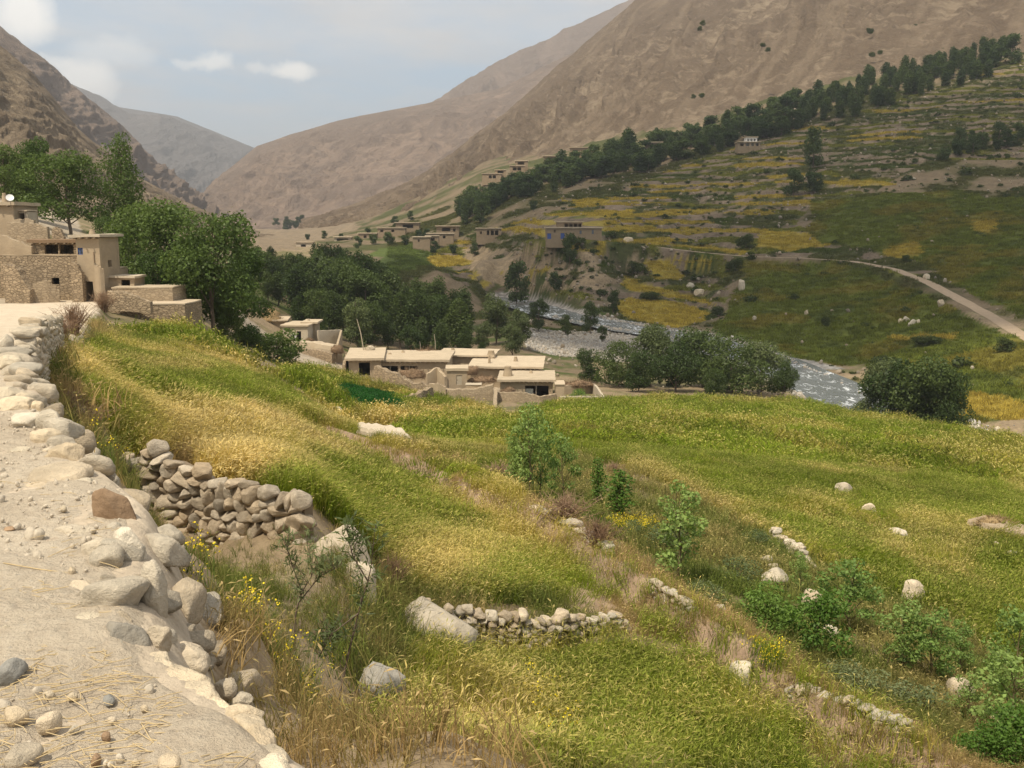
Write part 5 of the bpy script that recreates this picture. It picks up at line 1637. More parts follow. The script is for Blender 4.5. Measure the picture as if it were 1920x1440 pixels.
# ------------------------------------------------------------------ houses
def mat_mud(name, col, stones=0.0):
    """mud plaster; stones > 0 shows courses of rubble through it"""
    m, n = new_mat(name)
    pos = n.add('ShaderNodeNewGeometry').outputs['Position']
    a = n.noise(pos, 0.8, 7, 0.62)
    b = n.noise(pos, 7.0, 6, 0.65)
    rnd = n.add('ShaderNodeObjectInfo').outputs['Random']
    cc = n.mix(n.ramp(a, [(0.3, 0), (0.7, 1)]), tuple(x * 0.78 for x in col), tuple(min(1, x * 1.12) for x in col))
    cc = n.mix(n.math('MULTIPLY', n.ramp(b, [(0.3, 1), (0.5, 0)]), 0.4), cc, tuple(x * 0.6 for x in col))
    cc = n.mix(0.35, cc, n.mix(rnd, tuple(x * 0.8 for x in col), tuple(min(1, x * 1.2) for x in col)))
    h = n.math('ADD', a, n.math('MULTIPLY', b, 0.5))
    if stones > 0:
        v = n.add('ShaderNodeTexVoronoi', {'Vector': n.vmath('MULTIPLY', n.vmath('ADD', pos, n.vmath('MULTIPLY', n.noise(pos, 1.2, 3, out=1), (0.25, 0.25, 0.12))), (2.6, 2.6, 5.2)), 'Scale': 1.0}, feature='DISTANCE_TO_EDGE')
        v2 = n.add('ShaderNodeTexVoronoi', {'Vector': n.vmath('MULTIPLY', n.vmath('ADD', pos, n.vmath('MULTIPLY', n.noise(pos, 1.2, 3, out=1), (0.25, 0.25, 0.12))), (2.6, 2.6, 5.2)), 'Scale': 1.0})
        cell = n.ramp(v.outputs[0], [(0.02, 0.0), (0.12, 1.0)])
        tone = n.add('ShaderNodeSeparateColor', {0: v2.outputs['Color']}).outputs[0]
        cs = n.mix(tone, tuple(x * 0.65 for x in col), tuple(min(1, x * 1.25) for x in col))
        cs = n.mix(cell, tuple(x * 0.42 for x in col), cs)
        cc = n.mix(stones, cc, cs)
        h = n.math('ADD', n.math('MULTIPLY', h, 0.4), n.math('MULTIPLY', cell, 1.2 * stones))
    bs = n.add('ShaderNodeBsdfPrincipled', {'Base Color': cc, 'Roughness': 0.95, 'Specular IOR Level': 0.1, 'Normal': n.bump(h, 0.7, 0.06)})
    finish(n, bs)
    return m


mMud = mat_mud('mud_plaster', (0.40, 0.315, 0.215))
mMudPale = mat_mud('pale_mud_plaster', (0.50, 0.425, 0.32))
mMudRoof = mat_mud('mud_roof', (0.49, 0.40, 0.285))
mCourse = mat_mud('rubble_course_wall', (0.37, 0.285, 0.19), stones=0.75)
mCourse2 = mat_mud('mud_brick_wall', (0.40, 0.315, 0.215), stones=0.45)
mFarMud = mat_mud('far_mud_plaster', (0.29, 0.22, 0.145))
mWhite = mat_plain('whitewash', (0.74, 0.72, 0.68), 0.8)
mBlue = mat_plain('blue_paint', (0.055, 0.10, 0.30), 0.55, 0.3)
mDoor = mat_earth('door_planks', (0.19, 0.14, 0.095), 0.3, 5.0, objcoord=True)
mCloth = mat_plain('pale_panel', (0.50, 0.50, 0.46))
mMetal = mat_plain('painted_dish', (0.72, 0.72, 0.70), 0.4, 0.5)
m_, n = new_mat('window_glass')
finish(n, n.add('ShaderNodeBsdfPrincipled', {'Base Color': (0.10, 0.13, 0.17), 'Roughness': 0.12, 'Specular IOR Level': 0.6}))
mGlass = m_


def panel_mesh(name, w_, z0, z1, t, openings, seed, cell=0.7, jit=0.035):
    """a wall with real openings: x across, y thickness, z up"""
    xs = {-w_ / 2, w_ / 2}
    zs = {z0, z1}
    for (a, b, c_, d) in openings:
        xs |= {a, b}
        zs |= {c_, d}
    xs, zs = sorted(xs), sorted(zs)

    def refine(v):
        out = [v[0]]
        for a, b in zip(v, v[1:]):
            k_ = max(1, int(round((b - a) / cell)))
            out += [a + (b - a) * (i + 1) / k_ for i in range(k_)]
        return out
    xs, zs = refine(xs), refine(zs)
    nx, nz = len(xs) - 1, len(zs) - 1
    solid = np.ones((nx, nz), bool)
    for i in range(nx):
        for j in range(nz):
            cx, cz = (xs[i] + xs[i + 1]) / 2, (zs[j] + zs[j + 1]) / 2
            for (a, b, c_, d) in openings:
                if a < cx < b and c_ < cz < d:
                    solid[i, j] = False
    V, idx, Fc = [], {}, []

    def vid(i, j, k_):
        key = (i, j, k_)
        if key not in idx:
            idx[key] = len(V)
            V.append((xs[i], t * k_, zs[j]))
        return idx[key]
    S = lambda i, j: 0 <= i < nx and 0 <= j < nz and solid[i, j]
    for i in range(nx):
        for j in range(nz):
            if not solid[i, j]:
                continue
            Fc.append((vid(i, j, 0), vid(i + 1, j, 0), vid(i + 1, j + 1, 0), vid(i, j + 1, 0)))
            Fc.append((vid(i, j, 1), vid(i, j + 1, 1), vid(i + 1, j + 1, 1), vid(i + 1, j, 1)))
            if not S(i - 1, j):
                Fc.append((vid(i, j, 0), vid(i, j + 1, 0), vid(i, j + 1, 1), vid(i, j, 1)))
            if not S(i + 1, j):
                Fc.append((vid(i + 1, j, 0), vid(i + 1, j, 1), vid(i + 1, j + 1, 1), vid(i + 1, j + 1, 0)))
            if not S(i, j - 1):
                Fc.append((vid(i, j, 0), vid(i, j, 1), vid(i + 1, j, 1), vid(i + 1, j, 0)))
            if not S(i, j + 1):
                Fc.append((vid(i, j + 1, 0), vid(i + 1, j + 1, 0), vid(i + 1, j + 1, 1), vid(i, j + 1, 1)))
    V = np.array(V, float)
    V = V + jit * 2 * np.stack([n3(V, 1.1, seed % 50 + 1), n3(V, 1.3, seed % 50 + 2), n3(V, 1.2, seed % 50 + 3)], -1)
    return mesh_np(name, V, faces=Fc, smooth=False)


def lump_box(name, x0, x1, y0, y1, z0, z1, seed, cell=0.8, jit=0.05, rnd=0.0, sag=0.0):
    """an uneven slab, used for roofs, benches and steps"""
    bm = bmesh.new()
    nx = max(1, int((x1 - x0) / cell))
    ny = max(1, int((y1 - y0) / cell))
    nz = max(1, int((z1 - z0) / cell))
    idx = {}

    def v(i, j, k_):
        key = (i, j, k_)
        if key not in idx:
            idx[key] = bm.verts.new((x0 + (x1 - x0) * i / nx, y0 + (y1 - y0) * j / ny, z0 + (z1 - z0) * k_ / nz))
        return idx[key]
    for i in range(nx):
        for j in range(ny):
            bm.faces.new((v(i, j, 0), v(i, j + 1, 0), v(i + 1, j + 1, 0), v(i + 1, j, 0)))
            bm.faces.new((v(i, j, nz), v(i + 1, j, nz), v(i + 1, j + 1, nz), v(i, j + 1, nz)))
    for i in range(nx):
        for k_ in range(nz):
            bm.faces.new((v(i, 0, k_), v(i + 1, 0, k_), v(i + 1, 0, k_ + 1), v(i, 0, k_ + 1)))
            bm.faces.new((v(i, ny, k_), v(i, ny, k_ + 1), v(i + 1, ny, k_ + 1), v(i + 1, ny, k_)))
    for j in range(ny):
        for k_ in range(nz):
            bm.faces.new((v(0, j, k_), v(0, j, k_ + 1), v(0, j + 1, k_ + 1), v(0, j + 1, k_)))
            bm.faces.new((v(nx, j, k_), v(nx, j + 1, k_), v(nx, j + 1, k_ + 1), v(nx, j, k_ + 1)))
    V = np.array([q.co[:] for q in bm.verts])
    Fc = [[q.index for q in f.verts] for f in bm.faces] if False else None
    bm.verts.index_update()
    Fc = [[q.index for q in f.verts] for f in bm.faces]
    bm.free()
    V = V + jit * 2 * np.stack([n3(V, 0.9, seed % 50 + 4), n3(V, 0.8, seed % 50 + 5), n3(V, 0.7, seed % 50 + 6)], -1)
    return mesh_np(name, V, faces=Fc, smooth=False)


def cone_mesh(name, r0, r1, h, sides=10, hole=True, seed=0):
    th = np.linspace(0, 2 * np.pi, sides, endpoint=False)
    rings = [(r0 * 1.05, -0.15), (r0, 0.02), ((r0 * 0.55 + r1 * 0.45), h * 0.5), (r1, h * 0.9), (r1 * 1.12, h)]
    if hole:
        rings += [(r1 * 0.62, h), (r1 * 0.55, h * 0.6)]
    V = np.concatenate([np.stack([r_ * np.cos(th), r_ * np.sin(th), np.full(sides, z)], -1) for r_, z in rings])
    Q = [(i * sides + j, i * sides + (j + 1) % sides, (i + 1) * sides + (j + 1) % sides, (i + 1) * sides + j) for i in range(len(rings) - 1) for j in range(sides)]
    V = V * (1 + 0.06 * n3(V, 2.0, seed % 50 + 1))[:, None]
    return mesh_np(name, V, quads=np.array(Q))


def log_mesh(name, L_, r_, mat):
    V, Q = tube([(0, 0, 0), (0, L_ * 0.5, 0.01), (0, L_, 0)], [r_, r_ * 0.95, r_ * 0.9], 6)
    me = mesh_np(name, V, faces=[tuple(q) for q in Q] + [tuple(range(5, -1, -1)), tuple(range(12, 18))])
    me.materials.append(mat)
    return me


BEAM = log_mesh('beam', 0.9, 0.075, mWood)
POST = log_mesh('post', 1.0, 0.07, mPale)


def house(name, label, loc, w_, d, h, rz=0.0, front=(), left=(), right=(), mat=None, roofmat=None, over=0.35, rth=0.28, beams=0, chim=(), seed=1, deep=1.6, cat='house', group=None, roof=True, parapet=0.0, backless=False, doors=(), posts=(), t=0.32, cell=0.7):
    mat = mat or mMud
    root = empty(name, tuple(loc), rz)
    tag(root, label, cat, group)
    obj('wall', panel_mesh('wall', w_, -deep, h, t, list(front), seed, cell), mat, root)
    o = obj('wall', panel_mesh('wall', w_, -deep, h, t, [], seed + 1, 1.2), mat, root, (0, d - t, 0))
    o = obj('wall', panel_mesh('wall', d - 2 * t, -deep, h - 0.01, t, list(left), seed + 2, cell), mat, root, (-w_ / 2, d / 2, 0), (0, 0, -math.pi / 2))
    o = obj('wall', panel_mesh('wall', d - 2 * t, -deep, h - 0.01, t, list(right), seed + 3, cell), mat, root, (w_ / 2, d / 2, 0), (0, 0, math.pi / 2))
    if roof:
        rf = obj('roof', lump_box('roof', -w_ / 2 - over, w_ / 2 + over, -over * 1.2, d + over * 0.5, h + 0.02, h + rth, seed, 0.55, 0.09), roofmat or mMudRoof, root)
        for (fx, fy, r0, ch) in chim:
            obj('chimney', cone_mesh('chimney', r0, r0 * 0.6, ch, seed=seed), mat, rf, ((fx - 0.5) * w_, fy * d, h + rth - 0.03))
    for k_ in range(beams):
        x = -w_ / 2 - over * 0.5 + (w_ + over) * (k_ + 0.5) / beams
        obj('beam', BEAM, None, root, (x, -over * 1.2 - 0.12, h - 0.09), (0, 0, 0.05 * math.sin(k_ * 2.1)))
    for (a, b, z0, z1, mt, ins) in doors:
        me = lump_box('door', a + 0.02, b - 0.02, ins, ins + 0.06, z0, z1 - 0.02, seed, 2.0, 0.0)
        dr = obj('door', me, mt, root)
        me = lump_box('handle', a + 0.1, a + 0.16, ins - 0.05, ins - 0.004, (z0 + z1) / 2 - 0.06, (z0 + z1) / 2 + 0.06, seed, 2.0, 0.0)
        obj('handle', me, mWood, dr)
    for (x, y, hh) in posts:
        obj('post', POST, None, root, (x, y, 0), (math.pi / 2, 0, 0), (1, hh, 1))
    return root


def window(root, a, b, z0, z1, y, fm, bars=1):
    fr = 0.06
    bxs = [(a, a + fr, z0, z1), (b - fr, b, z0, z1), (a + fr, b - fr, z0, z0 + fr), (a + fr, b - fr, z1 - fr, z1)]
    for k_ in range(bars):
        c_ = a + (b - a) * (k_ + 1) / (bars + 1)
        bxs.append((c_ - 0.025, c_ + 0.025, z0 + fr, z1 - fr))
    zc = (z0 + z1) / 2
    parts = []
    for (x0, x1, q0, q1) in bxs:
        V = np.array([(x, yy, z) for x in (x0, x1) for yy in (y, y + 0.07) for z in (q0, q1)])
        parts.append((V, np.array([(0, 1, 3, 2), (4, 6, 7, 5), (0, 4, 5, 1), (2, 3, 7, 6), (0, 2, 6, 4), (1, 5, 7, 3)])))
    V, Q = join(parts)
    f = obj('window', mesh_np('window', V, quads=Q, smooth=False), fm, root)
    V = np.array([(a + fr, y + 0.045, z0 + fr), (b - fr, y + 0.045, z0 + fr), (b - fr, y + 0.045, z1 - fr), (a + fr, y + 0.045, z1 - fr)])
    obj('pane', mesh_np('pane', V, faces=[(0, 1, 2, 3)], smooth=False), mGlass, f)


def from_px(px0, px1, ytop, ybot, Y):
    a, b, c_ = P(px0, ybot, Y), P(px1, ybot, Y), P((px0 + px1) / 2, ytop, Y)
    return np.array([(a[0] + b[0]) / 2, Y, a[2]]), b[0] - a[0], c_[2] - a[2]


def heap(name, label, px, py, Y, wpx, hpx, mat, seed, cat, dep=0.8, twigs=None):
    """a heap of hay or brushwood: lumpy core bristling with stalks"""
    p = P(px, py, Y)
    s = Y / F
    wd, ht = wpx * s, hpx * s
    root = empty(name, tuple(p))
    tag(root, label, cat)
    V, Fc = ico(3)
    V = V.copy() * np.array([wd * 0.47, wd * 0.47 * dep, ht * 0.9])
    V[:, 2] = np.maximum(V[:, 2], -0.1)
    V *= (1 + 0.9 * n3(V, 1.6, seed) + 0.5 * n3(V, 4.0, seed + 3))[:, None]
    obj('core', mesh_np('core', V, quads=Fc, smooth=False), mat, root)
    r = np.random.default_rng(seed)
    n_ = 900
    k_ = r.integers(0, len(V), n_)
    C = V[k_] * r.uniform(0.9, 1.02, (n_, 1))
    d = C / (np.linalg.norm(C, axis=1, keepdims=True) + 1e-6) * 0.5 + r.normal(size=(n_, 3)) * 0.8
    d /= np.linalg.norm(d, axis=1, keepdims=True)
    L_ = wd * 0.16 * r.uniform(0.5, 1.4, (n_, 1))
    b = np.cross(d, r.normal(size=(n_, 3)))
    b /= np.linalg.norm(b, axis=1, keepdims=True)
    Vv = np.stack([C - d * L_ * 0.4 - b * 0.02, C - d * L_ * 0.4 + b * 0.02, C + d * L_ + b * 0.008, C + d * L_ - b * 0.008], 1).reshape(-1, 3)
    o = obj('stalks', mesh_np('stalks', Vv, quads=np.arange(n_ * 4).reshape(n_, 4), smooth=False), mat, root)
    o['kind'] = 'stuff'
    return root


def mud_wall(name, label, pts_, hpx, thick, mat, seed, cat='wall', deep=0.8, crumble=0.12):
    """free-standing or retaining wall of mud and rubble along photo pixels (px, py, Y) of its foot"""
    W = pline(pts_, max(8, 6 * len(pts_)))
    o0 = W[0]
    n_ = len(W)
    T = np.gradient(W[:, :2], axis=0)
    T /= np.linalg.norm(T, axis=1, keepdims=True)
    Nn = np.stack([-T[:, 1], T[:, 0]], -1)
    hs = np.interp(np.linspace(0, 1, n_), np.linspace(0, 1, len(hpx)), hpx) * W[:, 1] / F
    hs = hs + crumble * (vnoise(np.arange(n_) * 0.9, np.zeros(n_), seed) - 0.5) * 2
    rings = []
    for i in range(n_):
        for (o, z) in [(-0.5, -deep), (-0.48, hs[i] * 0.5), (-0.42, hs[i]), (0.42, hs[i] + 0.02), (0.48, hs[i] * 0.5), (0.5, -deep)]:
            rings.append((W[i, 0] + Nn[i, 0] * o * thick - o0[0], W[i, 1] + Nn[i, 1] * o * thick - o0[1], W[i, 2] + z - o0[2]))
    V = np.array(rings)
    V = V + 0.05 * 2 * np.stack([n3(V, 1.7, seed % 40 + 1), n3(V, 1.9, seed % 40 + 2), n3(V, 1.8, seed % 40 + 3)], -1)
    Fc = []
    for i in range(n_ - 1):
        for j in range(5):
            a = i * 6 + j
            Fc.append((a, a + 6, a + 7, a + 1))
    Fc += [(0, 1, 2, 3, 4, 5), tuple(range((n_ - 1) * 6 + 5, (n_ - 1) * 6 - 1, -1))]
    o = obj(name, mesh_np(name, V, faces=Fc, smooth=False), mat, None, tuple(o0))
    return tag(o, label, cat)


# ---- stone houses above the road
p, w_, h = from_px(-40, 150, 480, 566, 90)
house('stone_house', 'long rubble-built lower storey with a flat terrace beside the dusty road', p, w_, 7, h, mat=mCourse, roofmat=mMud, over=0.02, rth=0.12, seed=3, deep=2.5, front=[(2.2, 2.9, 1.6, 2.2)])
p, w_, h = from_px(60, 146, 455, 478, 91.5)
house('porch', 'brush-roofed open porch with a dark mouth on the rubble terrace', p, w_, 3.2, h, mat=mCourse, roofmat=mBrush, over=0.25, rth=0.30, seed=5, deep=0.4, front=[(-0.9, 0.35, 0.1, 0.95), (0.45, 1.75, 0.1, 0.95)], beams=6)
p, w_, h = from_px(148, 194, 445, 562, 89.2)
tw = house('tower_house', 'narrow two-storey mud tower with a small blue window beside the road', p, w_, 3.4, h, rz=-0.12, mat=mMud, roofmat=mMudPale, over=0.42, rth=0.26, seed=7, deep=2.0, front=[(-0.98, -0.48, h - 1.55, h - 0.95), (-0.55, 0.28, -0.2, 1.65)], beams=4, chim=[(0.3, 0.5, 0.3, 0.5)], right=[(-0.3, 0.3, 2.9, 3.5)])
window(tw, -0.98, -0.48, h - 1.55, h - 0.95, 0.05, mBlue)
me = lump_box('gutter_pole', 0.52, 0.60, -0.07, -0.01, h - 2.6, h - 1.3, 1, 3, 0.0)
obj('pole', me, mWood, tw)
p, w_, h = from_px(158, 186, 496, 562, 88.0)
mud_wall('buttress', 'rounded mud buttress at the foot of the square tower', [(183, 566, 88.2), (190, 566, 88.2), (196, 566, 88.4)], [70, 66, 60], 0.6, mMud, 8, deep=0.8)
mud_wall('buttress', 'broad crumbling rubble buttress beside the dusty road', [(18, 566, 87.5), (40, 567, 87.3), (64, 568, 87.2)], [70, 66, 24], 1.2, mCourse, 9)
mud_wall('buttress', 'low slumped rubble bank left of the arched doorway', [(66, 566, 87.8), (90, 566, 88), (112, 564, 88.5)], [34, 40, 18], 1.0, mCourse2, 10)
mud_wall('buttress', 'stone pier left of the arched doorway', [(140, 560, 88.6), (150, 561, 88.5), (159, 562, 88.5)], [70, 64, 50], 0.6, mCourse, 11)
p, w_, h = from_px(-60, 29, 385, 440, 98)
hd = house('upper_house', 'upper mud house with a white satellite dish on its roof', p, w_, 5, h, mat=mMud, over=0.3, rth=0.35, seed=12, deep=2.5, chim=[(0.72, 0.2, 0.28, 0.9)], beams=5)
p, w_, h = from_px(29, 52, 397, 414, 99)
house('hut', 'tiny square hut with a dark opening beside the dish house', p, w_, 2.0, h, mat=mMudPale, over=0.1, rth=0.14, seed=13, deep=2.0, front=[(-0.45, 0.3, 0.15, 0.75)], t=0.16)
mud_wall('stepped_wall', 'stepped mud-brick wall below the dish house', [(16, 440, 96), (60, 440, 96), (92, 444, 96)], [24, 22, 18], 0.5, mCourse2, 14, deep=1.5)
mud_wall('stepped_wall', 'ledge of a mud wall just under the tiny hut', [(26, 424, 97.5), (50, 424, 97.5), (66, 424, 97.5)], [14, 13, 12], 0.5, mMud, 15, deep=1.5)
mud_wall('stepped_wall', 'ruined stub of stone wall left of the square tower', [(100, 446, 94), (112, 446, 94), (122, 448, 94)], [18, 20, 6], 0.5, mCourse, 16, deep=1.5)
mud_wall('stepped_wall', 'mud parapet at the picture edge above the terrace', [(-20, 478, 91), (20, 478, 91), (62, 480, 91)], [38, 34, 16], 0.5, mMud, 17, deep=0.6)
# dish
p = P(19, 378, 96.5)
ds = empty('satellite_dish', tuple(p))
tag(ds, 'small white satellite dish on the roof of the upper mud house', 'satellite dish')
rr2 = np.linspace(0, 0.36, 6)
th = np.linspace(0, 2 * np.pi, 16, endpoint=False)
V = np.concatenate([np.stack([r_ * np.cos(th), r_ * np.sin(th), np.full(16, 0.55 * r_ ** 2)], -1) for r_ in rr2 + 0.002])
Q = np.array([(i * 16 + j, i * 16 + (j + 1) % 16, (i + 1) * 16 + (j + 1) % 16, (i + 1) * 16 + j) for i in range(5) for j in range(16)])
obj('reflector', mesh_np('reflector', V, quads=Q), mMetal, ds, (0, 0, 0.35), (R(60), 0, R(25)))
V, Q = tube([(0, 0.1, -0.6), (0, 0.08, 0), (0, 0.04, 0.35)], [0.025] * 3, 6)
obj('mast', mesh_np('mast', V, quads=Q), mWood, ds)
# lower stone hut
p, w_, h = from_px(203, 348, 572, 612, 85.5)
house('stone_hut', 'low rubble hut with a flat top at the corner of the wheat field', p, w_, 5.0, h, rz=0.02, mat=mCourse, roofmat=mMudRoof, over=0.04, rth=0.12, seed=21, deep=2.4)
p, w_, h = from_px(212, 324, 541, 566, 88.3)
house('stone_hut', 'mud-brick upper tier set back on the low rubble hut', p, w_, 4.0, h, rz=0.02, mat=mCourse2, roofmat=mMudRoof, over=0.05, rth=0.14, seed=23, deep=1.6)
p, w_, h = from_px(206, 252, 521, 540, 90.4)
house('stone_hut', 'small rounded hut with a black doorway topmost of the stacked tiers', p, w_, 2.6, h, mat=mMud, roofmat=mMudPale, over=0.18, rth=0.22, seed=25, deep=1.2, front=[(-0.05, 0.75, 0.05, 0.72)], t=0.2)
p, w_, h = from_px(203, 226, 504, 530, 92.5)
house('stone_hut', 'square wall block between the tower and the rounded hut', p, w_, 2.0, h, mat=mMud, over=0.02, rth=0.1, seed=27, deep=1.5)
mud_wall('low_wall', 'curved rubble apron in front of the stacked stone hut', [(205, 566, 84.6), (240, 566, 84.4), (284, 570, 84.3)], [20, 18, 6], 0.6, mCourse, 28)
mud_wall('mud_bank', 'bare earthen lip under the rubble hut at the field corner', [(205, 612, 84.6), (270, 614, 84.4), (330, 622, 84.2)], [8, 7, 3], 1.6, mMud, 29, deep=1.2)

# ---- the mud village in the middle
def vhouse(px0, px1, ytop, ybot, Y, d, **kw):
    p, w_, h = from_px(px0, px1, ytop, ybot, Y)
    return house('mud_house', kw.pop('label'), p, w_, d, h, **kw), w_, h


vhouse(484, 536, 602, 640, 172, 6, label='mud house crowned by a heap of hay', rz=0.12, seed=31, over=0.5, beams=7, deep=2.5)
heap('hay_heap', 'brown hay heap on the roof of the uppermost village house', 508, 600, 173, 44, 20, mHay, 31, 'hay')
r_, w_, h = vhouse(530, 578, 612, 642, 166, 6.5, label='whitish mud house with a dark doorway under the hay-topped one', rz=-0.08, seed=33, mat=mMudPale, over=0.25, front=[(0.25, 1.0, 0, 1.9), (-1.1, -0.7, 1.7, 2.1)], chim=[(0.75, 0.7, 0.3, 0.6)], deep=2.5, doors=[(-0.6, 0.25, 0, 1.5, mCloth, -0.09)])
vhouse(572, 592, 606, 640, 169, 4, label='narrow store with a jutting flat roof beside the whitish house', seed=35, over=0.55, deep=2.0)
mud_wall('yard_wall', 'pale mud wall closing the yard beside the whitish house', [(596, 640, 168), (620, 638, 170), (640, 636, 172)], [20, 19, 18], 0.4, mMudPale, 36, crumble=0.03)
mud_wall('yard_wall', 'short mud wall running forward from the yard corner', [(640, 637, 171), (636, 650, 163), (630, 664, 157)], [18, 16, 10], 0.4, mMud, 37, crumble=0.04)
mud_wall('yard_terrace', 'mud terrace front before the whitish house', [(548, 660, 160), (590, 658, 160), (634, 662, 158)], [20, 18, 12], 2.4, mMudRoof, 38, deep=2.0)
mud_wall('rubble_wall', 'rubble foot of the yard terrace beside the willow bush', [(548, 668, 156), (585, 668, 156), (625, 670, 155)], [18, 14, 8], 1.0, mCourse, 39, deep=2.0)
heap('brush_heap', 'dark brushwood heap beside the door of the whitish house', 581, 640, 163, 18, 9, mBrush, 40, 'brushwood')
heap('brush_heap', 'brown brushwood cone at the left end of the long mud house', 632, 660, 156, 26, 16, mBrush, 41, 'brushwood')

r_, w_, h = vhouse(655, 714, 675, 702, 149, 12, label='mud house with a wide dark doorway at the left end of the row', rz=0.10, seed=43, over=0.55, rth=0.38, front=[(-0.9, 0.75, -0.2, 1.85)], beams=8, deep=2.2, left=[(-0.6, 0.2, 0.9, 1.5)])
heap('earth_mound', 'tan earthen mound on the roof by the leaning pole', 692, 660, 158, 22, 11, mMudPale, 44, 'mound')
r_, w_, h = vhouse(712, 838, 678, 706, 151, 11, label='long mud house with open dark porch and bulging right wall', rz=-0.02, seed=45, over=0.45, rth=0.36, front=[(-5.0, -2.4, -0.1, 1.65), (-2.0, 0.7, 0.55, 1.65)], beams=14, deep=2.5, chim=[(0.25, 0.75, 0.3, 0.35), (0.08, 0.5, 0.35, 0.3)], posts=[(-3.6, 0.1, 1.6), (-0.6, 0.1, 1.6)])
vhouse(838, 876, 695, 722, 143.5, 3.2, label='small mud store with a rounded flat roof and pale door', rz=0.05, seed=47, over=0.18, rth=0.42, deep=1.8, front=[(-0.1, 0.75, 0.0, 1.5)], doors=[(-0.1, 0.75, 0.0, 1.5, mPale, 0.08)])
vhouse(822, 922, 668, 692, 163, 8, label='back mud house with a pale roof and a line of beam ends', rz=-0.10, seed=49, over=0.5, beams=12, deep=2.2, chim=[(0.2, 0.5, 0.4, 0.6)], front=[(-3.4, -2.6, 0.9, 1.6)])
vhouse(884, 1012, 690, 712, 153.5, 12, label='largest mud house with broad sloping roof and stout chimney', rz=-0.06, seed=51, over=0.6, rth=0.34, beams=16, deep=2.5, chim=[(0.22, 0.75, 0.8, 1.3), (0.62, 0.45, 0.38, 0.8), (0.24, 0.25, 0.22, 1.4)], front=[(1.0, 4.6, 0.5, 1.5)], mat=mMud)
r_, w_, h = vhouse(938, 1036, 715, 746, 144, 9, label='foremost mud house with a pillared porch at its right end', rz=-0.03, seed=53, over=0.45, rth=0.34, beams=12, deep=2.0, chim=[(0.13, 0.35, 0.75, 1.5), (0.58, 0.7, 0.28, 0.4)], front=[(-0.2, 3.3, -0.3, 1.85)], posts=[(1.45, 0.12, 1.9)])
obj('screen', lump_box('screen', -0.15, 1.0, 0.6, 0.66, -0.3, 1.3, 3, 1.0, 0.01), mCloth, r_)
mud_wall('yard_wall', 'rounded mud yard wall before the foremost house', [(932, 756, 140), (975, 758, 139), (1012, 757, 139), (1041, 754, 141)], [22, 24, 15, 16], 0.5, mCourse2, 55, deep=1.4)
mud_wall('yard_wall', 'mud end wall dropping to the field left of the foremost house', [(930, 760, 139.5), (928, 772, 134), (930, 784, 128)], [34, 24, 6], 0.6, mCourse2, 56, deep=1.2)
mud_wall('yard_wall', 'low broad mud wall under the little pale shed', [(815, 752, 142), (850, 752, 141), (890, 748, 141), (925, 748, 141)], [28, 22, 20, 28], 1.6, mCourse2, 57, deep=1.4)
mud_wall('yard_wall', 'upright slab of mud wall above the rubble in the village', [(806, 748, 141), (822, 750, 140.6), (836, 750, 140.6)], [30, 32, 26], 0.5, mMud, 58, deep=1.2)
mud_wall('rubble_wall', 'tumbled rubble wall below the long porch', [(706, 708, 146), (738, 718, 144), (770, 728, 142.5), (806, 734, 142)], [24, 20, 14, 14], 1.1, mCourse, 59, deep=1.4, crumble=0.25)
mud_wall('rubble_wall', 'curving mud wall ending in a loose stone heap beside the store', [(800, 716, 144), (820, 712, 145), (836, 720, 143)], [16, 24, 14], 0.5, mMud, 60, deep=1.2)
mud_wall('rubble_wall', 'separate rubble wall at the edge of the meadow left of the village yard', [(756, 756, 128), (785, 752, 129), (808, 744, 132)], [12, 16, 18], 0.9, mCourse, 61, deep=1.0, crumble=0.2)
mud_wall('rubble_wall', 'stone side of the leftmost village house', [(645, 702, 148), (649, 690, 151), (651, 682, 154)], [20, 20, 18], 0.5, mCourse, 62, deep=1.0, crumble=0.2)
heap('brush_heap', 'long brown brushwood heap below the dark porch', 772, 706, 146, 54, 15, mBrush, 63, 'brushwood', dep=0.4)
heap('brush_heap', 'brushwood pile between the stout chimneys', 906, 714, 147.5, 50, 9, mBrush, 64, 'brushwood', dep=0.5)
heap('brush_heap', 'dark brushwood behind the little store', 884, 700, 149, 24, 14, mBrush, 65, 'brushwood', dep=0.6)
heap('brush_heap', 'reddish brushwood against the wall of the foremost house', 952, 738, 141.5, 30, 12, mBrush, 66, 'brushwood', dep=0.4)
heap('brush_heap', 'straggling brushwood behind the long mud house', 800, 664, 162, 60, 10, mBrush, 67, 'brushwood', dep=0.4)
p, w_, h = from_px(874, 902, 722, 738, 141.5)
house('shed', 'little box shed with a pale slab roof in the village yard', p, w_, 1.6, h, mat=mMud, roofmat=mMudPale, over=0.08, rth=0.1, seed=68, deep=0.8, t=0.15, cat='shed')
p, w_, h = from_px(1042, 1058, 722, 748, 141)
house('shed', 'small mud shed at the left of the vegetable yard', p, w_, 3.5, h, mat=mMud, over=0.1, rth=0.15, seed=70, deep=1.2, t=0.2, cat='shed')
mud_wall('yard_wall', 'low mud wall of the vegetable yard facing the field', [(1050, 748, 140), (1090, 748, 140), (1132, 747, 140.5)], [5, 5, 4], 0.4, mMudPale, 71, crumble=0.02)
mud_wall('yard_wall', 'slanting right wall of the vegetable yard', [(1131, 747, 140.5), (1120, 736, 147), (1112, 728, 151)], [4, 10, 10], 0.4, mMudPale, 72, crumble=0.03)
mud_wall('yard_wall', 'rear wall of the vegetable yard with brush on it', [(1058, 736, 149), (1085, 734, 150), (1112, 734, 151)], [14, 13, 12], 0.4, mMud, 73, crumble=0.04)
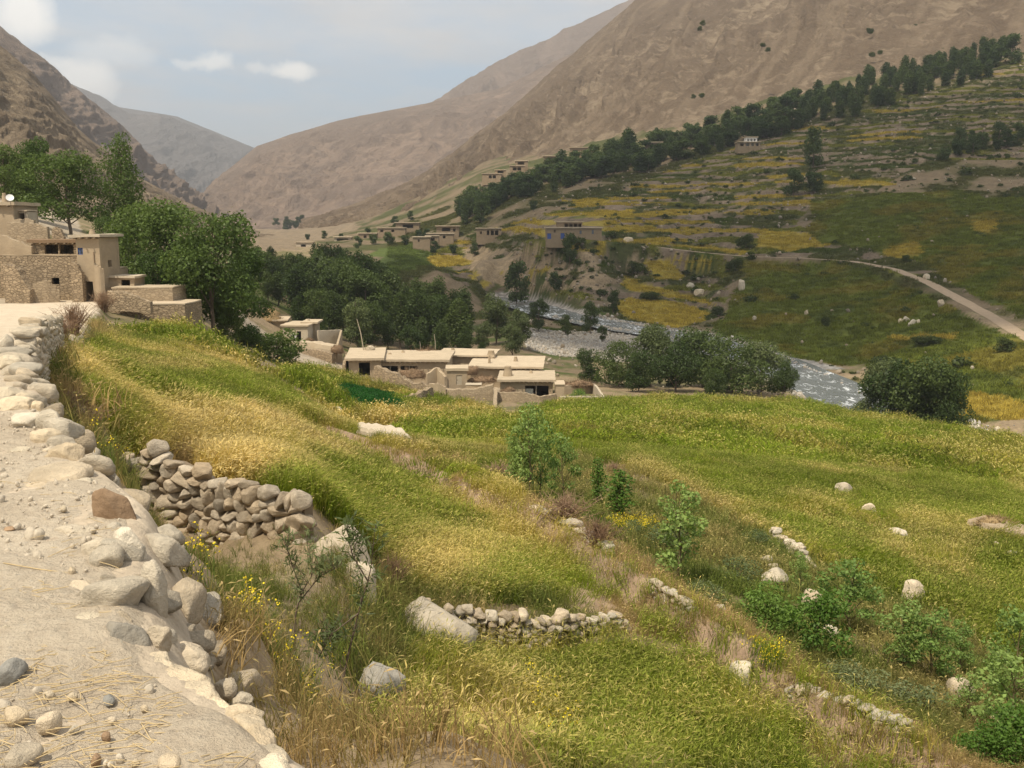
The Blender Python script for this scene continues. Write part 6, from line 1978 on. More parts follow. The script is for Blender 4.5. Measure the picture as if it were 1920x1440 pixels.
heap('brush_heap', 'reddish brushwood laid on the rear wall of the vegetable yard', 1085, 722, 150, 58, 9, mBrush, 74, 'brushwood', dep=0.3)
p = P(1085, 746, 144)
place_tree(THICK[0], 'bush', 'green vegetables growing inside the walled yard', (p[0], p[1], p[2]), 1.9, 0.9, cat='plant')
# leaning pole and posts
for (a, b, Y, r0, lb) in [((682, 648), (669, 598), 158, 0.09, 'tall pale pole leaning over the village roofs'), ((817, 656), (814, 626), 170, 0.07, 'thin upright post behind the long mud house'), ((788, 652), (787, 640), 172, 0.06, 'short post left of the thin upright one')]:
    p0, p1 = P(*a, Y), P(*b, Y)
    V, Q = tube(np.array([p0 - p0 - [0, 0, 1], (p1 - p0) * 0.5 + [0.05, 0, 0], p1 - p0]), [r0, r0 * 0.9, r0 * 0.6], 7)
    tag(obj('pole', mesh_np('pole', V, quads=Q), mPale, None, tuple(p0)), lb, 'pole')
mud_wall('field_bank', 'bare pinkish earth bank with stones between wheat and meadow', [(664, 808, 62), (700, 812, 61), (735, 818, 59), (756, 836, 54)], [10, 12, 12, 6], 1.6, mMudPale, 81, deep=1.0, cat='bank')
mud_wall('field_bank', 'earthen bank with dry thatch at the right edge of the lower field', [(1830, 990, 46), (1870, 1000, 45), (1920, 1014, 44), (1990, 1040, 42)], [16, 20, 26, 26], 1.6, mMud, 82, deep=1.0, cat='bank')
heap('brush_heap', 'dry thatch lying on the earthen bank at the right edge', 1868, 988, 45.2, 70, 20, mHay, 83, 'brushwood', dep=0.5)

# ---- far houses on the hillside
FOLLOW = 0.0


def far_house(px0, px1, ytop, ybot, Y, d, opens, label, mat=None, rz=0.0, seed=1, doors=(), over=0.4, frames=None, roofmat=None, follow=False, **kw):
    p, w_, h = from_px(px0, px1, ytop, ybot, Y)
    g = float(lookup(p[0], p[1] + d * 0.3))
    global FOLLOW
    if not follow:
        FOLLOW = max(p[2] - g - 2.2, 0.0)
    p[2] -= FOLLOW
    fr = []
    for (fx0, fx1, fz0, fz1) in opens:
        fr.append(((fx0 - 0.5) * w_, (fx1 - 0.5) * w_, fz0 * h, fz1 * h))
    dd = [((a - 0.5) * w_, (b - 0.5) * w_, z0 * h, z1 * h, mt, 0.12) for (a, b, z0, z1, mt) in doors]
    o = house('far_house', label, p, w_, d, h, rz=rz, front=fr, mat=mat or mFarMud, over=over, rth=0.4, seed=seed, deep=3.0, doors=dd, cell=1.5, **kw)
    for q in (frames or []):
        a, b, c_, e_ = fr[q]
        window(o, a, b, c_, e_, 0.1, mWood, 1)
    return o


far_house(1024, 1128, 428, 448, 345, 8, [(0.02, 0.09, 0.0, 0.52), (0.26, 0.33, 0.0, 0.55), (0.60, 0.64, 0.45, 0.8), (0.82, 0.86, 0.45, 0.85), (0.14, 0.17, 0.6, 0.85), (0.42, 0.50, 0.1, 0.5)], 'broad two-tier mud house with two blue doors beside the far road', seed=101, doors=[(0.02, 0.09, 0.0, 0.52, mBlue), (0.26, 0.33, 0.0, 0.55, mBlue)], frames=[2, 3])
far_house(1044, 1092, 417, 428, 349, 5, [(0.3, 0.44, 0.1, 0.8), (0.48, 0.62, 0.1, 0.8), (0.66, 0.80, 0.1, 0.8), (0.84, 0.95, 0.1, 0.8)], 'open loggia storey on top of the house with blue doors', seed=103, over=0.6, follow=True)
far_house(893, 940, 404, 421, 440, 7, [(0.42, 0.52, 0.3, 0.8), (0.57, 0.70, 0.3, 0.8), (0.74, 0.88, 0.3, 0.8), (0.15, 0.22, 0.4, 0.7)], 'far mud house with three dark windows left of the terraces', seed=105)
far_house(818, 860, 398, 412, 475, 7, [(0.25, 0.62, 0.35, 0.8), (0.75, 0.85, 0.3, 0.7)], 'far flat-roofed house with a wide dark opening among trees', seed=107, over=0.7)
far_house(800, 850, 412, 424, 465, 6, [(0.2, 0.3, 0.3, 0.7), (0.6, 0.7, 0.3, 0.7)], 'low far mud house below the wide-opening one', seed=109)
far_house(742, 786, 418, 432, 520, 7, [(0.3, 0.75, 0.3, 0.8)], 'far house with a pale roof behind the dark trees', seed=111, over=0.6)
far_house(708, 760, 428, 438, 510, 6, [(0.1, 0.2, 0.3, 0.7), (0.5, 0.6, 0.3, 0.7)], 'far low house at the slope foot in the valley village', seed=113)
far_house(672, 706, 438, 452, 500, 6, [(0.3, 0.45, 0.3, 0.75), (0.6, 0.72, 0.3, 0.75)], 'far house with two small windows near the valley bottom', seed=115)
far_house(627, 658, 445, 456, 500, 6, [(0.15, 0.85, 0.35, 0.8)], 'far pale house with a long dark veranda in the valley bottom', seed=117, mat=mMudPale, over=0.6)
far_house(555, 586, 455, 466, 470, 5, [(0.3, 0.6, 0.3, 0.7)], 'far pale roof just above the grove', seed=119, mat=mMudPale)
far_house(774, 806, 436, 450, 445, 6, [(0.3, 0.4, 0.4, 0.7)], 'plain far mud cube beside the lush green field', seed=121)
far_house(798, 822, 426, 438, 455, 5, [(0.3, 0.7, 0.3, 0.7)], 'small far mud cube above the plain one', seed=123)
far_house(490, 514, 488, 502, 300, 4, [(0.25, 0.45, 0.25, 0.8), (0.6, 0.78, 0.25, 0.8)], 'small pinkish house with two windows showing over the left grove', seed=125, mat=mMudPale)
far_house(904, 940, 324, 336, 640, 8, [(0.35, 0.5, 0.3, 0.75), (0.55, 0.72, 0.3, 0.75)], 'leftmost high mud house under the bare mountain', seed=127)
far_house(928, 948, 317, 324, 646, 6, [(0.25, 0.8, 0.2, 0.8)], 'upper box on the leftmost high mud house', seed=129, follow=True)
far_house(956, 984, 310, 322, 645, 7, [(0.2, 0.45, 0.3, 0.75), (0.5, 0.75, 0.3, 0.75)], 'second high mud house with paired windows', seed=131)
far_house(966, 990, 301, 309, 655, 6, [(0.2, 0.7, 0.2, 0.8)], 'small top storey of the second high mud house', seed=133, follow=True)
far_house(1020, 1066, 293, 310, 640, 9, [(0.2, 0.55, 0.4, 0.85), (0.65, 0.75, 0.3, 0.7)], 'high mud house with a broad dark balcony opening', seed=135, over=0.8)
far_house(1070, 1116, 277, 294, 650, 9, [(0.1, 0.3, 0.3, 0.75), (0.5, 0.65, 0.3, 0.7)], 'high mud house partly hidden by the tallest belt trees', seed=137, over=0.7)
far_house(1212, 1242, 264, 284, 590, 7, [(0.3, 0.8, 0.55, 0.85), (0.2, 0.7, 0.1, 0.4)], 'two-level house with dark balconies inside the tree belt', seed=139, over=0.7)
far_house(1024, 1052, 342, 352, 570, 6, [(0.2, 0.8, 0.3, 0.7)], 'low house roof showing in the middle of the tree belt', seed=141, over=0.8)
far_house(1384, 1426, 256, 266, 535, 7, [(0.1, 0.25, 0.3, 0.8), (0.35, 0.5, 0.3, 0.8), (0.6, 0.7, 0.3, 0.8), (0.8, 0.92, 0.3, 0.8)], 'pinkish lower storey of the white house by the belt', seed=143)
far_house(1399, 1420, 247, 256, 538, 5, [(0.12, 0.28, 0.25, 0.7), (0.40, 0.58, 0.25, 0.7), (0.70, 0.86, 0.25, 0.7)], 'whitewashed upper box with dark windows beside the belt', mat=mWhite, seed=145, over=0.5, follow=True)
# ------------------------------------------------------------------ scattered growth and rubble (uncountable)
def scatter(name, label, cat, protos, pos, rot, scl, extra=None, pick=None):
    """one object that instances small prototypes at points (ground cover)"""
    src = bpy.data.collections.new(name + '_source')
    for i, me in enumerate(protos):
        src.objects.link(bpy.data.objects.new('%s_%02d' % (name, i), me))
    pos = np.asarray(pos, np.float32)
    n_ = len(pos)
    me = bpy.data.meshes.new(name)
    me.vertices.add(n_)
    me.vertices.foreach_set('co', pos.ravel())
    a = me.attributes.new('rot', 'FLOAT_VECTOR', 'POINT')
    a.data.foreach_set('vector', np.asarray(rot, np.float32).ravel())
    a = me.attributes.new('scl', 'FLOAT_VECTOR', 'POINT')
    a.data.foreach_set('vector', np.asarray(scl, np.float32).ravel())
    a = me.attributes.new('pick', 'INT', 'POINT')
    a.data.foreach_set('value', np.asarray(RNG.integers(0, len(protos), n_) if pick is None else pick, np.int32))
    for k_, v in (extra or {}).items():
        flt_attr(me, k_, v)
    o = obj(name, me)
    ng = bpy.data.node_groups.new(name, 'GeometryNodeTree')
    ng.interface.new_socket('Geometry', in_out='INPUT', socket_type='NodeSocketGeometry')
    ng.interface.new_socket('Geometry', in_out='OUTPUT', socket_type='NodeSocketGeometry')
    gi = ng.nodes.new('NodeGroupInput')
    go = ng.nodes.new('NodeGroupOutput')
    ip = ng.nodes.new('GeometryNodeInstanceOnPoints')
    ci = ng.nodes.new('GeometryNodeCollectionInfo')
    ci.inputs['Collection'].default_value = src
    ci.inputs['Separate Children'].default_value = True
    ci.inputs['Reset Children'].default_value = True

    def named(nm, ty):
        q = ng.nodes.new('GeometryNodeInputNamedAttribute')
        q.data_type = ty
        q.inputs['Name'].default_value = nm
        return q.outputs['Attribute']
    ng.links.new(gi.outputs[0], ip.inputs['Points'])
    ng.links.new(ci.outputs[0], ip.inputs['Instance'])
    ip.inputs['Pick Instance'].default_value = True
    ng.links.new(named('pick', 'INT'), ip.inputs['Instance Index'])
    er = ng.nodes.new('FunctionNodeEulerToRotation')
    ng.links.new(named('rot', 'FLOAT_VECTOR'), er.inputs[0])
    ng.links.new(er.outputs[0], ip.inputs['Rotation'])
    ng.links.new(named('scl', 'FLOAT_VECTOR'), ip.inputs['Scale'])
    ng.links.new(ip.outputs[0], go.inputs[0])
    md = o.modifiers.new('scatter', 'NODES')
    md.node_group = ng
    return tag(o, label, cat, kind='stuff')


def blades(name, seed, n_, H, W, bw, mat, ears=0.5, bend=0.35, seg=3, earlen=0.10, wild=0.0):
    """a clump of curved blades, some carrying an ear"""
    r = np.random.default_rng(seed)
    V, Q, E, T = [], [], [], []
    k_ = 0
    wind = np.array([0.9, 0.25])
    for i in range(n_):
        x, y = r.uniform(-W / 2, W / 2, 2)
        h = H * r.uniform(0.6, 1.08)
        a = r.uniform(0, 6.28)
        d = np.array([math.cos(a), math.sin(a)]) * (0.6 + wild) + wind * 0.5
        b = bend * h * r.uniform(0.3, 1.3)
        sd = np.array([-d[1], d[0]]) / np.linalg.norm(d)
        ang = r.uniform(0, 3.14)
        sd = np.array([math.cos(ang), math.sin(ang)])
        hw = bw * r.uniform(0.6, 1.3) * 0.5
        t_ = r.uniform()
        for s in range(seg + 1):
            f = s / seg
            c_ = np.array([x + d[0] * b * f ** 2, y + d[1] * b * f ** 2, h * (f - 0.14 * f ** 3)])
            wv = hw * (1 - 0.75 * f)
            V += [(c_[0] - sd[0] * wv, c_[1] - sd[1] * wv, c_[2]), (c_[0] + sd[0] * wv, c_[1] + sd[1] * wv, c_[2])]
            E += [0.0, 0.0]
            T += [t_, t_]
        for s in range(seg):
            q = k_ + s * 2
            Q.append((q, q + 1, q + 3, q + 2))
        k_ += (seg + 1) * 2
        if r.uniform() < ears:
            tip = np.array([x + d[0] * b, y + d[1] * b, h * 0.86])
            dr = np.array([d[0] * 1.2, d[1] * 1.2, 0.55])
            dr /= np.linalg.norm(dr)
            el = earlen * r.uniform(0.7, 1.3)
            ew = bw * 0.95
            V += [tuple(tip), (tip[0] + dr[0] * el * .4 + sd[0] * ew, tip[1] + dr[1] * el * .4 + sd[1] * ew, tip[2] + dr[2] * el * .4), tuple(tip + dr * el + np.array([0, 0, -0.02])), (tip[0] + dr[0] * el * .4 - sd[0] * ew, tip[1] + dr[1] * el * .4 - sd[1] * ew, tip[2] + dr[2] * el * .4)]
            E += [1.0] * 4
            T += [t_] * 4
            Q.append((k_, k_ + 1, k_ + 2, k_ + 3))
            k_ += 4
    me = mesh_np(name, V, quads=np.array(Q), smooth=False)
    flt_attr(me, 'ear', E)
    flt_attr(me, 'tint', T)
    me.materials.append(mat)
    return me


def sample_fan(n_, y0, y1, x_lo=-0.62, x_hi=0.62):
    """points spread evenly on the ground between two distances"""
    u = RNG.uniform(0, 1, n_)
    Y = np.sqrt((y0 + APEX) ** 2 + u * ((y1 + APEX) ** 2 - (y0 + APEX) ** 2)) - APEX
    X = RNG.uniform(x_lo, x_hi, n_) * (Y + APEX)
    Z = lookup(X, Y)
    px, py = pix(X, Y, Z)
    ok = (px > -60) & (px < 1990) & (py < 1530)
    return X[ok], Y[ok], Z[ok], px[ok], py[ok]


def off_road(X, Y, m=0.0):
    d, s, p = seg_dist(X, Y, EDGE)
    return d * s < -m


WN = [blades('wheat_clump', 900 + i, 44, 0.46, 0.55, 0.012, mWheat, 0.55) for i in range(5)]
WM = [blades('wheat_clump', 910 + i, 60, 0.46, 1.10, 0.024, mWheat, 0.5, earlen=0.14) for i in range(4)]
WF = [blades('wheat_clump', 920 + i, 70, 0.50, 2.6, 0.070, mWheat, 0.4, seg=2, earlen=0.2, wild=0.5) for i in range(4)]
for (nm, protos, y0, y1, n_, sc_) in [('near', WN, 8, 27, 64000, 1.0), ('middle', WM, 27, 62, 60000, 1.0), ('far', WF, 62, 152, 42000, 1.0)]:
    X, Y, Z, px, py = sample_fan(n_, y0, y1)
    jx = px + 12 * (vnoise(X / 1.5, Y / 1.5, 61) - .5) * np.clip(30 / Y, .4, 3)
    jy = py + 12 * (vnoise(X / 1.5, Y / 1.5, 63) - .5) * np.clip(30 / Y, .4, 3)
    ok = (in_poly(jx, jy, UF) | in_poly(jx, jy, WB) | in_poly(jx, jy, WC) | (in_poly(jx, jy, WD) & ~in_poly(px, py, PLOT))) & off_road(X, Y, 0.6)
    vl = np.exp(-(((X + 22) / 26) ** 2 + ((Y - 152) / 11) ** 2))
    ok &= ~((vl > 0.35) & (Y > 141))
    db, sb, pb = seg_dist(X, Y, BRINK)
    ok &= ~((db < 1.5 + 1.2 * vnoise(X, Y, 44)) & ((sb < 0) | (db < 0.45)) & (pb > 0.2) & (Y < 60) & (RNG.uniform(0, 1, len(X)) < 0.92))
    dw, sw, pw = seg_dist(X, Y, [tuple(q) for q in L2[::4]])
    ok &= ~((dw < 0.9) & (sw < 0)) & (dw > 0.25)
    dw, sw, pw = seg_dist(X, Y, [tuple(q) for q in L1[::4]])
    ok &= dw > 0.45
    ok &= ~((px > 650) & (px < 762) & (py > 796) & (py < 840) & (Y > 45))
    X, Y, Z, px, py = (q[ok] for q in (X, Y, Z, px, py))
    n_ = len(X)
    ga = np.clip(gold_amount(X, Y, px, py) + RNG.normal(0, 0.13, n_), 0, 1)
    hgt = 0.75 + 0.55 * fbm(X / 3, Y / 3, 65, 3) + RNG.normal(0, 0.08, n_)
    low = in_poly(px, py, WC)
    hgt = np.where(low & (Y > 40), hgt * 0.8, hgt)
    tone = np.clip(fbm(X / 6 + 4, Y / 6, 67, 3) * 1.8 - 0.4 + RNG.normal(0, 0.22, n_), 0, 1)
    lodge = sstep(0.5, 0.75, fbm(X / 3.5 + 9, Y / 3.5, 68, 3)) * 0.75
    rot = np.stack([RNG.normal(0, 0.16, n_) + lodge * np.sin(X), RNG.normal(0, 0.16, n_) + 0.1 + lodge * np.cos(Y * .7), RNG.normal(0.0, 0.9, n_)], -1)
    scl = np.stack([np.full(n_, 1.05), np.full(n_, 1.05), hgt], -1)
    scatter('wheat', {'near': 'ripening wheat with bent ears around the low stone wall', 'middle': 'wheat and grass of the middle terraces', 'far': 'green crop covering the broad field down to the village'}[nm], 'wheat', protos, np.stack([X, Y, Z - 0.03], -1), rot, scl, {'ripe': ga, 'tone': tone})

TALLW = [blades('tall_stalks', 930 + i, 9, 0.66, 0.40, 0.011, mWheat, 0.8, 0.5, earlen=0.12, wild=0.8) for i in range(4)]
X, Y, Z, px, py = sample_fan(26000, 9, 34)
ok = (in_poly(px, py, UF) | in_poly(px, py, WB)) & (fbm(X / 1.3, Y / 1.3, 93, 3) > 0.48)
X, Y, Z, px, py = (q[ok] for q in (X, Y, Z, px, py))
n_ = len(X)
scatter('wheat', 'taller bleached stalks standing out of the near wheat', 'wheat', TALLW, np.stack([X, Y, Z], -1), np.stack([RNG.normal(0, .15, n_), RNG.normal(0, .15, n_), RNG.uniform(0, 6, n_)], -1), np.stack([np.ones(n_), np.ones(n_), RNG.uniform(0.8, 1.2, n_)], -1), {'ripe': np.clip(gold_amount(X, Y, px, py) * 0.6 + RNG.uniform(0, 0.6, n_), 0, 1), 'tone': RNG.uniform(0.4, 1, n_)})

# weeds and dry grass on the banks and between the terraces
WD1 = [blades('weed_clump', 940 + i, 26, 0.42, 0.40, 0.012, mWeed, 0.25, 0.5, wild=0.6) for i in range(4)] + [stems_mesh('weed_clump', 948 + i, 9, 0.5, 0.5, mWeed, r0=0.0035) for i in range(2)]
WD2 = [blades('weed_clump', 950 + i, 34, 0.45, 0.9, 0.026, mWeed, 0.2, 0.5, wild=0.7) for i in range(4)]
for (nm, protos, y0, y1, n_) in [('near', WD1, 3.2, 22, 42000), ('mid', WD2, 18, 62, 26000)]:
    X, Y, Z, px, py = sample_fan(n_, y0, y1)
    fld = in_poly(px, py, UF) | in_poly(px, py, WB) | in_poly(px, py, WC)
    den = fbm(X / 1.6, Y / 1.6, 69, 3)
    dw, sw, pw = seg_dist(X, Y, [tuple(q) for q in L1[::4]])
    db, sb, pb = seg_dist(X, Y, BRINK)
    ok = (~fld | (Y < 8.3) | ((db < 2.0) & (sb < 0) & (Y > 9))) & off_road(X, Y, 0.28) & ~((dw < 1.8) & (RNG.uniform(0, 1, len(X)) < 0.85)) & (Y > 3.4) & (den + RNG.uniform(-.15, .15, len(X)) > 0.40)
    X, Y, Z, px, py = (q[ok] for q in (X, Y, Z, px, py))
    n_ = len(X)
    grn = np.clip(0.50 - 1.1 * (fbm(X / 2.5, Y / 2.5, 75, 3) - 0.5) * 2 + RNG.normal(0, 0.2, n_), 0, 1)
    grn = np.where(px > 1000, grn * 0.45, grn)
    db, sb, pb = seg_dist(X, Y, BRINK)
    nearb = (db < 2.2) & (Y > 9)
    grn = np.where(nearb, np.clip(0.85 + RNG.normal(0, 0.15, n_), 0, 1), grn)
    rot = np.stack([RNG.normal(0, 0.15, n_), RNG.normal(0, 0.15, n_), RNG.uniform(0, 6.28, n_)], -1)
    s_ = RNG.uniform(0.5, 1.25, n_) * np.where(nearb, 0.6, 1.0)
    s_ = np.where((px < 620) & (py > 930) & (Y > 9), s_ * 0.55, s_) * np.where(Y < 10, 0.6, 1.0)
    scatter('weeds', 'dry grass and weeds on the bank below the road' if nm == 'near' else 'rough grass on the sapling strip and terrace brinks', 'grass', protos, np.stack([X, Y, Z - 0.02], -1), rot, np.stack([s_, s_, s_ * RNG.uniform(0.7, 1.3, n_)], -1), {'ripe': grn, 'tone': RNG.uniform(0.2, 0.9, n_)})

# yellow flowering mustard
def mustard(name, seed):
    r = np.random.default_rng(seed)
    parts, C = [], []
    for i in range(7):
        tip = np.array([r.normal() * 0.10, r.normal() * 0.10, r.uniform(0.3, 0.55)])
        parts.append(tube(np.array([[0, 0, 0], tip * 0.5 + r.normal(size=3) * 0.02, tip]), [0.004, 0.003, 0.002], 3))
        for _ in range(5):
            C.append(tip + r.normal(size=3) * 0.03)
    V, Q = join(parts)
    C = np.array(C)
    n_ = len(C)
    s = 0.011
    a = r.normal(size=(n_, 3))
    a /= np.linalg.norm(a, axis=1, keepdims=True)
    b = np.cross(a, r.normal(size=(n_, 3)))
    b /= np.linalg.norm(b, axis=1, keepdims=True)
    F_ = np.stack([C - a * s, C + b * s, C + a * s, C - b * s], 1).reshape(-1, 3)
    Q2 = np.arange(n_ * 4).reshape(n_, 4) + len(V)
    me = mesh_np(name, np.concatenate([V, F_]), quads=np.concatenate([Q, Q2]), smooth=False)
    me.materials.append(mBushG)
    me.materials.append(mYellow)
    mi = np.zeros(len(Q) + n_, np.int32)
    mi[len(Q):] = 1
    me.polygons.foreach_set('material_index', mi)
    flt_attr(me, 'tint', np.full(len(V) + len(F_), 0.5))
    return me


MU = [mustard('mustard', 970 + i) for i in range(3)]
pp = []
for (cx_, cy_, rx_, ry_, n_) in [(195, 885, 34, 34, 6), (360, 1110, 50, 40, 5), (300, 1050, 16, 14, 5), (560, 1320, 90, 90, 9), (470, 1290, 60, 60, 5), (560, 1400, 60, 40, 5), (1190, 992, 34, 8, 40), (1010, 1320, 60, 60, 10), (1050, 1400, 50, 30, 10), (1440, 1250, 40, 10, 10), (1160, 990, 16, 8, 10), (25, 782, 18, 8, 8)]:
    for _ in range(n_):
        a, b = RNG.normal(cx_, rx_ * 0.6), RNG.normal(cy_, ry_ * 0.6)
        q = hit(a, b + 10, 6.0 if a < 700 else 12.0)
        if off_road(q[0:1], q[1:2], 0.5)[0]:
            pp.append(q)
pp = np.array(pp)
n_ = len(pp)
s_ = RNG.uniform(0.7, 1.4, n_) * np.where(pp[:, 1] < 12, 0.62, 1.0)
scatter('flowers', 'scattered yellow flowers on thin stems among the weeds', 'flowers', MU, pp, np.stack([RNG.normal(0, .1, n_), RNG.normal(0, .1, n_), RNG.uniform(0, 6, n_)], -1), np.stack([s_] * 3, -1))

# potato plot
PT = [make_tree(990 + i, 0.45, 0.9, 'bush', 160, 0.15, mPotato)[1] for i in range(2)]
X, Y, Z, px, py = sample_fan(90000, 88, 132, -0.2, -0.02)
ok = in_poly(px, py, PLOT)
X, Y, Z = X[ok][:1500], Y[ok][:1500], Z[ok][:1500]
n_ = len(X)
s_ = RNG.uniform(0.6, 1.2, n_)
scatter('vegetable_plot', 'dark green leafy vegetable plot in front of the mud village', 'plants', PT, np.stack([X, Y, Z], -1), np.stack([s_ * 0, s_ * 0, RNG.uniform(0, 6, n_)], -1), np.stack([s_] * 3, -1))

# crops and grass standing on the far terraces and slopes, in the colour of what grows there
mFarCrop, n = new_mat('far_crop')
icol = n.add('ShaderNodeAttribute', attribute_type='INSTANCER', attribute_name='crop_colour').outputs['Color']
tn = n.add('ShaderNodeAttribute', attribute_name='tint').outputs['Fac']
cc = n.mix(1.0, icol, n.mix(tn, (0.8, 0.8, 0.8), (1.6, 1.55, 1.5)), 'MULTIPLY')
mxs = n.add('ShaderNodeMixShader', {0: 0.3, 1: n.add('ShaderNodeBsdfDiffuse', {'Color': cc}).outputs[0], 2: n.add('ShaderNodeBsdfTranslucent', {'Color': cc}).outputs[0]})
finish(n, mxs)
FC = [blades('far_tuft', 960 + i, 46, 0.75, 2.4, 0.14, mFarCrop, 0.0, 0.4, seg=2, wild=0.8) for i in range(4)]
X, Y, Z, px, py = sample_fan(124000, 128, 620, -0.12, 0.62)
d, s, p = seg_dist(X, Y, RIVER)
dr, s, p = seg_dist(X, Y, FROAD)
C = ground_colour(X, Y, Z)
veg = (C[:, 1] > C[:, 0] * 0.66) & (C[:, 2] < C[:, 1] * 0.45)
ok = veg & (px > 690) & (py > 90) & (d > 9) & (dr > 2.4) & ~((px > 1015) & (px < 1135) & (py > 405) & (py < 455)) & (RNG.uniform(0, 1, len(X)) < 0.8) & ((Y > 240) | (px > 1400)) & ((Y > 165) | (px > 1785))
ok &= ~((X < 55 - (Y - 240) * 0.7) & (Y > 205) & (Y < 268) & (X < 48))
X2, Y2, Z2, C2 = X[ok], Y[ok], Z[ok], C[ok]
n_ = len(X2)
s_ = RNG.uniform(0.6, 1.15, n_)
o_ = scatter('far_crop', 'crops and grass on the far terraces and green slopes', 'crops', FC, np.stack([X2, Y2, Z2 - 0.1], -1), np.stack([RNG.normal(0, .1, n_), RNG.normal(0, .1, n_), RNG.uniform(0, 6, n_)], -1), np.stack([s_, s_, s_ * RNG.uniform(0.6, 1.3, n_)], -1))
col_attr(o_.data, 'crop_colour', C2 * RNG.uniform(0.9, 1.6, (n_, 1)))

# low scrub and stones over the far hillside
SCR = [make_tree(995 + i, 1.3, 2.6, 'bush', 150, 0.55, mDkBush)[1] for i in range(4)]
X, Y, Z, px, py = sample_fan(60000, 150, 640, -0.15, 0.62)
d, s, p = seg_dist(X, Y, RIVER)
dr, s, p = seg_dist(X, Y, FROAD)
gold_z = np.zeros(len(X), bool)
for poly in GOLD:
    gold_z |= in_poly(px, py, poly)
slope = np.abs(lookup(X, Y + 1.2) - lookup(X, Y - 1.2)) / 2.4
dens = 0.03 + 1.5 * sstep(0.35, 0.7, slope) + 0.35 * sstep(0.52, 0.66, fbm(X / 18, Y / 18, 85, 4))
dens = np.where(in_poly(px, py, GREEN_SLOPE) | in_poly(px, py, GREEN_SLOPE2), dens * 0.30, dens)
ok = (X > 12 - 0.0 * Y) & ((px > 800) & (py > 90) & (py < 830)) & (d > 9) & (dr > 3.5) & ~gold_z & (RNG.uniform(0, 1, len(X)) < dens * 0.28) & ~((Y < 165) & (px < 1850))
ok &= ~((px > 1015) & (px < 1135) & (py > 405) & (py < 455))
ok &= ~((X < 55 - (Y - 240) * 0.7) & (Y > 205) & (Y < 268) & (X < 48))
X2, Y2, Z2 = X[ok], Y[ok], Z[ok]
n_ = len(X2)
s_ = np.exp(RNG.normal(-0.55, 0.45, n_))
scatter('scrub', 'dark low scrub dotted over the far terraced hillside', 'scrub', SCR, np.stack([X2, Y2, Z2 - 0.1], -1), np.stack([s_ * 0, s_ * 0, RNG.uniform(0, 6, n_)], -1), np.stack([s_, s_, s_ * RNG.uniform(0.5, 1.1, n_)], -1))
ok = (X > 0) & (px > 800) & (d > 7) & (dr > 2.8) & (RNG.uniform(0, 1, len(X)) < 0.10 + 0.5 * sstep(0.3, 0.65, slope) + 0.45 * (in_poly(px, py, SCREE))) & ~(Y < 165) & ~(gold_z & (RNG.uniform(0, 1, len(X)) < .9))
ok &= ~((in_poly(px, py, GREEN_SLOPE) | in_poly(px, py, GREEN_SLOPE2)) & (RNG.uniform(0, 1, len(X)) < .90))
ok &= ~((px > 1015) & (px < 1135) & (py > 405) & (py < 455))
X2, Y2, Z2 = X[ok], Y[ok], Z[ok]
n_ = len(X2)
s_ = np.minimum(np.exp(RNG.normal(-0.5, 0.5, n_)), 1.5)
scatter('rubble', 'pale stones strewn over the far terraces and slopes', 'stones', RUB_STONES, np.stack([X2, Y2, Z2 + 0.2 * s_], -1), RNG.uniform(0, 6, (n_, 3)), np.stack([s_ * 1.2, s_, s_ * 0.75], -1))

# gravel bar and river bank stones
u = RNG.uniform(0, 1, 26000)
Yb = 206 + 62 * u
Xb = RNG.uniform(0, 54, len(u))
d, s, p = seg_dist(Xb, Yb, RIVER)
wz = np.interp(p, np.arange(len(RIVER)), RIVER_Z)
Zb = lookup(Xb, Yb)
bar = (Xb > 3) & (d > 5.5) & (Xb < 56 - (Yb - 240) * 0.7) & (Yb > 208)
q = np.array(RIVER)
t_ = RNG.uniform(2, 9.6, 3200)
cx_ = np.interp(t_, np.arange(len(q)), q[:, 0])
cy_ = np.interp(t_, np.arange(len(q)), q[:, 1])
sd_ = RNG.choice([-1, 1], len(t_)) * (6.2 + np.abs(RNG.normal(0, 1.5, len(t_))))
Xe, Ye = cx_ + sd_, cy_ + RNG.normal(0, 1, len(t_))
Xa = np.r_[Xb[bar], Xe]
Ya = np.r_[Yb[bar], Ye]
n_ = len(Xa)
s_ = np.exp(RNG.normal(-1.0, 0.5, n_)) * np.r_[np.full(bar.sum(), 0.62), np.full(len(Xe), 1.05)]
mBar = mat_stone('river_stone', (0.40, 0.375, 0.335), spread=0.35)
BAR = []
for i in range(4):
    me = stone_mesh('pebble', 340 + i, 1, 5, 0.6)
    me.materials.append(mBar)
    BAR.append(me)
scatter('gravel', 'pale stones of the gravel bar and river banks', 'gravel', BAR, np.stack([Xa, Ya, lookup(Xa, Ya) + 0.15 * s_], -1), RNG.uniform(0, 6, (n_, 3)), np.stack([s_ * 1.2, s_, s_ * 0.8], -1))

mPebble = mat_earth('pebble_dust', (0.52, 0.45, 0.35), 0.3, 6.0)
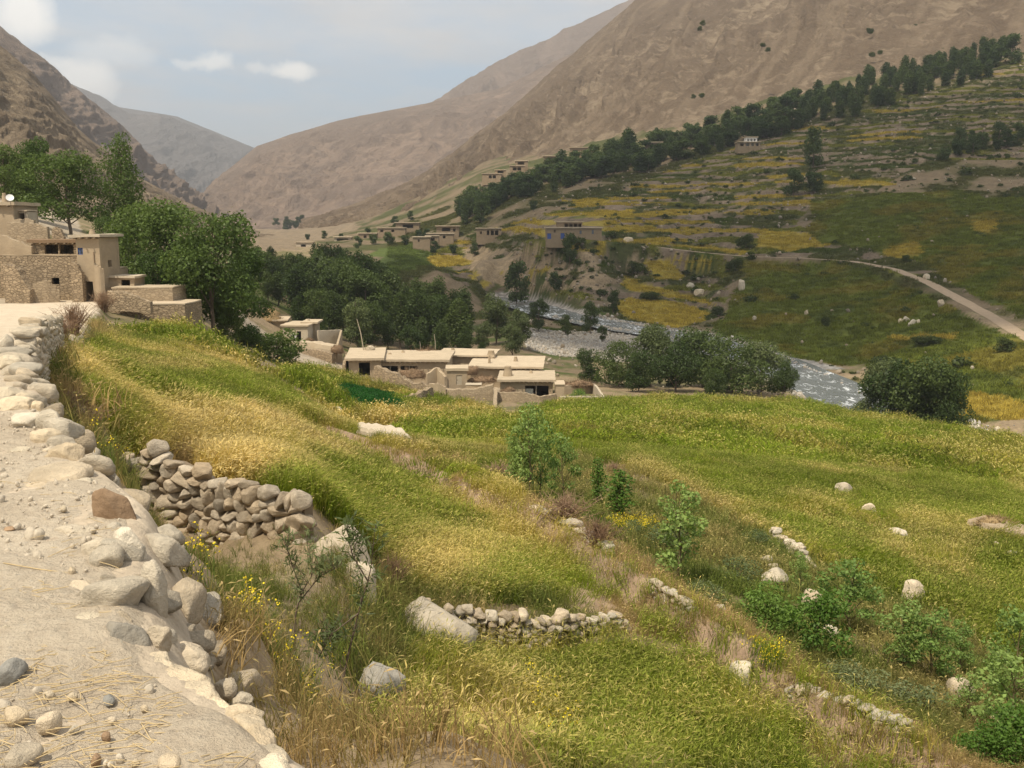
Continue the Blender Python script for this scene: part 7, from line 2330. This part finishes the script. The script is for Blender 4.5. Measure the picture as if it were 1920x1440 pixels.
# pebbles and straw littering the near road
X = -RNG.uniform(0, 1, 30000) ** 0.7 * 9
Y = RNG.uniform(2.2, 24, 30000)
d, s, p = seg_dist(X, Y, EDGE)
ok = (d * s > 0.1) & (RNG.uniform(0, 1, len(X)) < (0.3 + 0.7 * (vnoise(X, Y, 3) > .5)) * np.clip(7 / Y, 0.15, 1))
X, Y = X[ok], Y[ok]
n_ = len(X)
s_ = np.exp(RNG.normal(-4.2, 0.6, n_))
PB = []
for i in range(5):
    me = stone_mesh('pebble', 360 + i, 2, 6, 0.45)
    me.materials.append(mPebble)
    PB.append(me)
scatter('pebbles', 'small pebbles strewn over the dusty road', 'pebbles', PB, np.stack([X, Y, z_at(X, Y) + 0.026], -1), RNG.uniform(0, 6, (n_, 3)), np.stack([s_ * 1.2, s_, s_ * 0.8], -1))
ST = []
for i in range(4):
    V, Q = tube([(-0.5, 0, 0), (0, 0.04 * (i - 1.5), 0.01), (0.5, 0, 0)], [0.010, 0.011, 0.008], 4)
    me = mesh_np('straw', V, quads=Q)
    me.materials.append(mHayStalk)
    ST.append(me)
X = -RNG.uniform(0, 1, 11000) * 4.2 + 0.4
Y = RNG.uniform(2.3, 6.0, 11000)
d, s, p = seg_dist(X, Y, EDGE)
ok = (d * s > 0.12) & (RNG.uniform(0, 1, len(X)) < np.where(Y < 3.9, 1.0, 0.10) * sstep(0.35, 0.6, fbm(X / 0.5, Y / 0.5, 91, 3)))
X, Y = X[ok], Y[ok]
n_ = len(X)
s_ = np.exp(RNG.normal(-2.9, 0.55, n_))
scatter('straw', 'dry straw and twigs littering the road', 'straw', ST, np.stack([X, Y, z_at(X, Y) + 0.036], -1), np.stack([RNG.normal(0, .08, n_), RNG.normal(0, .12, n_), RNG.normal(0.15, 0.6, n_)], -1), np.stack([s_, s_ * 0.35 + 0.12, s_ * 0.35 + 0.12], -1))
HAZE = 1.6e-4
# (where the shade falls, radii, seed)
UNSEEN_CLOUDS = [(235, 425, 330, 262, 60, 3, 'broad grey-bellied cloud added to shade the far hillside'), (70, 300, 150, 125, 45, 5, 'small cloud added to shade the grove'), (-1500, 300, 300, 380, 80, 8, 'cloud added far to the left'), (900, -900, 420, 300, 80, 11, 'cloud added behind the viewer')]
# ------------------------------------------------------------------ valley haze
mH = bpy.data.materials.new('haze_air')
mH.use_nodes = True
nh = N(mH.node_tree)
vol = nh.add('ShaderNodeVolumePrincipled', {'Color': (0.86, 0.90, 0.96), 'Density': HAZE, 'Anisotropy': 0.2})
nh.add('ShaderNodeOutputMaterial', {'Volume': vol.outputs[0]})
x0, x1, y0, y1, z0, z1 = -9100, 9100, -3100, 12100, -54, 960
V = [(x, y, z) for z in (z0, z1) for y in (y0, y1) for x in (x0, x1)]
Fc = [(0, 2, 3, 1), (4, 5, 7, 6), (0, 1, 5, 4), (2, 6, 7, 3), (0, 4, 6, 2), (1, 3, 7, 5)]
me = mesh_np('haze', V, faces=Fc, smooth=False)
tag(obj('haze', me, mH), label='thin pale haze filling the air of the valley', cat='haze', kind='stuff')

# ------------------------------------------------------------------ clouds added out of view, the first two to shade hillside and grove
mCl = bpy.data.materials.new('unseen_cloud_vapour')
mCl.use_nodes = True
nc = N(mCl.node_tree)
pos = nc.add('ShaderNodeNewGeometry').outputs['Position']
cn = nc.noise(pos, 0.006, 6, 0.6)
rimf = nc.add('ShaderNodeAttribute', attribute_name='rim').outputs['Fac']
thin = nc.math('MAXIMUM', nc.ramp(cn, [(0.30, 0.62), (0.65, 0.44)]), rimf)
mxs = nc.add('ShaderNodeMixShader', {0: thin, 1: nc.add('ShaderNodeBsdfTranslucent', {'Color': (0.93, 0.93, 0.94, 1)}).outputs[0], 2: nc.add('ShaderNodeBsdfTransparent').outputs[0]})
nc.add('ShaderNodeOutputMaterial', {'Surface': mxs.outputs[0]})


def unseen_cloud(cx, cy, cz, rx, ry, rz_, seed, lob, label):
    V, Fc = ico(5)
    V = V.copy()
    r = 1 + 0.55 * n3(V, 1.6, seed) * 2 * 0.6 + 0.35 * n3(V, 4.0, seed + 3) + 0.15 * n3(V, 9.0, seed + 7)
    V = V * r[:, None] * np.array([rx, ry, rz_])
    V[:, 2] = np.where(V[:, 2] < 0, V[:, 2] * 0.35, V[:, 2])
    me = mesh_np('unseen_cloud', V, quads=Fc)
    flt_attr(me, 'rim', sstep(0.45, 0.98, np.hypot(V[:, 0] / rx, V[:, 1] / ry) / np.maximum(r, 0.3)))
    o = obj('unseen_cloud', me, mCl, None, (cx, cy, cz))
    return tag(o, label, 'unseen_cloud', kind='stuff')


for (tx, ty, rx, ry, rz_, seed, lb) in UNSEEN_CLOUDS:
    k_ = 1450.0 / SUN_DIR.z
    unseen_cloud(tx + SUN_DIR.x * k_, ty + SUN_DIR.y * k_, 1450, rx, ry, rz_, seed, 1, lb)
